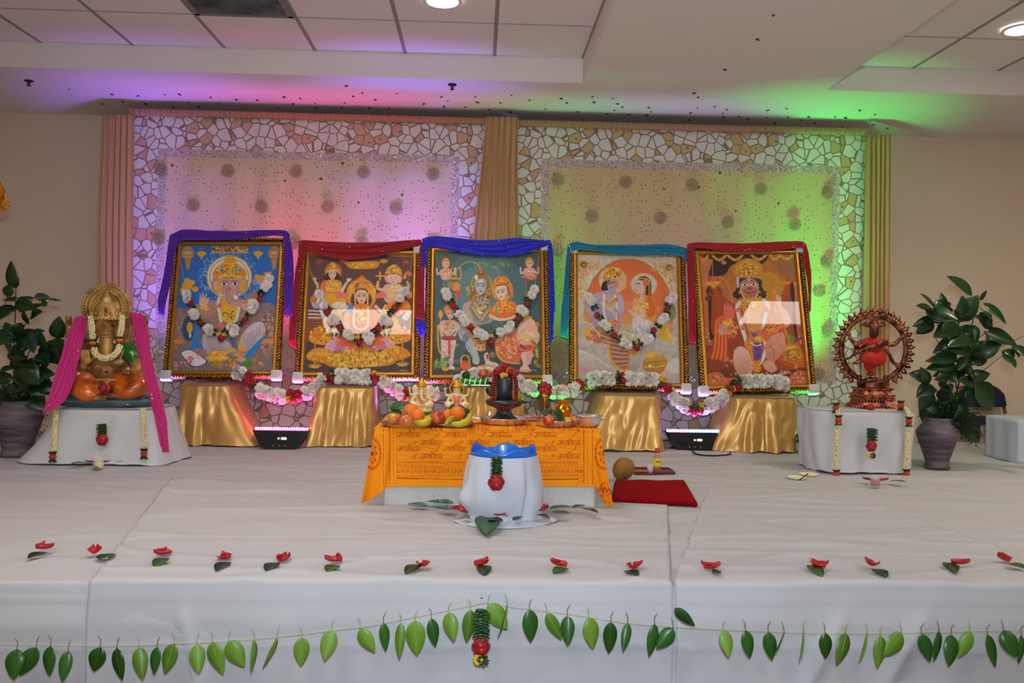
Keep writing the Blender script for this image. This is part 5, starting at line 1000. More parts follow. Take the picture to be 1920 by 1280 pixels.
def leaf3(b, base, tip, w, nrm, bend=0.12, n=6, fold=0.15, asym=0.0):
    base, tip = Vector(base), Vector(tip); d = tip-base; L_ = d.length; t = d/L_; s_ = t.cross(Vector(nrm)); s_ = s_.normalized() if s_.length > 1e-6 else frame_of(t)[0]; nn = s_.cross(t).normalized(); vs = []
    for i in range(n+1):
        k = i/n; ww = w*(math.sin(PI*min(1, k**0.8))**0.75)*(1-0.25*k)*1.15 if 0 < k < 1 else 0.0008
        c = base+d*k-nn*(bend*L_*k*k); vs += [c+s_*ww+nn*(fold*ww), c-nn*0.0006, c-s_*ww*(1-asym)+nn*(fold*ww)]
    fs = []
    for i in range(n): fs += [(3*i, 3*i+1, 3*i+4, 3*i+3), (3*i+1, 3*i+2, 3*i+5, 3*i+4)]
    m_ = len(vs); up = [Vector(v)-nn*0.0012 for v in vs]
    fs2 = [tuple(m_+q for q in reversed(f)) for f in fs]
    for i in range(n): fs2 += [(3*i+3, m_+3*i+3, m_+3*i, 3*i), (3*i+2, m_+3*i+2, m_+3*i+5, 3*i+5)]
    b.add(vs+up, fs+fs2); return b
LEAFC = leafcl().mesh('leaf_tuft', m_leafd)
KIND = dict(w=(MUM, 'white_flower'), r=([ROSE], 'red_rose'), g=([LEAFC], 'green_leaf_tuft'), y=([MARI], 'yellow_flower'))
def place_flower(k, p, parent, nrm, size, i, org):
    ms, nm = KIND[k]; nrm = nrm.normalized(); y = -nrm; x = y.cross(Vector((0, 0, 1))).normalized(); z = x.cross(y)
    M = basis(x, y, z, p-org) @ Matrix.Rotation(i*1.3, 4, 'Y') @ Matrix.Rotation(0.35*math.sin(i*2.1), 4, 'X') @ Matrix.Rotation(0.35*math.sin(i*3.7), 4, 'Z') @ Matrix.Scale(size, 4)
    return inst(ms[i % len(ms)], nm, parent, M)
m_string = mat('cotton_string', (196, 176, 150), 0.9)
def pic_garland(i, label, seq, s0, s1):
    """V shaped garland hung on the face of picture i"""
    pts = [fpt(i, x, y, 0.035) for _, x, y in seq]; org = fpt(i, *s0, 0.035)
    t = thing('flower_garland', label, 'garland', org, 0, 'V shaped flower garlands hung on the pictures')
    b = MB(); b.tube([p-org for p in [fpt(i, *s0, 0.03)]+pts+[fpt(i, *s1, 0.03)]], 0.0016, 5); b.build('string', m_string, t)
    nrm = FR[i]['M'].to_3x3() @ Vector((0, -1, 0))
    for j, ((k, x, y), p) in enumerate(zip(seq, pts)): place_flower(k, p, t, nrm, {'w': .92, 'r': .85, 'g': .95, 'y': .85}[k], j, org)
c1 = lambda L_, o, s_: [(k, o[0]+x/s_, o[1]+y/s_) for k, x, y in L_]
pic_garland(0, 'V shaped white and red flower garland on the blue elephant-headed deity picture', c1([('w',205,540),('w',215,580),('r',235,612),('g',245,640),('w',258,690),('w',272,715),('g',300,735),('r',310,760),('g',335,790),('w',370,810),('w',388,828),('g',425,838),('y',455,855),('r',474,884),('y',500,858),('g',512,830),('w',550,800),('w',580,808),('w',570,838),('g',612,770),('r',660,742),('g',690,700),('w',712,665),('w',738,635),('w',718,615),('r',775,578),('g',785,535),('w',812,490),('w',830,465),('w',845,425)], (300, 420), 4.13), (333, 455), (527, 456))
pic_garland(1, 'V shaped white and red flower garland on the seated goddess picture', c1([('w',258,490),('w',275,555),('w',295,580),('g',320,605),('r',325,645),('w',372,690),('w',398,712),('w',365,720),('g',420,745),('r',432,770),('g',462,800),('w',490,820),('w',515,840),('g',548,855),('y',578,850),('r',592,898),('g',618,850),('w',650,835),('w',678,845),('w',665,870),('g',715,800),('r',742,775),('g',770,745),('w',800,700),('w',825,720),('w',785,720),('g',852,645),('r',884,605),('g',908,560),('w',925,530),('w',950,478),('w',975,470)], (540, 440), 4.415), (570, 470), (778, 462))
pic_garland(2, 'V shaped white and red flower garland on the middle family picture', c1([('w',235,500),('w',255,540),('g',285,580),('r',300,612),('g',325,650),('w',345,680),('w',375,710),('w',400,745),('r',435,780),('g',462,815),('w',490,825),('w',520,835),('w',548,855),('g',575,870),('y',603,855),('r',600,905),('g',650,840),('w',675,820),('w',735,795),('w',755,765),('g',785,755),('r',815,720),('g',825,690),('w',840,640),('w',862,660),('g',895,560),('r',888,600),('w',925,525),('w',945,480)], (780, 430), 4.267), (815, 470), (1012, 470))
pic_garland(3, 'V shaped white and red flower garland on the lotus petal picture', c1([('w',240,480),('w',268,515),('g',290,565),('r',310,625),('g',340,650),('w',355,690),('w',385,710),('g',410,745),('r',440,782),('g',480,805),('w',515,830),('w',545,850),('g',580,850),('y',608,830),('r',615,880),('g',640,835),('w',680,820),('w',710,800),('g',735,775),('r',748,740),('g',785,700),('w',810,665),('w',835,640),('g',850,620),('r',843,588),('g',862,545),('w',870,500),('w',895,485)], (1045, 440), 4.13), (1085, 480), (1272, 484))
def swag(label, pts, seq, step=0.038, grp='thick chrysanthemum garlands along the picture bases', seed=0, two=True):
    P_ = spline([at(*p) for p in pts], 12); org = P_[0].copy(); t = thing('chrysanthemum_garland', label, 'garland', org, 0, grp)
    b = MB(); b.tube([p-org for p in P_[::3]], 0.012, 6); b.build('garland_core', m_leafd, t)
    acc = 0; rr = random.Random(seed); j = 0; reds = [at(*q) for q in seq]
    for a, c in zip(P_[:-1], P_[1:]):
        acc += (c-a).length
        if acc > step:
            acc = 0; near = min((c-r_).length for r_ in reds) if reds else 9
            for s_ in ((-1, 1) if two else (0,)):
                k = 'w' if near > 0.05 else rr.choice('rryg')
                off = Vector((rr.uniform(-.008, .008), -0.018+rr.uniform(-.01, .01), s_*0.02+rr.uniform(-.006, .006)))
                place_flower(k, c+off, t, Vector((rr.uniform(-.5, .5), -1, s_*.5+.3)), rr.uniform(.8, 1.0)*(1.0 if k == 'w' else 1.15), j, org); j += 1
Yg = 6.04
swag('white chrysanthemum garland running under the two left pictures with red clusters', [(435, 697, 6.05), (452, 700, 6.04), (470, 712, Yg), (482, 728, Yg), (510, 740, Yg), (545, 742, Yg), (575, 735, Yg), (598, 718, Yg), (612, 706, 6.05), (640, 704, 6.05), (680, 706, 6.05), (704, 704, 6.05), (722, 716, Yg), (745, 732, Yg), (775, 742, Yg), (800, 740, Yg), (822, 734, Yg)], [(470, 714, Yg), (555, 742, Yg), (620, 703, 6.05), (706, 704, 6.05), (765, 740, Yg)], seed=1)
swag('white chrysanthemum garland along the base of the middle picture, behind the black stone idol', [(850, 722, 6.05), (862, 712, 6.05), (885, 704, 6.05), (920, 702, 6.05), (955, 708, 6.05), (985, 722, Yg), (1010, 732, Yg), (1045, 735, Yg), (1075, 730, Yg), (1090, 718, Yg)], [(1022, 728, Yg), (1092, 724, Yg)], seed=2)
swag('white chrysanthemum garland running under the two right pictures with red clusters', [(1098, 714, 6.05), (1120, 710, 6.05), (1165, 708, 6.05), (1205, 711, 6.05), (1240, 714, 6.05), (1252, 730, Yg), (1270, 752, Yg), (1300, 766, Yg), (1330, 760, Yg), (1355, 745, Yg), (1370, 728, Yg), (1388, 716, 6.05), (1415, 713, 6.05), (1450, 716, 6.05), (1472, 720, 6.05)], [(1165, 706, 6.05), (1300, 766, Yg), (1375, 724, Yg), (1246, 718, 6.05)], seed=3)
# ================================================================== left white pedestal and the elephant-headed statue
m_pw = mat('pedestal_cotton', (198, 197, 199), 0.75, bump=(8, 0.3, 5))
o, pl = draped(98, 290, 874, 768, 5.14, 0.44, (0.24, 0.11, 0.07, 0.02), 31, 5, 0.016, m_pw, 'cloth_covered_pedestal', kk=3); tag(o, 'wide white cloth covered pedestal spreading at the base, under the elephant-headed statue', 'pedestal')
o, pr = draped(1532, 1728, 902, 771, 5.06, 0.40, (-0.02, -0.05, 0.02, 0.01), 37, 6, 0.02, m_pw, 'cloth_covered_pedestal', kk=3); tag(o, 'boxy white cloth covered pedestal under the copper ring dancer statue', 'pedestal')
YS = 5.34; base = at(198, 768, 5.3); base.z = pl[2]+0.002; base.y = YS
g = thing('seated_statue', 'bronze seated elephant-headed deity statue with orange trousers on a blue base', 'statue', base)
def SP_(px, py, dy=0.0, Y0=YS): return at(px, py, Y0+dy)-base
m_br = mat('antique_bronze', (186, 136, 74), 0.42, 0.35, bump=(60, 0.3), var=(10, (122, 82, 42))); m_br2 = mat('gilt_bronze', (214, 174, 100), 0.38, 0.45, bump=(60, 0.25), var=(12, (160, 118, 60)))
m_or = mat('orange_lacquer', (216, 104, 12), 0.32, 0.1, coat=0.4, var=(9, (140, 56, 8))); m_bl = mat('blue_lacquer', (44, 92, 112), 0.35, coat=0.2, bump=(18, .2), var=(8, (28, 58, 76))); m_tl = mat('teal_trim', (70, 128, 140), 0.4); m_gn = mat('green_lacquer', (40, 104, 30), 0.35, coat=.3)
px = 1600/YS
b = MB(); w0 = 86/px
for (r_, z0, z1, k) in ((1.0, 0.0, 0.026, 0),): b.lathe([(w0*.98, 0), (w0, 0.004), (w0, 0.024), (w0*.985, 0.028)], (0, 0, 0), 48, 1, .55)
b.lathe([(w0*.93, 0.026), (w0*.94, 0.05), (w0*.92, 0.062), (w0*.85, 0.066)], (0, 0, 0), 48, 1, .55); b.build('statue_base', m_bl, g)
b = MB(); b.lathe([(w0*1.0, 0.028), (w0*.99, 0.046), (w0*.94, 0.047)], (0, 0, 0), 48, 1, .552); b.build('base_trim', m_tl, g)
b = MB(); b.lathe([(w0*1.004, 0.024), (w0*1.006, 0.030), (w0*1.0, 0.032)], (0, 0, 0), 48, 1, .55); b.build('gold_line', mat('ochre_line', (150, 100, 50), .4, .4), g)
# body, head, arms, trunk fused
b = MB(); S = SP_
b.ell(S(199, 694, -.02), (.125, .115, .12)); b.ell(S(199, 662, 0), (.135, .09, .09)); b.ell(S(165, 652, .0), (.05, .05, .05)); b.ell(S(234, 652, .0), (.05, .05, .05))
b.ell(S(199, 612, -.02), (.088, .085, .078)); b.ell(S(199, 598, -.02), (.08, .08, .05)); b.ell(S(186, 626, -.06), (.036, .045, .036)); b.ell(S(213, 626, -.06), (.036, .045, .036))
b.tube(spline([S(200, 612, -.07), S(200, 632, -.13), S(200, 652, -.155), S(201, 668, -.16), S(209, 678, -.165), S(222, 680, -.165), S(231, 675, -.165)], 5), np.interp(np.linspace(0, 1, 31), [0, .2, .5, .8, 1], [.046, .04, .034, .028, .02]), 10)
# ears
for sx in (-1, 1): b.ell(S(199+sx*36, 622, .0), (.055, .018, .085), rot=(0, sx*.25, -sx*.35))
# front arms
b.tube(spline([S(164, 652, 0), S(152, 678, -.05), S(150, 694, -.10), S(158, 684, -.15)], 4), np.interp(np.linspace(0, 1, 13), [0, .4, .7, 1], [.048, .042, .034, .024]), 10)
b.tube(spline([S(236, 654, 0), S(254, 676, -.05), S(256, 694, -.10), S(238, 697, -.15)], 4), np.interp(np.linspace(0, 1, 13), [0, .4, .7, 1], [.048, .044, .036, .026]), 10)
b.ell(S(160, 675, -.155), (.030, .014, .034)); b.ell(S(236, 694, -.16), (.036, .03, .018))
for k in range(4): x = 153+k*5; b.tube([S(x, 672, -.155), S(x-1, 664, -.16), S(x-1, 655-(1.5 if 0 < k < 3 else 0), -.155)], [.009, .008, .006], 6)
b.tube([S(168, 680, -.155), S(174, 674, -.165), S(175, 668, -.165)], [.010, .008, .006], 6)
for k in range(4): b.tube([S(230+k*4, 694, -.17), S(229+k*4, 699, -.19), S(231+k*4, 704, -.18)], [.008, .008, .006], 6)
# back arms, raised
b.tube(spline([S(166, 648, .02), S(146, 648, .04), S(133, 630, .03), S(130, 612, 0)], 4), np.interp(np.linspace(0, 1, 13), [0, .5, 1], [.04, .036, .022]), 10)
b.tube(spline([S(233, 648, .02), S(262, 650, .04), S(272, 632, .03), S(270, 614, 0)], 4), np.interp(np.linspace(0, 1, 13), [0, .5, 1], [.04, .036, .022]), 10)
for cx, sx in ((129, -1), (271, 1)):
    b.ell(S(cx, 606, 0), (.024, .018, .028))
    for k in range(3): b.tube([S(cx-4+k*4, 602, -.005), S(cx-5+k*5, 595, -.02), S(cx-3+k*4, 592, -.03)], [.007, .007, .005], 6)
    b.tube([S(cx, 606, -.02), S(cx+sx*3, 596, -.03), S(cx+sx*8, 590, -.02)], [.008, .01, .004], 6)
# feet
b.ell(S(187, 745, -.17), (.05, .036, .018)); b.ell(S(211, 741, -.16), (.05, .036, .018), rot=(0, 0, .3))
for k in range(5): b.ell(S(177+k*5, 749, -.20), (.008, .012, .008), 6, 4); b.ell(S(205+k*4, 745-k, -.19), (.008, .012, .008), 6, 4)
melt(b, 'statue_body', m_br, g, 0.0065, 5)
# trousers
b = MB()
b.tube(spline([S(194, 728, -.02), S(170, 716, -.07), S(148, 708, -.09), S(141, 722, -.13), S(160, 738, -.17), S(184, 742, -.15)], 5), np.interp(np.linspace(0, 1, 26), [0, .25, .5, .75, 1], [.075, .082, .068, .05, .034]), 12)
b.tube(spline([S(203, 728, -.02), S(228, 720, -.07), S(254, 714, -.09), S(262, 724, -.12), S(240, 736, -.17), S(216, 738, -.15)], 5), np.interp(np.linspace(0, 1, 26), [0, .25, .5, .75, 1], [.075, .08, .064, .046, .03]), 12)
for i in range(7):
    b.tube(spline([S(140+i*5, 702+i*2, -.155+.006*i), S(148+i*6, 722, -.185), S(160+i*5, 744-i, -.185)], 4), .007, 6); b.tube(spline([S(262-i*6, 712, -.15), S(250-i*6, 724, -.18), S(238-i*4, 742-i, -.18)], 4), .007, 6)
melt(b, 'trousers', m_or, g, 0.0065, 4)
b = MB(); b.lathe([(.092, 0), (.096, .012), (.088, .03), (.075, .055), (.06, .085), (.045, .105), (.03, .12), (.036, .128), (.022, .142), (.012, .165), (.003, .175)], S(199, 600, -.02), 28, 1, .9, fn=lambda a, z: 1+.03*math.cos(a*12))
for k in range(16): a = PI+PI*k/15; b.ell(S(199, 600, -.02)+Vector((math.cos(a)*.097, math.sin(a)*.088, .008)), .010, 6, 4)
for k in range(9): a = PI+PI*(k+.5)/9; b.ell(S(199, 600, -.02)+Vector((math.cos(a)*.088, math.sin(a)*.08, .035)), (.011, .008, .016), 6, 4)
cr = b.build('crown', m_br2, g)
b = MB(); b.ell(S(199, 581, -.115), (.011, .008, .019), 10, 8); b.build('red_jewel', mat('ruby_glass', (170, 20, 12), .2, coat=.5), cr)
M90 = Euler((PI/2, 0, 0)).to_matrix()
b = MB(); hc = S(200, 577, .07); RH = 43/px
b.lathe([(.0, -.008), (RH*.97, -.008), (RH*.97, .008), (.0, .008)], hc, 48, M=M90)
for q in (1.0, .86, .70, .56): b.torus(hc+Vector((0, -.008, 0)), RH*q, .0055, 48, 6, M=M90)
for k in range(44): a = 2*PI*k/44; b.ell(hc+Vector((math.cos(a)*RH*.93, -.012, math.sin(a)*RH*.93)), (.0065, .006, .0065), 6, 4)
for k in range(60): a = 2*PI*k/60; b.tube([hc+Vector((math.cos(a)*RH*.58, -.010, math.sin(a)*RH*.58)), hc+Vector((math.cos(a)*RH*.84, -.010, math.sin(a)*RH*.84))], .003, 4)
for k in range(30): a = 2*PI*k/30; b.ell(hc+Vector((math.cos(a)*RH*1.02, -.004, math.sin(a)*RH*1.02)), (.010, .008, .010), 6, 4)
b.build('halo', m_br2, g)
b = MB()
for sx in (-1, 1):
    b.tube([S(199+sx*10, 634, -.10), S(199+sx*14, 640, -.125), S(199+sx*15, 642, -.14)], [.010, .008, .003], 7)
b_ = b
for sx in (-1, 1):
    b = MB(); b.tube([S(199+sx*11, 633, -.09), S(199+sx*15, 641, -.125), S(199+sx*17, 643, -.15)], [.011, .009, .003], 7); b.build('tusk', mat('ivory_paint', (226, 218, 200), .4), g)
    b = MB(); b.ell(S(199+sx*13, 609, -.095), (.013, .008, .007), 10, 6); e = b.build('eye', mat('eye_dark', (40, 26, 20), .3), g); e['label'] = 'small dark painted eye'
b = MB(); b.ell(S(199, 608, -.112), (.005, .004, .012), 6, 4); b.ell(S(196, 609, -.110), (.004, .004, .010), 6, 4); b.ell(S(203, 609, -.110), (.004, .004, .010), 6, 4); b.build('forehead_mark', mat('orange_mark', (226, 120, 20), .5), g)
b = MB()
for k in range(6): b.torus(S(200, 622+k*6, -.15-.002*k), .03-.001*k, .0025, 16, 5, M=Euler((.4, 0, 0)).to_matrix())
b.build('trunk_bands', m_br2, g)
b = MB(); b.tube(spline([S(170, 656, -.085), S(180, 676, -.12), S(200, 690, -.15), S(222, 676, -.12), S(232, 656, -.085)], 6), .006, 6); b.tube(spline([S(176, 704, -.10), S(200, 716, -.14), S(224, 704, -.10)], 6), .008, 6)
for k in range(9): b.ell(S(182+k*4.4, 712-abs(k-4)*-0.2, -.145), (.007, .007, .010), 6, 4)
for cx, cy in ((152, 690), (255, 690), (133, 628), (271, 628)): b.torus(S(cx, cy, -.06 if cy > 650 else .03), .04 if cy > 650 else .036, .006, 16, 6)
b.build('ornaments', m_br2, g)
b = MB(); b.ell(S(200, 697, -.142), (.013, .007, .010), 8, 6); b.build('belly_jewel', mat('ruby_glass'), g)
b = MB(); b.tube(spline([S(236, 652, -.02), S(246, 664, -.05), S(254, 678, -.05), S(242, 684, -.07)], 4), [.05]*4+[.052]*5+[.03]*4, 10)
for i in range(5): b.tube([S(238+i*3, 660+i*2, -.075), S(250, 668+i*4, -.1)], .006, 5)
melt(b, 'green_shawl', m_gn, g, .007, 3)
b = MB(); b.ell(S(136, 738, -.02), (.04, .04, .05)); b.ell(S(130, 730, 0), (.03, .03, .04)); b.build('green_cushion', m_gn, g)
b = MB(); b.ell(S(240, 692, -.185), .016, 10, 7); b.build('sweet_ball', m_br2, g)
# things laid on the statue
def one(me, name, label, cat, p, size=1.0, rot=(0, 0, 0), group=None):
    o = inst(me, name, None, Matrix.Translation(p) @ Euler(rot).to_matrix().to_4x4() @ Matrix.Scale(size, 4)); return tag(o, label, cat, group)
one(ROSE, 'red_rose', 'dark red rose in the lap of the elephant-headed statue', 'flower', S(195, 727, -.235)+base, 1.15)
def beads(b, pts, r, step, mi=0, jit=.15, seed=0, n=5, sq=1.0):
    rr = random.Random(seed); P_ = spline(pts, 10); acc = 0; b.mi = mi
    for a, c in zip(P_[:-1], P_[1:]):
        L_ = (c-a).length; acc += L_
        while acc >= step:
            acc -= step; p = c-(c-a)*(acc/max(L_, 1e-9)); t = (c-a).normalized(); u, v_ = frame_of(t)
            for k in range(n):
                al = 2*PI*k/n+rr.uniform(-.4, .4); q = (u*math.cos(al)+v_*math.sin(al)); b.ell(p+q*r*.62, (r*.5*rr.uniform(.8, 1.2), r*.5, r*.42), 5, 3, rot=(rr.uniform(0, 3), rr.uniform(0, 3), 0))
m_jas = mat('jasmine_cream', (226, 212, 160), 0.6); m_jw = mat('jasmine_white', (226, 218, 196), .6)
org = S(199, 660, -.2)+base
t = thing('jasmine_garland', 'cream jasmine garland hanging from the crown round the trunk of the elephant-headed statue', 'garland', org)
L = lambda x, y, d: S(x, y, d)+base-org
b = MB(); beads(b, [L(170, 592, -.09), L(172, 612, -.115), L(174, 635, -.125)], .019, .011, seed=1); b.build('jasmine_strand', m_jas, t); b = MB(); beads(b, [L(176, 652, -.15), L(180, 664, -.185), L(192, 671, -.21), L(207, 670, -.21), L(220, 660, -.185), L(225, 648, -.15)], .019, .011, seed=2); b.build('jasmine_strand', m_jas, t); b = MB(); beads(b, [L(224, 632, -.13), L(228, 612, -.115), L(229, 592, -.09)], .019, .011, seed=3); b.build('jasmine_strand', m_jas, t)
for x, y, k in ((174, 643, 'l'), (225, 638, 'r')):
    b = MB(); b.ell(L(x, y, -.15), (.026, .014, .012), 9, 6); b.build('orange_blossom', m_orange, t)
    b = MB()
    for i in range(6): a = i*1.05; leaf3(b, L(x, y, -.145), L(x, y, -.15)+Vector((math.cos(a)*.03, -.012, math.sin(a)*.024)), .008, (0, -1, 0))
    b.build('green_leaf_tuft', m_leafd, t)
# magenta shawl: two ends falling from the statue's shoulders
mm = cloth_mat('magenta_net', (190, 12, 110))
t = thing('draped_shawl', 'magenta sequinned shawl falling on both sides of the elephant-headed statue', 'shawl', (0, 0, 0)); org = None
o, org = ribbon('shawl_end', None, None, [(140, 594, 163, 592, 5.30), (128, 630, 158, 634, 5.22), (114, 670, 148, 674, 5.17), (102, 706, 140, 712, 5.14), (92, 740, 124, 748, 5.10), (84, 762, 104, 764, 5.04), (80, 778, 88, 770, 5.0)], mm, parent=t, seed=3)
ribbon('shawl_end', None, None, [(244, 584, 267, 589, 5.30), (252, 622, 278, 620, 5.24), (262, 670, 284, 664, 5.19), (272, 712, 294, 708, 5.16), (282, 752, 305, 748, 5.12), (292, 790, 312, 786, 5.05), (301, 830, 316, 826, 5.01), (305, 848, 317, 847, 5.0)], mm, parent=t, seed=8, org=org)
ribbon('shawl_back', None, None, [(140, 594, 142, 612, 5.30), (170, 590, 170, 615, 5.44), (200, 590, 200, 615, 5.47), (236, 586, 236, 612, 5.44), (266, 588, 266, 606, 5.30)], mm, parent=t, seed=11, org=org)
t.location = org
# ------------------------------------------------------------------ hanging jasmine strings and rose tassels on the cloths
def strand(label, pts, Y, gaps, grp, ends):
    """pts: list of (px,py,Y); gaps: bead cluster positions as (px,py,Y)"""
    org = at(*pts[0]); t = thing('jasmine_string', label, 'garland', org, 0, grp); b = MB(); beads(b, [at(*p)-org for p in pts], .016, .0095, seed=len(label), n=5); b.build('jasmine_strand', m_jas, t)
    for q in gaps:
        c = at(*q)-org; b = MB(); b.ell(c+Vector((0, -.008, 0)), (.021, .017, .017), 10, 7); b.build('red_blossom', mat('scarlet_petal', (190, 48, 18), .5, bump=(200, .8)), t)
        for sz in (-1, 1):
            b = MB()
            for i in range(7): a = i*.9; leaf3(b, c+Vector((0, -.006, sz*.014)), c+Vector((math.cos(a)*.024, -.012-.012*math.sin(a), sz*.030)), .008, (0, -1, 0))
            b.build('green_leaf_tuft', m_leafd, t)
strand('jasmine string hanging left on the wide left pedestal', [(105, 768, 5.12), (103, 800, 5.10), (101, 846, 5.075)], 5.1, [(100, 856, 5.07)], 'jasmine strings on the left pedestal', 1)
strand('jasmine string hanging right on the wide left pedestal, below the shawl', [(268, 765, 5.12), (270, 800, 5.10), (271, 840, 5.075)], 5.1, [(271, 850, 5.07)], 'jasmine strings on the left pedestal', 1)
strand('jasmine string hanging left on the boxy right pedestal', [(1566, 762, 5.09), (1571, 772, 5.045), (1570, 800, 5.03), (1568, 840, 5.02), (1567, 880, 5.015)], 5.03, [(1566, 764, 5.06), (1571, 787, 5.03), (1567, 889, 5.01)], 'jasmine strings on the right pedestal', 1)
strand('jasmine string hanging right on the boxy right pedestal', [(1690, 762, 5.09), (1703, 774, 5.045), (1703, 800, 5.03), (1701, 840, 5.02), (1698, 880, 5.015)], 5.03, [(1688, 760, 5.06), (1703, 790, 5.03), (1698, 888, 5.01)], 'jasmine strings on the right pedestal', 1)
def tassel(label, px, y0, y1, y2, y3, Y, wp, yellow=True):
    """stack of folded leaves y0..y1, red rose y1..y2, small flowers y2..y3"""
    org = at(px, y0, Y); t = thing('rose_tassel', label, 'flower tassel', org, 0, 'leaf and rose tassels pinned to the white cloths'); k = Y/F; H = (y1-y0)*k; w_ = wp*k/2; rr = random.Random(px)
    b = MB(); n = 9
    for i in range(n):
        z = -H*(i+.5)/n; M = Euler((rr.uniform(-.25, .25), rr.uniform(-.16, .16), rr.uniform(-.3, .3))).to_matrix(); b.ell((rr.uniform(-.1, .1)*w_, -.012, z), (w_*rr.uniform(.8, 1), .018, H/n*.62), 9, 5, M=M)
        for s_ in (-1, 1): leaf3(b, (0, -.02, z), (s_*w_*1.15, -.03, z+rr.uniform(-.5, .5)*H/n), H/n*.7, (0, -.6, 1))
    b.build('folded_leaves', mat('tassel_leaf', (30, 72, 22), .35, var=(30, (20, 52, 16))), t)
    c = Vector((0, -.02, -H-(y2-y1)*k/2)); R = (y2-y1)*k*.55
    b = MB()
    for L_, (m_, q) in enumerate(((6, 1.0), (5, .66), (4, .34))):
        b.mi = L_ % 2
        for i in range(m_):
            a = 2*PI*i/m_+L_*.5; b.ell(c+Vector((math.cos(a)*R*q*.62, -.007*L_, math.sin(a)*R*q*.62)), (R*.42, .007, R*.52), 10, 6, rot=(rr.uniform(-.35, .35), -a, .35*math.cos(a)))
    b.build('rose_petals', [m_rose, m_rdark], t)
    if y3 > y2:
        z = -(y3-y0)*k+(y3-y2)*k*.5
        b = MB()
        for i in range(9): a = i*.7; b.ell((-.008+math.cos(a)*.010, -.02, z+math.sin(a)*.013), (.007, .005, .006), 6, 4)
        b.build('yellow_petals', m_marig, t)
        b = MB()
        for i in range(8): a = i*.8; leaf3(b, (.006, -.02, z), (.008+math.cos(a)*.018, -.03, z+math.sin(a)*.02), .007, (0, -1, 0))
        b.build('green_leaf_tuft', m_leafd, t)
    return t
tassel('leaf and rose tassel on the front of the wide left pedestal', 194, 794, 812, 833, 833, 5.095, 17)
tassel('leaf and rose tassel with yellow tip on the boxy right pedestal', 1632, 802, 826, 846, 862, 5.02, 19)
# ------------------------------------------------------------------ copper dancer in a ring of flames
YN = 5.26; nb = at(1634, 771, YN); nb.z = pr[2]+.002
g = thing('dancer_statue', 'copper four-armed dancer statue in a ring of flames, wrapped in red cloth', 'statue', nb)
S = lambda px_, py_, dy=0.0: at(px_, py_, YN+dy)-nb
m_cu = mat('dark_copper', (158, 96, 72), 0.30, 0.85, bump=(80, 0.5), var=(22, (62, 36, 32))); m_cu2 = mat('bright_copper', (196, 122, 92), 0.25, 0.9, bump=(60, .5), var=(26, (92, 52, 44))); m_rc = mat('red_cotton', (178, 28, 12), .75, bump=(60, .4))
kx = YN/F
b = MB()
def tier(wa, wb, ya, yb, D=.13): # tapered square block
    z0, z1 = S(1634, yb).z, S(1634, ya).z; a, c = wa*kx/2, wb*kx/2
    vs = [(sx*(c if i == 0 else a), sy*D*(1 if i == 0 else a/c), z) for i, z in enumerate((z0, z1)) for sx, sy in ((-1, -1), (1, -1), (1, 1), (-1, 1))]
    b.add(vs, [(3, 2, 1, 0), (4, 5, 6, 7)]+[(i, (i+1) % 4, 4+(i+1) % 4, 4+i) for i in range(4)], False)
tier(76, 80, 765, 771.5, .115); tier(70, 76, 757, 765, .112); tier(56, 62, 748, 757, .10); tier(62, 62, 745, 748, .105); tier(62, 56, 738, 745, .10); tier(50, 54, 730, 738, .085); tier(58, 54, 726, 730, .09)
for i in range(13): b.ell(S(1600+i*5.7, 762, -.115), (.006, .006, .008), 6, 4)
for i in range(10): b.ell(S(1608+i*5.8, 752, -.10), (.006, .005, .010), 6, 4)
pb = b.build('plinth', m_cu2, g)
b = MB(); b.lathe([(.075, 0), (.085, .01), (.07, .022), (.078, .034), (.06, .044)], S(1636, 727, 0), 26, 1, .75, fn=lambda a, z: 1+.05*math.cos(a*10)); b.tube(spline([S(1612, 726), S(1618, 716, -.02), S(1636, 712, -.03), S(1654, 716, -.02), S(1658, 726)], 4), .018, 8); b.build('lotus_seat', m_cu, g)
rc = S(1638, 654, .02); RR = 63*kx
b = MB(); n = 60; pts = []
for i in range(n+1): a = -PI/2+.42+(2*PI-.84)*i/n; pts.append(rc+Vector((math.cos(a)*RR, 0, math.sin(a)*RR)))
b.tube(pts, .0125, 10, flat=1.3); b.tube([p+(rc-p).normalized()*.010+Vector((0, -.010, 0)) for p in pts], .004, 6)
b.tube(spline([pts[0], S(1660, 706, .0), S(1664, 722, 0)], 4), .013, 8); b.tube(spline([pts[-1], S(1612, 706, 0), S(1610, 722, 0)], 4), .013, 8)
ringo = b.build('flame_ring', m_cu, g)
for i in range(31):
    a = -PI/2+.62+(2*PI-1.24)*i/30; d = Vector((math.cos(a), 0, math.sin(a))); u = Vector((0, 1, 0)); c = rc+d*RR
    b = MB(); v_ = d.cross(u)
    M = Matrix((v_, u, d)).transposed()
    b.lathe([(.010, .010), (.006, .018), (.016, .026), (.018, .034), (.012, .044), (.006, .050), (.007, .055), (.001, .062)], c, 10, M=M, fn=lambda al, z: 1+.1*math.cos(al*5)); b.tube([c+d*.012+v_*.006, c+d*.014+v_*.02], .005, 5)
    b.build('flame_bud', m_cu2, g)
b = MB()    # metal figure: head, arms, feet, ribbons
K = lambda x, y, d=0: S(1500+x/3.048, 500+y/3.048, d)
b.ell(K(422, 375, -.03), (.030, .03, .040)); b.lathe([(.03, 0), (.034, .01), (.026, .03), (.014, .048), (.003, .06)], K(422, 350, -.02), 14)
for i in range(9): a = PI*(i+.5)/9; b.tube([K(422, 345, 0), K(422-70*math.cos(a), 345-42*math.sin(a)-6, .0)], [.012, .008], 6)
b.tube([K(424, 400, -.02), K(424, 425, -.02)], .016, 8)
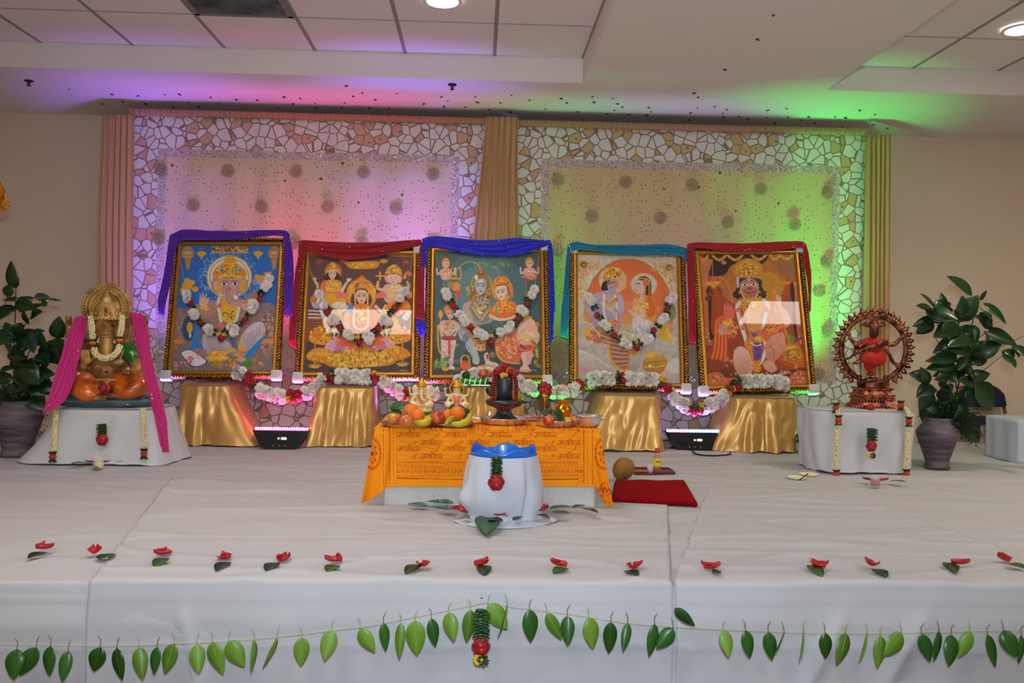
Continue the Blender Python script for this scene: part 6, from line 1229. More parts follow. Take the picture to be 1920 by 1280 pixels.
b.tube(spline([K(350, 440, -.02), K(318, 440, -.04), K(292, 415, -.05), K(280, 385, -.05)], 4), np.linspace(.019, .010, 13), 8); b.ell(K(278, 382, -.05), (.016, .014, .016))
b.tube(spline([K(360, 450, -.05), K(325, 462, -.08), K(318, 440, -.11)], 4), np.linspace(.02, .012, 9), 8); b.ell(K(318, 436, -.11), (.014, .012, .018)); b.torus(K(318, 448, -.11), .014, .005, 12, 6)
b.tube(spline([K(490, 435, -.04), K(420, 455, -.11), K(350, 480, -.13), K(305, 505, -.13)], 5), np.linspace(.021, .009, 16), 8); b.tube([K(470, 432, -.1), K(440, 446, -.12)], .016, 8)
b.tube(spline([K(500, 440, -.02), K(535, 445, -.03), K(565, 420, -.03), K(590, 395, -.02)], 4), np.linspace(.018, .010, 13), 8); b.ell(K(592, 392, -.02), (.016, .014, .016))
b.tube(spline([K(232, 480, 0), K(245, 525, -.01), K(285, 520, -.02), K(310, 490, -.04), K(318, 460, -.06)], 4), .008, 7)
b.tube(spline([K(480, 470, 0), K(510, 500, 0), K(530, 545, 0), K(575, 565, 0)], 5), .012, 7); b.tube(spline([K(490, 480, 0), K(528, 530, 0), K(560, 580, 0), K(585, 560, 0)], 5), .008, 7)
b.tube([K(345, 540, -.12), K(318, 550, -.13), K(304, 548, -.14)], [.016, .012, .007], 8); b.ell(K(404, 612, -.02), (.022, .03, .012)); b.tube([K(404, 590, -.02), K(404, 612, -.02)], .014, 8)
melt(b, 'dancer_body', m_cu, g, .0045, 3)
b = MB()
b.ell(K(424, 440, -.025), (.062, .036, .040)); b.ell(K(430, 475, -.02), (.048, .034, .045)); b.ell(K(445, 510, -.02), (.055, .04, .05)); b.tube([K(345, 438, -.02), K(400, 430, -.02), K(500, 432, -.02)], [.024, .03, .022], 8)
b.tube(spline([K(450, 520, -.03), K(420, 530, -.10), K(375, 520, -.12), K(352, 540, -.12)], 5), np.interp(np.linspace(0, 1, 16), [0, .5, 1], [.05, .046, .022]), 10)
b.tube(spline([K(430, 530, -.01), K(395, 555, -.03), K(398, 580, -.03), K(408, 605, -.02)], 5), np.interp(np.linspace(0, 1, 16), [0, .4, 1], [.045, .032, .014]), 10)
melt(b, 'red_wrap', m_rc, g, .005, 3)
one(ROSE, 'red_rose', 'dark red rose laid against the plinth of the copper dancer statue', 'flower', S(1632, 765, -.15)+nb, .9)
# ================================================================== altar table with printed orange cloth
TZ = 0.984; TY = 3.93; TYB = 4.60
xl, xr = at(722, 900, TY).x, at(1114, 900, TY).x
t = thing('altar_table', 'low altar block wrapped in shiny clear film under the orange cloth', 'table', ((xl+xr)/2, (TY+TYB)/2, SZ+.024))
b = MB(); b.box((0, 0, (TZ-SZ-.03)/2), (xr-xl-.012, TYB-TY-.01, TZ-SZ-.03), bev=.02); b.build('foam_block', mat('white_foam', (226, 224, 216), .6), t)
def film(u, v):
    a = u*2; x = (u-.5)*(xr-xl+.006); return (x, -(TYB-TY)/2-.006-.006*abs(mnoise.noise(Vector((u*22, v*5, 1))))-.004*abs(mnoise.noise(Vector((u*60, v*16, 4)))), .004+v*(TZ-SZ-.05))
b = MB(); b.sheet(film, 150, 30, .0008); b.build('plastic_film', mat('clear_film', (228, 228, 222), .12, spec=.8, coat=.6, alpha=.55), t)
class Cloth(Art): pass
def paint_cloth():
    A = Art([(677, 780), (1153, 780), (1153, 965), (677, 965)], 760, 296, (250, 148, 16)); ink = (186, 66, 14); ink2 = (206, 88, 16)
    def word(x, y, s=1.0, c=ink):
        Lq = lambda P_, w=1.25: A.s([(x+a*s, y+d*s*1.05) for a, d in P_], w, c, .9)
        Lq([(0, 0), (41.5, 0)], .8)
        Lq([(7, 0), (7, 8)]); Lq([(7, 3.6), (4.4, 3.2), (3.7, 4.8), (4.7, 6.4), (3, 7.7), (.9, 6.6), (0, 4.4)])
        Lq([(14.5, 0), (14.5, 8)]); Lq([(8.8, .9), (10.9, .9), (10.4, 2.9), (8.9, 3.7), (10.0, 5.7), (14.5, 5.1)])
        Lq([(17.2, 1.6), (19.6, .8), (20.4, 2.6), (18, 3.8), (17, 3.0)]); Lq([(18.6, 3.8), (21, 5.2), (18, 7.6)]); Lq([(22.6, 0), (22.6, 8)]); Lq([(20.6, 5.4), (22.6, 4.4)]); Lq([(26, 8), (26, 0), (25, -3.2), (22, -3.4), (20.8, -.4)])
        Lq([(27.8, 0), (29.8, 1.6), (29.2, 3.6), (27.6, 4), (30.4, 8)]); Lq([(32.4, 0), (32.4, 8)])
        Lq([(36.3, 0), (36.3, 5.6), (35.2, 7), (37, 6.6)]); Lq([(36.6, 5.8), (41, 5.8)]); Lq([(41, 0), (41, 8)])
    def vine(x, y, w):
        A.s([(x, y+1), (x+w*.25, y-1.4), (x+w*.5, y+1.5), (x+w*.72, y+3)], .8, ink2, .8); A.ring(x+w*.8, y+3, 3.6, 2.6, .9, ink2, .8); A.s([(x+w*.8, y+5), (x+w*.95, y-1)], 1.2, ink2, .8); A.k(x+w*.93, y, 3, 2.4, [ink], 5, .8, .8)
    for y, xs, off in ((799.5, (787, 875, 960, 1045), 0), (811, (745, 832, 917, 1001), 0), (826, (787, 875, 960, 1045), 0), (837, (745, 831, 916, 1001), 0), (851, (787, 875, 960, 1044), 0)):
        for x in xs: word(x, y)
        for x in ((700+45*k) for k in ()): pass
        for k, x in enumerate(xs):
            vx = x+43
            if vx+38 < 1084: vine(vx, y+2, 38)
        if xs[0] > 760: vine(747, y+2, 36)
    A.s([(719, 796), (719, 908)], 1.0, ink); A.s([(1111, 796), (1111, 908)], 1.0, ink)
    for (x0, x1) in ((720, 744), (1084, 1110)):
        A.s([(x1 if x0 < 900 else x0, 800), (x1 if x0 < 900 else x0, 908)], .8, ink, .7)
        for x in (x0+4, x0+10, x0+17): 
            for k in range(34): A.e(x+(k % 2), 800+k*3.2, 1.1 if x != x0+10 else 2.0, .8 if x != x0+10 else 1.3, ink, a=.75)
    for k in range(56): A.s([(746+k*6.05, 864), (746+k*6.05, 868), (749+k*6.05, 868), (749+k*6.05, 864)], 1.1, ink, .9, False)
    A.s([(744, 860), (1083, 860)], .8, ink, .5); A.s([(744, 871.5), (1083, 871.5)], .8, ink, .8)
    for k in range(86): A.e(746+k*3.95, 874.5, 1.2, .9, ink, a=.8)
    A.s([(744, 877.5), (1083, 877.5)], .8, ink, .7)
    for k in range(14):
        x = 746+k*25; A.s([(x, 880), (x, 886), (x+3.5, 886), (x+3.5, 880)], 1.2, ink, .9, False); A.s([(x+9.5, 880.5), (x+6.5, 881), (x+9, 883.5), (x+6, 886)], 1.2, ink); A.ring(x+14, 883, 2.5, 2.7, 1.2, ink); A.s([(x+21, 880.5), (x+18, 881.5), (x+21, 884), (x+18.5, 886)], 1.2, ink)
    A.s([(744, 889.5), (1083, 889.5)], .8, ink, .8)
    for k in range(86): A.e(746+k*3.95, 892.5, 1.2, .9, ink2, a=.8)
    A.s([(744, 896), (900, 899), (1083, 898)], 1.4, (140, 50, 20))
    for k in range(60): A.s([(746+k*5.7, 889.5), (749+k*5.7, 896)], .6, ink2, .5)
    # medallions on the two hanging wings
    for cx, cy, s_ in ((698, 850, 1), (1132, 850, 1)):
        for r_ in (30, 26, 10): A.ring(cx, cy, r_*.55, r_, 1.4, ink2, .9)
        for k in range(22): a = 2*PI*k/22; A.e(cx+math.cos(a)*15.5, cy+math.sin(a)*28, 1.2, 1.6, ink)
        for k in range(8): a = 2*PI*k/8; A.e(cx+math.cos(a)*8, cy+math.sin(a)*17, 2.2, 3.2, ink2)
        A.e(cx, cy, 3, 5, ink)
    for k in range(26): A.e(1122+1.1*k, 918+math.sin(k)*3, 1.2, 1.6, ink)
    A.kr(1118, 905, 1148, 935, [ink, ink2], 60, 1.3, .8); A.s([(1118, 938), (1150, 942)], 1.2, ink)
    return A
def altar_cloth():
    A = paint_cloth(); k = A.SS; c = A.c.reshape(A.H, k, A.W, k, 3).mean((1, 3)); col = np.clip(lin(c)*1.0, 0, .92)
    nu, nv = 560, 190; nt = 46; V = []; K_ = []
    for j in range(nv+1):
        for i in range(nu+1):
            u = i/nu
            wing = max(0, (0.085-u)/0.085, (u-0.915)/0.085)
            if j <= nt:
                s_ = j/nt; py = 781+(806-781)*s_; px = 703+(1125-703)*u; Y = TYB-.02+(TY-TYB+.006)*s_
                X = at(703, 806, TY).x*(1-u)+at(1125, 810, TY).x*u
                z = TZ+.003+.0015*mnoise.noise(Vector((X*9, Y*9, 2)))
                X += 0; P_ = Vector((X, Y, z))
            else:
                s_ = (j-nt)/(nv-nt); xt = 703+422*u; left = u < .5
                xb = 725+(1117-725)*((u-.085)/.83) if wing == 0 else ((725-(725-677)*((.085-u)/.085)) if left else (1117+(1151-1117)*((u-.915)/.085)))
                yb = 912 if wing == 0 else (912+32*(wing**.7) if left else 914+44*(min(1, wing*1.3)))
                if not left and wing > 0: xb = 1117+34*wing
                yt = 806+4*u; px = xt*(1-s_)+xb*s_; py = yt+(yb-yt)*s_
                px = px + (0 if wing == 0 else 0)
                Y = TY-.012-.010*s_ - .006*wing*(1-s_) + .006*mnoise.noise(Vector((u*14, s_*1.5, 3)))*s_*2 - (0.02*math.sin(wing*7)*s_ if wing > 0 else 0)
                P_ = at(px, py, Y)
                if s_ < .06: P_.y += .008*(1-s_/.06); 
            P_.z = max(P_.z, SZ+.034); V.append(P_); 
            # unfolded cloth coordinates
            xx = 703+422*u if j <= nt else px
            yy = 781+25*(j/nt) if j <= nt else py
            if j <= nt and yy > 799: pass
            ci = min(A.W-1, max(0, int((xx-677)/476*A.W))); cj = min(A.H-1, max(0, int((yy-780)/185*A.H))); K_.append(col[cj, ci])
    b = MB(); b.v = [tuple(p) for p in V]; W_ = nu+1
    b.f = [(j*W_+i, (j+1)*W_+i, (j+1)*W_+i+1, j*W_+i+1) for j in range(nv) for i in range(nu)]; b.m = [0]*len(b.f); b.sm = [True]*len(b.f)
    o = b.build('altar_cloth', mat('printed_cotton', rough=.8, attr='ink', bump=(40, .15), spec=.2)); a = o.data.color_attributes.new('ink', 'FLOAT_COLOR', 'POINT')
    a.data.foreach_set('color', np.concatenate([np.array(K_), np.ones((len(K_), 1))], 1).ravel())
    so = o.modifiers.new('thick', 'SOLIDIFY'); so.thickness = .0015; so.offset = -1
    return tag(o, 'orange printed prayer cloth with rows of red script draped over the low altar block', 'cloth')
altar_cloth()
# ------------------------------------------------------------------ bucket wrapped in white cloth
bp_ = on(946, 975, SZ); BY = TY-.205; bz = at(940, 845, BY).z; bc = Vector((at(944, 845, BY).x, BY, SZ+.026)); Hb = bz-bc.z; kb = BY/F
t = thing('wrapped_bucket', 'blue plastic bucket wrapped in white cloth standing in front of the altar', 'bucket', bc)
m_bp = mat('blue_plastic', (14, 110, 214), .3, coat=.3)
b = MB(); n = 64; R0 = 62*kb
prof = [(R0*.80, .0), (R0*.98, Hb-.05), (R0*1.0, Hb)]
wv = lambda a: .012*math.sin(a*5+.6)+.006*math.sin(a*3)
def rim(u, v):
    a = 2*PI*u; q = [(R0*.78, .0), (R0*.95, Hb-.08), (R0*.96, Hb-.03), (R0*1.0, Hb+.006+wv(a)), (R0*.97, Hb+.012+wv(a)), (R0*.93, Hb-.02), (R0*.90, Hb-.09), (R0*.74, .02), (0, .015)]
    k = v*(len(q)-1); i = min(int(k), len(q)-2); f = k-i; r_ = q[i][0]*(1-f)+q[i+1][0]*f; z = q[i][1]*(1-f)+q[i+1][1]*f
    return (math.cos(a)*r_, math.sin(a)*r_, z)
b.grid(rim, 64, 32, close_u=True); b.build('bucket', m_bp, t)
def bcl(u, v):
    a = 2*PI*u; z = Hb*(1-v)-.012*(1-v)+.0
    z += -.014*math.sin(a-.3)*(1-v)*0
    r_ = R0*(1.02+.24*math.sin(PI*min(1, v*.95))**1.1-.02*v); 
    f = mnoise.noise(Vector((math.cos(a)*1.4, math.sin(a)*1.4, v*.9+3)))*.03+mnoise.noise(Vector((math.cos(a)*3.5, math.sin(a)*3.5, v*1.4)))*.012
    r_ += f*min(1, v*3)
    r_ += .030*math.exp(-((a-3.6)/.26)**2-((v-.66)/.16)**2)      # gathered bulge at the left
    r_ -= .014*math.exp(-((a-5.35)/.10)**2)*min(1, v*4)
    if v > .93: r_ += (v-.93)/.07*.02
    return (math.cos(a)*r_, math.sin(a)*r_, max(z, .002))
b = MB(); b.grid(bcl, 150, 50, close_u=True); b.build('bucket_cloth', mat('bucket_cotton', (196, 200, 212), .8, bump=(20, .25)), t)
def trail(u, v):
    a = math.radians(205+150*u); r_ = R0*(1.0+.03+v*(.62+.22*mnoise.noise(Vector((u*4, 2, 1))))); return (math.cos(a)*r_, math.sin(a)*r_*1.0, .003+.020*(1-v)*abs(mnoise.noise(Vector((u*9, v*3, 5))))+.016*max(0, math.sin(v*PI))*abs(mnoise.noise(Vector((u*14, v*2, 8)))))
b = MB(); b.sheet(lambda u, v: trail(1-u, v), 60, 14, .002); b.build('cloth_hem', MATS['bucket_cotton'], t)
o = tassel('leaf and rose tassel hanging on the white wrapped bucket', 931, 855, 888, 917, 917, BY-R0*1.02-.055, 20)
tassel('large leaf and rose tassel with yellow tip pinned to the stage front', 903, 1139, 1192, 1224, 1241, 2.655, 28)
# ------------------------------------------------------------------ fruit plates
m_steel = mat('stainless_steel', (222, 220, 216), .24, .9); m_steel2 = mat('silver_plate', (186, 178, 170), .2, .95, bump=(40, .2))
def dish(name, label, c, R, h, m=m_steel, group=None, flare=.15, n=48, rolled=.003):
    t = thing(name, label, 'plate' if h < .03 else 'dish', c, 0, group)
    b = MB(); b.lathe([(R*(1-flare)*.96, 0), (R*(1-flare), .002), (R*.985, h), (R*1.0, h+rolled), (R*.985, h+rolled*.7), (R*(1-flare)-.004, .005), (.001, .004)], (0, 0, 0), n); b.build('dish_body', m, t); return t
m_apr = mat('apple_red', (172, 34, 24), .3, coat=.3, var=(18, (214, 120, 52), (1, 1, .4))); m_apy = mat('apple_yellow', (206, 160, 40), .3, coat=.3, var=(14, (206, 96, 50), (1, 1, .5)))
m_org = mat('orange_peel', (240, 116, 10), .42, bump=(260, .35)); m_ban = mat('banana_peel', (226, 196, 34), .45, var=(10, (190, 176, 40))); m_stm = mat('stem_brown', (80, 56, 30), .8)
def apple(label, c, R, m, tilt=(0, 0, 0), grp='apples on the altar plates', kind='apple'):
    t = thing(kind, label, kind, c, 0, grp); t.rotation_euler = tilt
    b = MB(); pr = []
    for i in range(17): th = PI*i/16; r_ = R*math.sin(th)*(1+.06*math.cos(th)); z = -R*.92*math.cos(th)+(-R*.10 if 0 else 0); z -= R*.24*math.exp(-((th-PI)/.45)**2); z += R*.12*math.exp(-(th/.4)**2); pr.append((max(r_, .0005), z+R*.9))
    b.lathe(pr, n=22, fn=lambda a, z: 1+.015*math.cos(a*5)); b.build('apple_skin', m, t)
    b = MB(); b.tube([(0, 0, R*1.5), (.002, 0, R*1.75), (.006, 0, R*2.0)], .0018, 5); b.build('stem', m_stm, t)
def orange(label, c, R, grp='oranges on the altar plates'):
    t = thing('orange', label, 'orange', c, 0, grp); b = MB(); b.ell((0, 0, R*.95), (R, R, R*.95), 24, 16); b.build('orange_peel', m_org, t)
    b = MB(); b.lathe([(R*.1, -.001), (R*.08, .003), (.0005, .004)], (0, 0, R*1.88), 8); b.build('navel', mat('green_navel', (90, 120, 30), .6), t)
def banana(label, pts, r, grp='bananas on the altar plates', m=None):
    pts = [Vector(p) for p in pts]; org = pts[0].copy(); P_ = spline([p-org for p in pts], 6); n = len(P_); t = thing('banana', label, 'banana', org, 0, grp)
    b = MB(); b.tube(P_, [r*(.30+.72*math.sin(PI*min(1, max(0, .06+.88*i/(n-1))))**.55) for i in range(n)], 6); b.build('banana_peel', m or m_ban, t)
    b = MB(); b.tube([P_[-1], P_[-1]+(P_[-1]-P_[-2]).normalized()*.012], [r*.4, r*.3], 6); b.build('stem', m_stm, t)
m_lf = mat('leaf_green', (60, 104, 34), .35, var=(6, (44, 84, 26)), spec=.5); m_ld = mat('leaf_deep_green', (40, 86, 32), .35, var=(6, (18, 50, 18))); m_ll = mat('leaf_light_green', (112, 146, 40), .4, var=(6, (96, 130, 34)))
m_rib = mat('leaf_rib', (150, 170, 80), .5); m_stem = mat('leaf_stem', (96, 84, 40), .7)
def loose_leaf(label, base, tip, w, nrm=(0, 0, 1), m=None, bend=.12, group=None, stem=True, parent=None, org=None, name='leaf'):
    base, tip = Vector(base), Vector(tip); o_ = base.copy() if parent is None else org
    if parent is None: t = thing(name, label, 'leaf', o_, 0, group)
    b = MB(); leaf3(b, base-o_, tip-o_, w, nrm, bend, 10)
    if parent is not None: 
        o = b.build('leaf', m or m_lf, parent); par2 = o
    else: o = b.build('leaf_blade', m or m_lf, t); par2 = t
    return o
dz = TZ+.006
P1 = on(768, 797, dz); P2 = on(846, 797, dz)
dish('fruit_plate', 'silver plate of apples, oranges and banana, left one on the altar', P1, 54*P1.y/F, .012, m_steel2, 'fruit plates on the altar', .1)
dish('fruit_plate', 'silver plate of apple, oranges and bananas, second from the left on the altar', P2, 44*P2.y/F, .012, m_steel2, 'fruit plates on the altar', .1)
def fp(px, pyb, z=None): z = dz+.008 if z is None else z; return on(px, pyb, z)
ra = lambda px_, p: px_*p.y/F
q = fp(737, 797); apple('yellow and pink apple at the left end of the left fruit plate', q, ra(13.8, q), m_apy, (.1, .2, 0))
q = fp(761, 801); apple('red apple at the front of the left fruit plate', q, ra(15, q), m_apr)
q = fp(783, 792); orange('orange on the left fruit plate beside the banana', q, ra(13.5, q)); q = fp(770, 791); q.z += .018; orange('orange behind the red apple on the left fruit plate', q, ra(14.5, q))
banana('banana on the left fruit plate', [fp(779, 799)+Vector((0, 0, .016)), fp(790, 800)+Vector((0, -.004, .018)), fp(802, 799)+Vector((0, 0, .024)), fp(805, 792)+Vector((0, 0, .03))], .017)
q = fp(819, 797); apple('red and yellow apple on the second fruit plate', q, ra(15.5, q), m_apr, (.2, .3, 2))
q = fp(857, 793); q.z += .012; orange('large orange on the second fruit plate', q, ra(14.5, q)); q = fp(839, 792); q.z += .006; orange('orange tucked behind the apple on the second fruit plate', q, ra(12, q))
banana('long banana at the front of the second fruit plate', [fp(848, 800)+Vector((0, -.01, .014)), fp(862, 801)+Vector((0, -.01, .016)), fp(876, 799)+Vector((0, 0, .024)), fp(883, 788)+Vector((0, 0, .036))], .017)
banana('greenish banana pointing forward on the second fruit plate', [fp(837, 801)+Vector((0, -.02, .020)), fp(846, 796)+Vector((0, .02, .024)), fp(868, 788)+Vector((0, .04, .03)), fp(882, 782)+Vector((0, .06, .04))], .015, m=mat('banana_green', (176, 170, 40), .45))
lp = lambda x, y, Y: at(x, y, Y)
loose_leaf('broad green leaf behind the fruit on the left plate', lp(730, 764, 4.16), lp(774, 754, 4.12), .030, (0, -.6, .8)); loose_leaf('short green leaf under the yellow apple on the left plate', lp(755, 776, 4.15), lp(726, 768, 4.12), .022, (0, -.7, .7))
loose_leaf('dark green leaf arching over the large orange on the second plate', lp(839, 768, 4.14), lp(877, 768, 4.10), .034, (0, -.8, .5), m_ld, .3); loose_leaf('dark green leaf hanging beside the large orange on the second plate', lp(868, 764, 4.12), lp(878, 790, 4.08), .024, (0, -1, .2), m_ld, .1)
# ------------------------------------------------------------------ two small white marble idols
def idol(label, px, pyb, ele, k=1.0):
    p = on(px, pyb, TZ+.005); t = thing('small_idol', label, 'idol', p); s = k*p.y/F
    V_ = lambda x, z, y=0: Vector((x*s, y*s, z*s))
    mw = mat('painted_marble', (222, 214, 180), .35, coat=.3, var=(50, (206, 186, 120))); mg_ = mat('idol_gold', (212, 160, 30), .35, .5, bump=(90, .5))
    b = MB(); b.ell(V_(0, 7), (20*s, 13*s, 7*s)); b.ell(V_(0, 13), (16*s, 11*s, 6*s)); b.ell(V_(-10, 16, -5), (13*s, 8*s, 6*s), rot=(0, .3, 0)); b.ell(V_(10, 16, -5), (13*s, 8*s, 6*s), rot=(0, -.3, 0)); b.ell(V_(0, 26), (9.5*s, 8*s, 11*s)); b.ell(V_(0, 34), (11*s, 7*s, 5*s)); b.ell(V_(0, 43), (7.2*s, 7*s, 7.5*s))
    for sx in (-1, 1):
        b.tube([V_(sx*9, 33), V_(sx*16, 24, -2), V_(sx*13, 18, -8)], [3.4*s, 3*s, 2.2*s], 7); b.tube([V_(sx*9, 33), V_(sx*19, 33, 2), V_(sx*21, 42, 0)], [3.2*s, 2.6*s, 2*s], 7); b.ell(V_(sx*21, 45), (2.6*s, 2*s, 3.4*s))
        if ele: b.ell(V_(sx*11, 43, 2), (6.5*s, 1.8*s, 8*s))
    if ele: b.tube([V_(0, 41, -6), V_(0, 33, -10), V_(2, 26, -11), V_(7, 24, -11)], [3.6*s, 3.2*s, 2.6*s, 1.6*s], 8)
    melt(b, 'idol_body', mw, t, 1.05*s, 2)
    b = MB(); b.lathe([(7.6*s, 0), (8.2*s, 3*s), (6.6*s, 8*s), (3*s, 12*s), (.6*s, 15*s)], V_(0, 47), 18, fn=lambda a, z: 1+.05*math.cos(a*9)); b.build('idol_crown', mg_, t)
    b = MB(); b.torus(V_(0, 46, 3), 12.5*s, 1.4*s, 26, 6, M=M90) if not ele else b.torus(V_(0, 33, 0), 9*s, 1*s, 20, 5); b.torus(V_(0, 31, -4), 6*s, .9*s, 18, 5, M=Euler((1.1, 0, 0)).to_matrix()); b.tube([V_(-15, 17, -11), V_(0, 14, -13), V_(15, 17, -11)], 1.2*s, 6); b.build('gilding', mg_, t)
    b = MB(); b.lathe([(21*s, 0), (21*s, 3*s), (19*s, 5*s)], V_(0, 0), 28, 1, .7); b.build('idol_base', mat('emerald_paint', (20, 110, 40), .3), t)
    for k_ in range(20):
        pass
    b = MB(); b.tube(spline([V_(-6, 33, -7), V_(0, 21, -11), V_(6, 33, -7)], 5), 1.5*s, 6); b.build('painted_sash', mat('coral_paint', (222, 110, 50), .4), t)
    if not ele:
        b = MB(); b.ell(V_(0, 45, 3), (9*s, 6*s, 9.5*s)); b.build('idol_hair', mat('black_hair_paint', (30, 22, 20), .4), t)
        b = MB(); b.prism([(-6*s, 17*s), (6*s, 17*s), (5*s, 32*s), (-5*s, 32*s)], -9.5*s, -7.5*s); b.build('painted_dress', MATS['coral_paint'], t)
    for sx in (-1, 1):
        b = MB(); b.ell(V_(sx*2.6, 43.5, -7 if not ele else -6.6), (1.2*s, .6*s, .8*s), 6, 4); b.build('eye', MATS['eye_dark'], t)
        b = MB(); b.ell(V_(sx*22, 50, 0), (3.6*s, 2.4*s, 4*s)); b.build('held_blossom', mat('turquoise_paint', (90, 160, 160), .4) if ele and sx < 0 else MATS['emerald_paint'], t)
    return t
idol('small white marble elephant-headed idol with gold crown behind the left fruit plate', 790, 776, True, 1.08); idol('small white marble goddess idol in orange dress behind the second fruit plate', 856, 776, False, 1.05)
# ------------------------------------------------------------------ steel basin and black stone idol
q = on(945, 793, dz); t = thing('steel_basin', 'wide steel basin with a pouring lip under the black stone idol', 'basin', q); R = 47*q.y/F
b = MB(); b.lathe([(R*.86, 0), (R*.9, .004), (R*1.0, .026), (R*1.02, .030), (R*.98, .028), (R*.88, .008), (.001, .006)], (0, 0, 0), 56, 1, .95); b.prism([(-R*1.25, .026), (-R*.94, .022), (-R*.9, .028), (-R*1.3, .034)], -.03, .03); b.build('dish_body', m_steel, t)
q2 = q+Vector((0, .01, .009)); s = q.y/F; t = thing('stone_idol', 'black stone pillar idol on a spouted pedestal, standing in the steel basin', 'idol', q2); mk = mat('black_stone', (40, 42, 46), .35, bump=(120, .25), spec=.6)
b = MB(); b.lathe([(27*s, 0), (28*s, 3*s), (24*s, 7*s), (17*s, 12*s), (14*s, 18*s), (15*s, 22*s), (22*s, 26*s), (32*s, 30*s), (35*s, 34*s), (36*s, 37*s), (34*s, 40*s), (30*s, 41*s), (25*s, 38*s), (18*s, 37*s), (16*s, 38*s)], (0, 0, 0), 40); b.build('pedestal_stone', mk, t)
b = MB(); b.tube([(20*s, 0, 36*s), (34*s, -4*s, 37*s), (42*s, -6*s, 36*s)], [8*s, 6*s, 4*s], 10, flat=.5); b.build('spout', mk, t)
b = MB(); b.lathe([(15.5*s, 36*s), (16*s, 60*s), (16*s, 72*s), (15*s, 80*s), (12*s, 86*s), (7*s, 90*s), (1*s, 91.5*s)], (0, 0, 0), 32); b.build('stone_pillar', mk, t)
b = MB(); b.ell((-2*s, -10*s, 87*s), (9*s, 5*s, 5*s), 10, 6); b.ell((-5*s, -13*s, 84*s), (3*s, 3*s, 4*s), 8, 5); b.build('sandal_paste', mat('ochre_paste', (206, 150, 40), .7), t)
go = q2; t = thing('bead_garland', 'red brown bead garland looped over the black stone idol', 'garland', go, 0)
LL = [(-13, 6, 88), (-18, -6, 84), (-20.5, -12, 70), (-21, -18, 50), (-19, -27, 35), (-8, -33, 28), (4, -33.5, 27.5), (16, -30, 33), (21, -19, 48), (21, -12, 68), (19, -6, 82), (14, 5, 88)]
b = MB(); beads(b, [Vector(p)*s for p in LL], 4.6*s, 4.4*s, n=6, seed=4); b.build('bead_strand', mat('rudraksha_red', (130, 34, 16), .6, bump=(300, .6)), t)
for k_, (x, y, z, m_) in enumerate(((-9, -4, 98, 'r'), (-2, -2, 102, 'r'), (6, -3, 97, 'y'), (-14, -6, 92, 'r'), (12, -4, 93, 'r'), (18, -5, 90, 'r'))):
    one(KIND[m_][0][0], 'red_rose' if m_ == 'r' else 'yellow_flower', 'red blossom heaped on top of the black stone idol' if m_ == 'r' else 'yellow blossom on top of the black stone idol', 'flower', q2+Vector((x, y, z))*s, .75, (-.7, k_*1.1, 0), 'blossoms heaped on the black stone idol' if m_ == 'r' else None)
# small oil lamps (lit)
def diya(label, px, py, Y, z=None):
    p = at(px, py, Y); 
    if z is not None: p.z = z
    t = thing('oil_lamp', label, 'oil lamp', p); b = MB(); b.lathe([(.008, 0), (.012, .004), (.022, .012), (.024, .016), (.018, .013), (.001, .010)], (0, 0, 0), 16, fn=lambda a, z: 1+.35*max(0, math.cos(a+1.6))**6); b.build('clay_cup', mat('terracotta', (150, 76, 40), .7), t)
    b = MB(); b.lathe([(.001, .012), (.004, .018), (.0035, .026), (.0005, .038)], (0, -.02, 0), 8); b.build('flame', mat('flame', (255, 200, 120), .5, emit=((1, .55, .15), 25)), t)
diya('small lit oil lamp on the altar left of the black stone idol', 918, 782, 4.35, TZ+.006)
# snack plate right of the basin
q = on(990, 787, dz); dish('steel_plate', 'small steel plate with folded foil and sweets right of the basin', q, 26*q.y/F, .010, m_steel)
def lump(name, label, cat, c, r, m, seed=0, n=12):
    b = MB(); b.ell((0, 0, r[2]), r, n, 8); b.v = [tuple(Vector(v)*(1+.16*mnoise.noise(Vector(v)*60+Vector((seed, 0, 0))))) for v in b.v]; return tag(b.build(name, m, None, c), label, cat)
lump('foil_packet', 'crumpled silver foil packet on the small steel plate', 'packet', q+Vector((-.01, -.01, .008)), (.034, .022, .009), mat('foil', (210, 208, 206), .25, .9, bump=(120, 1)), 3); lump('sweet', 'orange sweet on the small steel plate', 'sweet', q+Vector((.03, .01, .008)), (.016, .014, .010), m_orange, 5)
# dish of red fruit with leaves
q = on(1041, 797, dz); dish('steel_dish', 'steel rimmed dish of reddish fruit under green leaves on the altar', q, 37*q.y/F, .026, m_steel, None, .04)
for (x, y, r_, m_, l_) in ((1012, 793, 10, 'apple_pale', 'pale red fruit at the left of the steel rimmed dish'), (1034, 796, 12, 'apple_red', 'dark red fruit at the front of the steel rimmed dish'), (1046, 790, 11, 'apple_red', 'dark red fruit in the middle of the steel rimmed dish'), (1064, 795, 8, 'yellow_fruit', 'small yellow fruit at the right of the steel rimmed dish')):
    p = on(x, y, dz+.012); apple(l_, p, r_*p.y/F, mat(m_, (206, 90, 70) if m_ == 'apple_pale' else (200, 180, 30), .4), (.2, .5, x), 'fruit in the steel rimmed dish')
loose_leaf('broad dark leaf over the steel rimmed dish, pointing right', lp(1036, 770, 4.05), lp(1058, 796, 3.98), .030, (0, -.8, .5), m_ld, .15); loose_leaf('dark leaf lying left over the steel rimmed dish', lp(1045, 772, 4.08), lp(1008, 778, 4.02), .026, (0, -.6, .8), m_ld, .15)
q = on(1072, 798, dz); lump('garland_scrap', 'orange and green flower scrap between the dish and the bowl', 'flower', q, (.03, .016, .012), m_orange, 8)
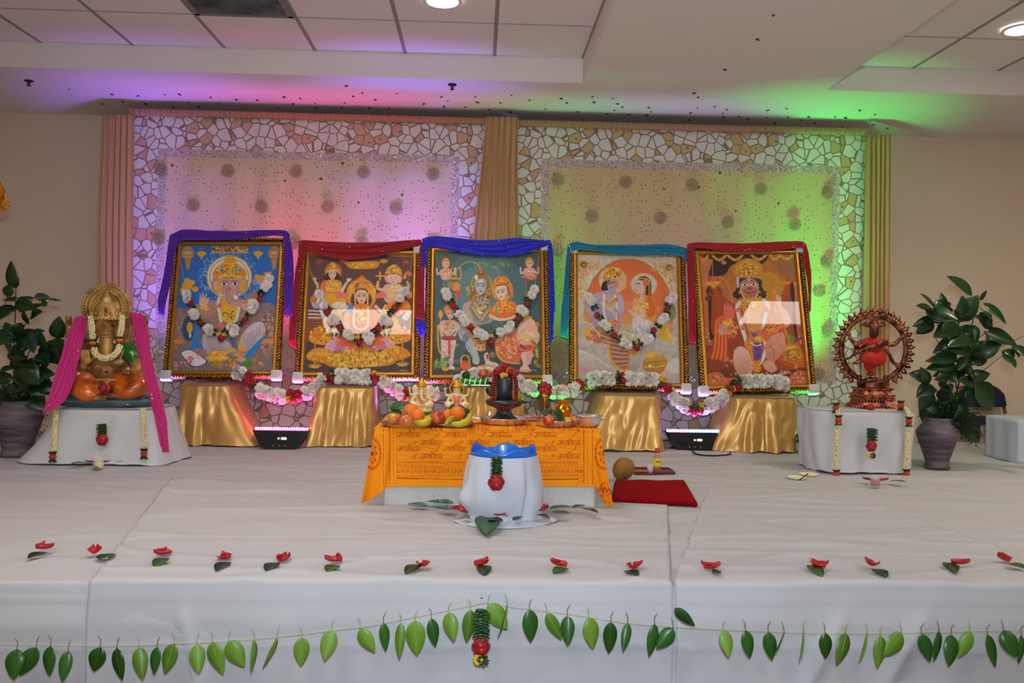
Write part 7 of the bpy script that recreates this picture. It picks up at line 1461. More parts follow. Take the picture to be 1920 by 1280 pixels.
# steel bowl with handles
q = on(1103, 799, dz); s = q.y/F; t = thing('steel_bowl', 'shiny two-handled steel bowl at the right end of the altar', 'bowl', q)
b = MB(); b.lathe([(17*s, 0), (19*s, 1*s), (22*s, 6*s), (23.5*s, 15*s), (23.5*s, 18*s), (27*s, 20*s), (27*s, 21*s), (22.5*s, 20*s), (21*s, 10*s), (16*s, 3*s), (.1*s, 2*s)], (0, 0, 0), 44); b.build('bowl_body', m_steel, t)
for sx in (-1, 1): b = MB(); b.tube(spline([(sx*22*s, -5*s, 12*s), (sx*28*s, -4*s, 13*s), (sx*28*s, 4*s, 13*s), (sx*22*s, 5*s, 12*s)], 4), 1.3*s, 6); b.build('handle', m_steel, t)
# brass pot
q = on(1056, 786, TZ+.005); s = q.y/F; t = thing('brass_pot', 'round brass water pot with a tall hoop handle at the back of the altar', 'pot', q); mbr = mat('polished_brass', (206, 134, 24), .2, .9)
b = MB(); b.lathe([(8*s, 0), (9*s, 1*s), (14*s, 7*s), (16*s, 15*s), (14.5*s, 22*s), (10*s, 27*s), (9*s, 30*s), (13*s, 35*s), (13.5*s, 36.5*s), (11*s, 36*s), (7*s, 30*s), (.5*s, 29*s)], (0, 0, 0), 32); b.build('pot_body', mbr, t)
b = MB(); b.tube(spline([(-12*s, 0, 35*s), (-13*s, 0, 48*s), (-9*s, 0, 60*s), (0, 0, 66*s), (9*s, 0, 60*s), (13*s, 0, 48*s), (12*s, 0, 35*s)], 5), 1.1*s, 7); b.build('handle', mbr, t)
b = MB(); b.tube(spline([(-14*s, 0, 12*s), (-19*s, 0, 18*s), (-20*s, 0, 28*s)], 4), np.linspace(3*s, 1.6*s, 9), 8); b.build('spout', mbr, t)
# brass flower holder
q = on(1021, 782, TZ+.005); s = q.y/F; t = thing('flower_holder', 'thin brass stand holding a red and yellow flower bunch on the altar', 'flower holder', q); b = MB(); b.lathe([(9*s, 0), (8*s, 2*s), (2*s, 5*s), (1.5*s, 12*s), (3*s, 14*s), (1.5*s, 16*s), (1.5*s, 24*s), (3.4*s, 26*s), (2*s, 30*s), (5*s, 38*s)], (0, 0, 0), 14); b.build('brass_stem', mat('old_brass', (170, 110, 50), .3, .85), t)
for k_ in range(6): o = inst(ROSE if k_ % 3 else MARI, 'red_rose' if k_ % 3 else 'yellow_flower', t, Matrix.Translation(Vector((math.sin(k_*2)*5*s, -4*s, (44+k_*3.2)*s))) @ Matrix.Scale(.75, 4))
# tray on the middle stand
zt = s3[2]+.004; q = at(886, 722, 6.02); q.z = zt; t = thing('wrapped_tray', 'green foil wrapped tray with gold bands on the gold stand behind the stone idol', 'tray', q); s = 6.02/F
b = MB(); b.box((0, 0, 7*s), (60*s, .12, 11*s), bev=.008); b.build('tray_body', mat('green_foil', (10, 120, 60), .25, .6, bump=(30, .4)), t)
for k_ in range(6): b = MB(); b.box(((-24+k_*9.6)*s, -.002, 7*s), (1.6*s, .128, 12*s), rz=0, M=Euler((0, .25, 0)).to_matrix()); b.build('gold_band', mat('gold_band', (220, 180, 80), .3, .8), t)
b = MB(); b.box((0, -.03, .004), (64*s, .12, .008)); b.build('tray_board', mat('silver_board', (200, 200, 190), .3, .6), t)
for (x, r_, m_, l_) in ((908, 10, 'apple_red', 'dark red apple on the green wrapped tray'), (919, 8.5, 'apple_red', 'red apple beside the orange on the green wrapped tray')):
    p = at(x, 708, 6.03); p.z = zt+13.4*s; apple(l_, p, r_*s, m_apr, (0, .2, x))
p = at(931, 708, 6.03); p.z = zt+.010; orange('orange at the right end of the green wrapped tray', p, 9.5*s)
loose_leaf('green leaf standing on the left of the green wrapped tray', at(872, 710, 6.0), at(876, 694, 5.98), .028, (0, -1, .2), m_ld); loose_leaf('green leaf hanging on the front of the middle gold stand', at(917, 724, 5.90), at(922, 744, 5.89), .03, (0, -1, 0), m_ld)
one(ROSE, 'red_rose', 'bright red rose above the fruit on the green wrapped tray', 'flower', at(945, 690, 6.0), 1.3, (-.3, 0, 0))
# ------------------------------------------------------------------ things on the deck right of the altar
p = on(1165, 900, SZ+.016); s = p.y/F; t = thing('coconut', 'smooth brown coconut on the stage at the right corner of the altar', 'coconut', p+Vector((0, .0, 0)))
b = MB(); b.lathe([(.5*s, 0), (10*s, 1.5*s), (17*s, 8*s), (20.5*s, 18*s), (20*s, 28*s), (15*s, 37*s), (7*s, 42*s), (.5*s, 43*s)], (0, 0, 0), 28, fn=lambda a, z: 1+.06*math.cos(a*3+.4)); b.v = [(v[0]+.12*v[2], v[1], v[2]) for v in b.v]; b.build('husk', mat('coconut_husk', (160, 108, 30), .7, bump=(60, .5), var=(8, (126, 84, 24))), t)
b = MB(); b.lathe([(3.4*s, 0), (2.5*s, 1.2*s), (.3*s, 1.6*s)], (3*s, -19.5*s, 9*s), 8, M=Euler((PI/2+.5, 0, 0)).to_matrix()); b.build('eye_scar', m_stm, t)
p = on(1222, 886, SZ+.018); s = p.y/F; t = thing('patterned_tray', 'dark red patterned tray on the stage right of the coconut', 'tray', p)
b = MB(); b.box((0, 0, .006), (74*s, .17, .010), bev=.004); b.build('tray_body', mat('tray_print', (110, 26, 14), .3, var=(60, (196, 110, 60)), coat=.3), t); b = MB()
for sy in (-1, 1): b.box((0, sy*.085, .012), (76*s, .008, .016)); b.box((sy*37.5*s, 0, .012), (.008, .17, .016))
b.build('tray_rim', mat('tray_dark', (90, 24, 24), .3, coat=.3), t)
p = on(1232, 884, SZ+.03); t = thing('oil_bottle', 'small clear oil bottle with red cap and yellow label on the patterned tray', 'bottle', p)
b = MB(); b.lathe([(7*s, 0), (7.4*s, 1*s), (7.4*s, 24*s), (6*s, 29*s), (3*s, 34*s), (3*s, 38*s)], (0, 0, 0), 20); b.build('bottle_glass', mat('bottle_plastic', (236, 226, 200), .1, trans=.85, coat=.3), t)
b = MB(); b.lathe([(6.6*s, 1*s), (6.9*s, 2*s), (6.9*s, 9*s), (.1, 9*s) if 0 else (.2*s, 9*s)], (0, 0, 0), 18); b.build('oil', mat('amber_oil', (200, 120, 30), .2), t)
b = MB(); b.lathe([(7.6*s, 11*s), (7.7*s, 12*s), (7.7*s, 24*s), (7.5*s, 25*s)], (0, 0, 0), 20); lb = b.build('bottle_label', mat('yellow_label', (240, 210, 30), .5), t)
b = MB()
for k_ in range(3): b.tube([((-4+k_*3.2)*s, -8.0*s, 22*s), ((-4+k_*3.2)*s, -8.1*s, 18.5*s), ((-2.2+k_*3.2)*s, -8.1*s, 18.5*s), ((-2.2+k_*3.2)*s, -8.0*s, 22*s)], .5*s, 4)
b.build('label_print', mat('red_print', (200, 40, 30), .5), lb)
b = MB(); b.lathe([(4.6*s, 36*s), (4.8*s, 37*s), (4.6*s, 43*s), (3.8*s, 44*s)], (0, 0, 0), 18); b.build('bottle_cap', mat('red_plastic', (206, 30, 20), .35), t)
p = on(1219, 886, SZ+.03); b = MB(); b.lathe([(5*s, 0), (6.5*s, 15*s), (6*s, 15*s), (4.6*s, 1.5*s), (.2*s, 1*s)], (0, 0, 0), 18); tag(b.build('plastic_cup', mat('frosted_plastic', (220, 214, 206), .3, trans=.3), None, p), 'small frosted cup beside the oil bottle on the patterned tray', 'cup')
# folded red mat
A_, B_, C_, D_ = on(1152, 914, SZ), on(1284, 914, SZ), on(1308, 957, SZ), on(1146, 950, SZ)
b = MB(); b.sheet(lambda u, v: (A_.lerp(B_, u)).lerp(D_.lerp(C_, u), 1-v)+Vector((0, 0, .046+.004*mnoise.noise(Vector((u*4, v*4, 1)))-.012*(max(0, abs(u-.5)-.47)/.03)**2-.012*(max(0, abs(v-.5)-.46)/.04)**2)), 50, 30, .018)
tag(b.build('folded_mat', mat('red_wool', (140, 4, 14), .95, bump=(160, .6), spec=.1)), 'folded dark red cloth mat lying on the stage right of the altar', 'mat')
# incense on two small paper plates
for x, y, l_ in ((1494, 897, 'left'), (1517, 891, 'right')):
    p = on(x, y, SZ+.017); dish('paper_plate', 'small pale paper plate near the boxy pedestal, the %s one of two' % l_, p, .055, .008, mat('cream_paper', (226, 220, 180), .6), 'small paper plates on the stage')
p = on(1499, 899, SZ+.05); p2 = on(1515, 888, SZ+.075); b = MB(); b.tube([Vector((0, 0, 0)), p2-p], .003, 6); tag(b.build('incense_stick', mat('dark_stick', (60, 50, 40), .8), None, p), 'dark incense stick lying across the two paper plates', 'incense stick')
# cable from the light bar
b = MB(); pts = [on(1262, 848, SZ)+Vector((0, .1, .024)), on(1290, 845, SZ)+Vector((0, 0, .022)), on(1306, 857, SZ)+Vector((0, 0, .022)), on(1335, 860, SZ)+Vector((0, 0, .022)), on(1366, 858, SZ)+Vector((0, 0, .022)), on(1366, 850, SZ)+Vector((0, 0, .022)), on(1345, 846, SZ)+Vector((0, 0, .022))]; b.tube(spline([p-pts[0] for p in pts], 8), .006, 7); tag(b.build('power_cable', mat('black_rubber', (16, 16, 18), .5), None, pts[0]), 'black power cable looping out of the violet light bar', 'cable')
# ------------------------------------------------------------------ candles with petals and leaves
def petal(label, c, L_, ang, grp=None, curl=.5, w=.6, flip=1):
    b = MB(); ca, sa = math.cos(ang), math.sin(ang)
    def fn(u, v):
        a = (u-.5)*2; l_ = v; ww = L_*w*math.sin(PI*(l_*.86+.1))**.7; x = (l_-.4)*L_; y = a*ww*.5; z = .004+curl*L_*(abs(a)**2*.35+max(0, l_-.5)**2*1.1)
        return (x*ca-y*sa, x*sa+y*ca, z)
    b.sheet(fn, 8, 10, .0012); return tag(b.build('rose_petal', m_rose, None, c), label, 'petal', grp)
def flat_leaf(label, px0, py0, px1, py1, w, m=None, grp=None, zt=.02, z0=.034):
    a, c = on(px0, py0, SZ)+Vector((0, 0, z0)), on(px1, py1, SZ)+Vector((0, 0, z0+zt)); return loose_leaf(label, a, c, w, (0, 0, 1), m, .10, grp)
def candle(px, py, m, mw_, wax, where):
    p = on(px, py, SZ+.024); s = p.y/F; t = thing('glass_candle', '%s candle in a small clear glass jar in front of the %s' % (wax, where), 'candle', p)
    b = MB(); b.lathe([(8.4*s, 0), (9*s, 1.4*s), (9*s, 18*s), (8.4*s, 21*s), (9*s, 22*s), (8.4*s, 22*s), (8*s, 20*s), (8.4*s, 17*s), (8.4*s, 2*s), (.2*s, 1.2*s)], (0, 0, 0), 28); b.build('glass_jar', mat('clear_glass', (240, 240, 240), .05, alpha=.12, coat=.3), t)
    b = MB(); b.lathe([(7.6*s, 2*s), (8*s, 3*s), (8*s, 12*s), (.2*s, 12.5*s)], (0, 0, 0), 24); b.build('wax', mw_, t); b = MB(); b.tube([(0, 0, 12*s), (.3*s, 0, 15*s)], .4*s, 5); b.build('wick', mat('wick', (40, 36, 30), .9), t)
candle(185, 878, 0, mat('cream_wax', (226, 200, 140), .5, sss=.2), 'cream', 'wide left pedestal'); candle(1641, 912, 0, mat('ruby_wax', (160, 12, 24), .4), 'red', 'boxy right pedestal')
for x, y, a, l_ in ((170, 877, 2.9, 'left of the cream candle'), (199, 877, .2, 'right of the cream candle'), (186, 882, -1.2, 'in front of the cream candle'), (1654, 912, 0, 'right of the red candle'), (1630, 911, 3, 'left of the red candle'), (1641, 916, -1.3, 'in front of the red candle')): petal('red rose petal '+l_, on(x, y, SZ)+Vector((0, 0, .030)), .06, a)
flat_leaf('dark leaf at the left of the cream candle', 160, 877, 133, 883, .022, m_ld); flat_leaf('dark leaf at the right of the cream candle', 215, 877, 242, 877, .020, m_ld); flat_leaf('short green leaf in front of the cream candle', 181, 880, 181, 889, .024, m_lf)
flat_leaf('green leaf at the right of the red candle', 1671, 912, 1698, 918, .024, m_lf); flat_leaf('dark leaf at the left of the red candle', 1633, 912, 1616, 911, .024, m_ld)
# ------------------------------------------------------------------ petals and leaves along the stage edge
ORD = ['first', 'second', 'third', 'fourth', 'fifth', 'sixth', 'seventh', 'eighth', 'ninth', 'tenth', 'eleventh', 'twelfth', 'thirteenth', 'fourteenth', 'fifteenth']
PR = [((81, 1046), (82, 1053, 52, 1064)), ((177, 1053), (184, 1066, 217, 1055)), ((308, 1056), (308, 1064, 290, 1080)), ((418, 1065), (425, 1072, 405, 1087)), ((530, 1068), (516, 1073, 499, 1088)), ((628, 1070), (630, 1078, 612, 1090)), ((792, 1078), (783, 1077, 760, 1092)), ((901, 1077), (907, 1078, 908, 1096)), ((1050, 1078), (1060, 1083, 1037, 1092)), ((1187, 1082), (1175, 1088, 1196, 1097)), ((1332, 1083), (1335, 1092, 1352, 1092)), ((1535, 1080), (1520, 1077, 1541, 1097)), ((1637, 1077), (1641, 1085, 1662, 1099)), ((1797, 1074), (1776, 1072, 1792, 1090)), ((1884, 1067), (1893, 1073, 1920, 1083))]
for i, ((x, y), lf) in enumerate(PR):
    petal('red rose petal on the front stage edge, %s from the left' % ORD[i], on(x, y, SZ)+Vector((0, 0, .029)), .060, i*1.9, 'petals along the stage edge', .6, .8)
    petal('smaller curled red petal beside the %s one on the front stage edge' % ORD[i], on(x+(7 if i % 2 else -7), y-3, SZ)+Vector((0, 0, .032)), .034, i*2.7+1, 'petals along the stage edge', .9, .6) if i not in (1, 6, 13) else None
    flat_leaf('green leaf on the front stage edge, %s from the left' % ORD[i], *lf, .025, [m_ld, m_lf][i % 3 == 2], 'leaves along the stage edge', zt=.006, z0=.034)
# ------------------------------------------------------------------ leaves and petals spread round the bucket
RB = [(803, 969, 764, 968, .030, m_lf, 'long green leaf pointing left, outermost at the left of the bucket'), (850, 964, 800, 962, .036, m_lf, 'broad green leaf lying left of the bucket, second from outside'), (856, 976, 818, 975, .028, m_ld, 'dark green leaf lying in front of the two long ones left of the bucket'), (867, 989, 880, 996, .014, m_ll, 'tiny pale leaf left of the big round leaf'),
 (915, 990, 912, 1022, .052, m_ld, 'big round dark leaf flat on the stage in front of the bucket'), (918, 998, 942, 1003, .028, m_ld, 'dull green leaf right beside the big round one'), (962, 998, 978, 995, .018, m_ld, 'small dull leaf next to a single petal in front of the bucket'), (1008, 986, 1030, 996, .016, m_lf, 'small green leaf below the petals right of the bucket'), (1031, 975, 1070, 971, .022, m_lf, 'thin green leaf right of the bucket, nearest it'), (1034, 981, 1066, 986, .022, m_ld, 'dark green leaf right of the bucket, in front of the thin one'), (1072, 972, 1096, 972, .020, m_ld, 'grey green leaf in the middle of the right twig'), (1092, 974, 1121, 984, .020, m_ld, 'green leaf at the far right end of the twig')]
for (a, c, d, e, w_, m_, l_) in RB: flat_leaf(l_, a, c, d, e, w_, m_, 'leaves spread round the bucket', zt=.014, z0=.052)
for k_, (x, y, a, l_) in enumerate(((860, 980, .5, 'left of the bucket, upper'), (868, 986, 2.2, 'left of the bucket, lower'), (934, 993, .1, 'in front of the bucket beside the big leaf'), (945, 992, 2.0, 'in front of the bucket under the yellow blossom'), (961, 990, 1, 'alone in front of the bucket'), (1003, 985, .2, 'right of the bucket, left of two'), (1018, 981, 1.2, 'right of the bucket, right of two'))): petal('red rose petal lying '+l_, on(x, y, SZ)+Vector((0, 0, .056)), .066, a, 'petals round the bucket', .5, .7)
one(MARI, 'yellow_flower', 'yellow blossom on the petals in front of the bucket', 'flower', on(941, 986, SZ)+Vector((0, 0, .066)), .5, (-1.2, 0, 0))
# ================================================================== leaf garland along the stage front
YL = 2.650
SPt = [(-30, 1206), (0, 1206), (110, 1208), (215, 1209), (370, 1203), (504, 1194), (638, 1178), (700, 1170), (760, 1158), (821, 1146), (889, 1132), (912, 1128), (963, 1136), (1067, 1149), (1178, 1166), (1278, 1174), (1394, 1180), (1582, 1186), (1784, 1183), (1918, 1180), (1950, 1180)]
org = at(912, 1128, YL); t = thing('leaf_garland', 'string of green leaves hung along the white cloth of the stage front', 'garland', org)
b = MB(); b.tube(spline([at(x, y, YL)-org for x, y in SPt], 6), .0009, 5); b.build('string', mat('jute_string', (206, 190, 150), .9), t)
LG = [(0, a) for a in [(95,1090,70,1265,90,'d'),(203,1080,105,1245,80,'d'),(282,1075,268,1243,70,'d'),(380,1100,345,1275,60,'d'),(560,1080,520,1220,80,'x'),(652,1085,675,1270,65,'x'),(775,1080,795,1262,70,'m'),(877,1080,855,1235,52,'d'),(972,1060,915,1230,75,'m'),(1097,1065,1108,1228,75,'l'),(1185,1050,1240,1235,85,'l'),(1275,1045,1362,1190,90,'l'),(1418,1040,1410,1220,28,'l'),(1545,1030,1475,1205,35,'l'),(1685,1025,1680,1188,75,'l'),(1852,985,1810,1155,80,'l')]]
LG += [(640, a) for a in [(105,975,185,1110,75,'l'),(235,945,250,1105,50,'d'),(333,945,322,1148,50,'m'),(413,930,420,1130,95,'l'),(502,920,527,1080,58,'d'),(600,885,627,1048,75,'l'),(722,870,700,1055,65,'m'),(820,840,928,980,90,'l'),(925,845,885,1030,14,'m'),(1050,870,1060,1057,78,'d'),(1147,890,1230,1040,60,'m'),(1262,905,1265,1072,68,'d'),(1382,915,1408,1092,82,'l'),(1505,940,1493,1117,68,'x'),(1600,945,1575,1103,48,'d'),(1748,950,1722,1137,58,'d'),(1852,975,1760,1090,75,'d')]]
LG += [(1280, a) for a in [(228,985,262,1137,68,'l'),(350,985,380,1145,62,'d'),(478,995,500,1155,65,'d'),(565,1000,512,1140,20,'d'),(675,985,662,1172,18,'l'),(795,1000,800,1147,62,'x'),(912,1000,868,1180,75,'m'),(1030,1000,995,1170,20,'l'),(1105,1015,1092,1200,65,'l'),(1222,1000,1130,1130,90,'l'),(1333,1005,1385,1165,65,'d'),(1430,990,1410,1162,45,'d'),(1500,1010,1493,1187,78,'d'),(1605,990,1545,1138,68,'l'),(1700,1010,1755,1195,58,'d'),(1790,985,1860,1140,85,'d'),(1890,1015,1880,1175,42,'d')]]
LM = dict(d=mat('garland_leaf_green', (42, 96, 28), .35, var=(5, (34, 80, 24))), x=mat('garland_leaf_dark', (26, 68, 16), .32, var=(5, (34, 74, 14))), m=mat('garland_leaf_olive', (92, 126, 30), .4, var=(5, (76, 112, 28))), l=mat('garland_leaf_light', (112, 152, 46), .45, var=(5, (98, 138, 38))))
for i, (ox, (x0, y0, x1, y1, w_, c)) in enumerate(LG):
    f = 2.976; a = at(ox+x0/f, 850+y0/f, YL-.004); d = at(ox+x1/f, 850+y1/f, YL-.012-(.02 if i % 3 == 0 else 0)); ww = w_/f*YL/F/2*1.12
    yaw = 0; 
    if w_ < 40: ww = .021; 
    nr = Vector((0.25*math.sin(i*2.3), -1, .1)) if w_ >= 40 else Vector((1, -.25, 0))
    b = MB(); leaf3(b, a-org, d-org, ww, nr, .06, 12, fold=.12); o = b.build('leaf', LM[c], t)
    b = MB(); n_ = nr.normalized()*.0022
    up = a+(a-d).normalized()*.004; 
    b.tube([a-org+(d-a)*.92+n_, a-org+(d-a)*.5+n_-Vector((0, 0, 0)), a-org+n_, Vector((a.x, YL, a.z))-org+Vector((0, 0, .020)), Vector((a.x, YL-.004, a.z))-org+Vector((.008*(1 if i % 2 else -1), 0, .034))], [.0003, .0007, .0011, .0012, .0009], 5); b.build('midrib', m_rib if c in 'ml' else m_stem, o)
loose_leaf('single dark green leaf stuck above the string on the right of the stage front', at(1265, 1140, YL), at(1304, 1174, YL-.01), .016, (0, -1, .1), m_ld, .08)
b = MB(); b.ell((0, 0, 0), .004, 8, 5); b.tube([(0, 0, 0), (0, .03, 0)], .001, 5); tag(b.build('safety_pin', m_steel, None, at(903, 1119, 2.70)), 'small shiny pin above the large tassel on the stage front', 'pin')
# ================================================================== potted plants
m_pot = mat('streaked_clay', (112, 98, 102), .75, bump=(20, .5), var=(5, (72, 62, 68), (1, 1, 7)))
m_pl = mat('plant_leaf', (26, 66, 26), .32, var=(4, (16, 46, 18)), spec=.6); m_fern = mat('fern_green', (24, 58, 22), .6, var=(8, (14, 40, 14))); m_pst = mat('plant_stem', (60, 66, 32), .7)
def pot(par, s, prof, ang=0):
    b = MB(); b.lathe([(r*s, z*s) for r, z in prof], (0, 0, 0), 40); b.build('pot', m_pot, par)
def foliage(par, cv, leaves, Y0, org, k, seed):
    b = MB(); rr = random.Random(seed)
    L2 = list(leaves)
    for q in range(int(len(leaves)*1.0)):
        e = leaves[rr.randrange(len(leaves))]; a_ = rr.uniform(0, 2*PI); l_ = rr.uniform(70, 120); x_ = e[0]+rr.uniform(-50, 50); y_ = e[1]+rr.uniform(-30, 50)
        if y_ > 200: L2.append((x_, y_, x_+l_*math.cos(a_), y_+l_*.8*math.sin(a_), rr.uniform(38, 66)))
    for (x0, y0, x1, y1, w_) in L2:
        d0 = rr.uniform(-.12, .10); a = cv(x0, y0, Y0+d0*.5)-org; c = cv(x1, y1, Y0+d0+rr.uniform(-.12, .04))-org
        # droop: an arched blade with a keel
        wv_ = w_*k/2*1.35; nr = Vector((rr.uniform(-.5, .5), -1, rr.uniform(.0, .9))).normalized(); leaf3(b, a, c, wv_, nr, rr.uniform(-.05, .22), 9, fold=.25)
    return b.build('foliage', m_pl, par)
def stems(par, cv, lst, Y0, org):
    b = MB()
    for L_, r_ in lst: P_ = spline([cv(x, y, Y0)-org for x, y in L_], 5); b.tube(P_, np.linspace(r_, r_*.4, len(P_)), 6)
    return b.build('stems', m_pst, par)
def fern(par, c, r, n, seed):
    b = MB(); rr = random.Random(seed)
    for _ in range(n):
        a = rr.uniform(0, 2*PI); e = rr.uniform(-.5, 1.3); d = Vector((math.cos(a)*math.cos(e), math.sin(a)*math.cos(e)*.7, math.sin(e))); L_ = rr.uniform(.55, 1.0); P_ = [Vector(c)+Vector((d.x*r.x, d.y*r.y, d.z*r.z))*L_*t_+Vector((0, 0, -.05*t_*t_)) for t_ in (0, .35, .7, 1)]
        b.tube(P_, .0016, 4, False)
        for t_ in range(14):
            q = P_[0].lerp(P_[-1], .25+.75*t_/14)+Vector((0, 0, -.01)); dd = Vector((rr.uniform(-1, 1), rr.uniform(-1, 1), rr.uniform(-.6, 1))).normalized(); l_ = rr.uniform(.018, .034); s_ = dd.cross(Vector((.3, .8, .5))).normalized()*.0026
            b.add([q-s_, q+dd*l_*.5+s_*1.6, q+dd*l_, q+dd*l_*.5-s_*1.6], [(0, 1, 2, 3)], False)
    return b.build('fern', m_fern, par)
RPOT = on(1766, 880, SZ+.016); s = RPOT.y/F
t = thing('potted_plant', 'tall leafy plant in a grey streaked clay pot beside the right pedestal', 'potted plant', RPOT+Vector((0, .06, 0)), 0, None); og = t.location.copy()
pot(t, s, [(20, 0), (23, 1), (24, 4), (21, 9), (22, 16), (29, 38), (36, 58), (39, 68), (38, 73), (33, 80), (28, 86), (26, 92), (27, 98), (24, 98), (23, 90), (.5, 88)])
cvr = lambda x, y, Y: at(1500+x/3.048, 500+y/3.048, Y)
Y0 = og.y
LR = [(985,160,855,45,70),(915,290,1020,165,80),(780,245,685,155,55),(820,240,815,145,38),(920,280,930,165,60),(1025,190,1065,135,22),(1050,205,1185,318,52),(730,260,905,300,72),(770,300,640,340,50),(760,310,665,385,60),(1025,260,1110,370,60),(1050,370,1255,430,70),(900,330,780,390,85),(960,330,1000,450,70),(1000,360,850,420,80),(950,420,760,490,95),(970,400,860,440,70),(1000,500,1150,440,85),(1210,440,1265,510,45),(1165,500,1235,575,48),(900,520,735,530,55),(890,560,730,575,62),(920,600,770,610,64),(950,640,1095,610,62),(740,640,620,610,62),(940,500,1000,560,60),(1000,680,1120,800,110),(900,840,1040,1000,110),(880,460,800,480,60),(1000,640,960,560,60),(1060,420,1180,380,60),(860,300,900,380,70),(830,620,900,650,60),(740,700,690,820,80),(760,800,700,890,80),(880,250,960,310,60),(1080,470,980,520,60)]
foliage(t, cvr, LR, Y0, og, s/3.048, 3)
stems(t, cvr, [([(860,880),(900,700),(930,560),(990,300),(1005,190)], .007), ([(930,650),(1050,590),(1165,500)], .004), ([(935,600),(1100,480),(1278,395)], .0045), ([(905,650),(880,400),(820,250)], .005), ([(900,700),(860,560),(760,380)], .005), ([(905,690),(1000,660),(1040,640)], .004), ([(960,480),(1030,400),(1100,360)], .004)], Y0, og)
fern(t, Vector((cvr(860, 880, Y0)-og)), Vector((.22, .18, .30)), 230, 4)
LPOT = on(20, 858, SZ+.016); s = LPOT.y/F
t = thing('potted_plant', 'leafy plant in a dark clay pot at the left end of the stage', 'potted plant', LPOT+Vector((0, .08, 0))); og = t.location.copy(); Y0 = og.y
pot(t, s, [(27, 0), (29, 1), (28, 6), (26, 14), (30, 34), (37, 56), (43, 72), (44, 78), (40, 84), (31, 92), (28, 98), (30, 104), (27, 104), (24, 96), (.5, 94)])
cvl = lambda x, y, Y: at(x/3.2, 500+y/3.2, Y)
LL_ = [(95,130,50,-30,60),(85,150,5,130,52),(80,160,10,215,62),(75,230,0,320,72),(205,185,115,200,34),(205,185,300,180,38),(110,270,240,205,30),(285,215,245,230,40),(285,195,370,200,14),(185,300,238,260,58),(345,430,355,295,68),(90,420,0,470,62),(160,410,110,520,70),(160,400,200,500,64),(190,395,270,385,32),(190,410,280,470,62),(290,470,385,470,60),(300,440,350,590,115),(90,520,150,540,85),(130,580,220,700,115),(250,620,290,560,40),(210,640,310,640,62),(200,700,300,760,105),(0,620,85,600,30),(180,780,260,845,85),(60,640,0,700,80),(150,700,60,760,90),(230,520,290,580,60),(120,480,60,560,80),(230,740,330,700,60)]
foliage(t, cvl, LL_, Y0, og, s/3.2, 7)
stems(t, cvl, [([(70,870),(85,600),(85,500),(92,250),(95,130)], .007), ([(85,420),(30,380),(-10,340)], .004), ([(90,440),(185,300),(230,262)], .004), ([(90,700),(190,620),(280,470),(330,440)], .005), ([(95,260),(160,210),(290,195)], .003), ([(100,640),(180,500),(190,400)], .004), ([(90,760),(200,700),(300,640)], .004)], Y0, og)
fern(t, Vector((cvl(70, 860, Y0)-og)), Vector((.22, .17, .28)), 190, 9)
# ================================================================== banquet chair and side table at the right edge
cx_ = at(1840, 800, 6.9); t = thing('banquet_chair', 'navy banquet chair with gold frame behind the right potted plant', 'chair', (cx_.x, 6.88, SZ+.016), .1)
mn = mat('navy_fabric', (18, 28, 60), .85, bump=(120, .3)); mgf = mat('gold_tube', (150, 104, 50), .35, .8)
zt_ = at(1858, 722, 6.9).z-SZ-.016
b = MB(); bk = [(-.20, 0, .22), (-.21, .03, zt_*.62), (-.20, .05, zt_*.84), (-.13, .06, zt_*.96), (0, .065, zt_), (.13, .06, zt_*.96), (.20, .05, zt_*.84), (.21, .03, zt_*.62), (.20, 0, .22)]
b.tube(spline(bk, 6), .014, 8); b.build('back_frame', mgf, t)
b = MB(); b.sheet(lambda u, v: ((u-.5)*.40*(1-.35*max(0, v-.7)/.3*1), .02+.045*v-.0-.012*math.sin(PI*u), .27+(zt_-.30)*v*(1-.12*(2*abs(u-.5))**3)), 16, 16, -.035); b.build('backrest', mn, t)
b = MB(); b.box((0, -.10, .17), (.42, .24, .05), bev=.025); b.build('seat', mn, t)
for sx in (-1, 1):
    for y0, y1 in ((-.18, -.20), (.0, .06)): b = MB(); b.tube([(sx*.19, y0, .16), (sx*.21, y1, 0.0)], .012, 8); b.build('leg', mgf, t)
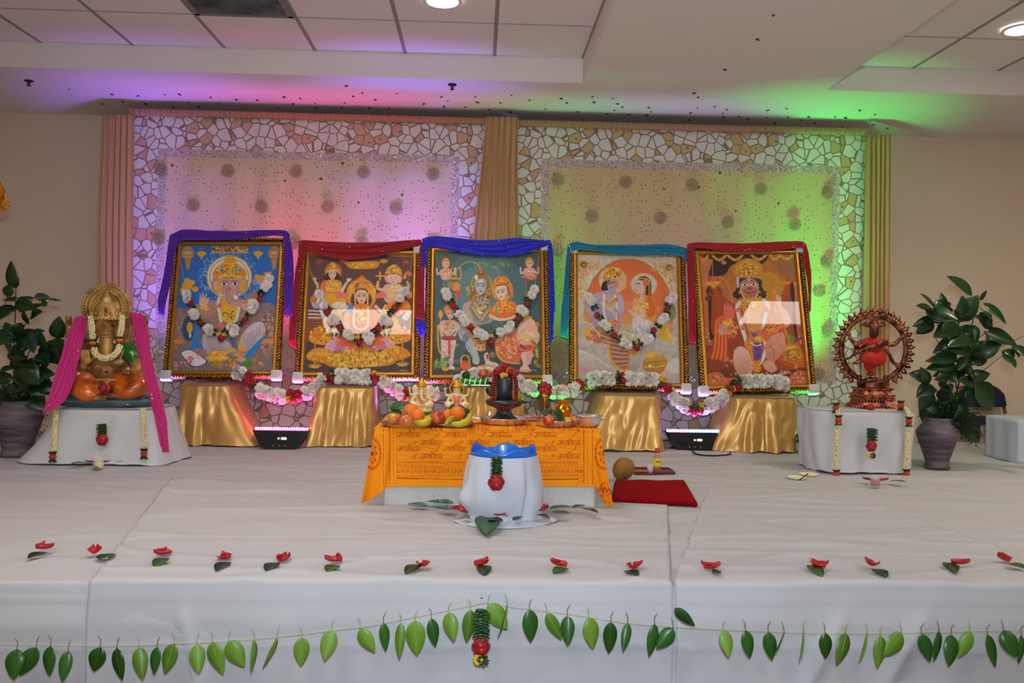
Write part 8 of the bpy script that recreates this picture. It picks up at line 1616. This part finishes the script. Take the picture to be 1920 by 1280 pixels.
a = on(1852, 868, SZ+.016); Yt = a.y; c = at(1852, 787, Yt); H_ = c.z-SZ-.016
t = thing('side_table', 'low side table under a white cloth at the right edge', 'table', (c.x+.56, Yt+.18, SZ+.016))
b = MB(); b.box((0, 0, H_/2-.004), (.68, .32, H_-.008)); b.build('table_body', mat('table_grey', (90, 92, 100), .7), t)
b = MB(); b.sheet(lambda u, v: (-.35+.70*u, -.18+.006*math.sin(u*22), H_*v), 40, 16, -.004); b.sheet(lambda u, v: (-.35+.004*math.sin(u*14), .18-.36*u, H_*v), 30, 16, -.004); b.sheet(lambda u, v: (-.35+.70*u, -.18+.36*v, H_+.002), 20, 12, .004); b.build('table_cloth', mat('cool_white_cloth', (196, 200, 212), .75, bump=(9, .3)), t)
b = MB(); b.box((.09, -.186, H_-.028), (.52, .004, .028), M=Euler((0, .06, 0)).to_matrix()); b.build('black_trim', mat('black_tape', (24, 24, 26), .6), t)
# ================================================================== gold chandelier at the left edge
cc = at(-12, 392, 4.9); t = thing('gold_chandelier', 'gold beaded chandelier hanging at the left edge, only partly in view', 'chandelier', cc); mgc = mat('chandelier_gold', (214, 150, 20), .25, .8)
b = MB(); b.lathe([(.004, 0), (.02, .02), (.05, .06), (.055, .10), (.03, .16), (.015, .21), (.012, .24)], (0, 0, 0), 20, fn=lambda a, z: 1+.12*math.cos(a*8)); b.build('lamp_body', mgc, t)
for k_ in range(8):
    a = 2*PI*k_/8; b = MB(); P_ = spline([(math.cos(a)*.02, math.sin(a)*.02, .14), (math.cos(a)*.07, math.sin(a)*.07, .05), (math.cos(a)*.045, math.sin(a)*.045, .0), (math.cos(a)*.08, math.sin(a)*.08, .03)], 4); b.tube(P_, .004, 5)
    for p in P_[::2]: b.ell(p, .008, 6, 4)
    b.build('scroll_arm', mgc, t)
b = MB(); b.tube([(0, 0, .2), (0, 0, TRAY-cc.z-.01)], .004, 6); b.build('suspension_rod', mgc, t); b = MB(); b.lathe([(.05, 0), (.04, -.02), (.01, -.03)], (0, 0, TRAY-cc.z-.008), 18); b.build('ceiling_rose', mgc, t)
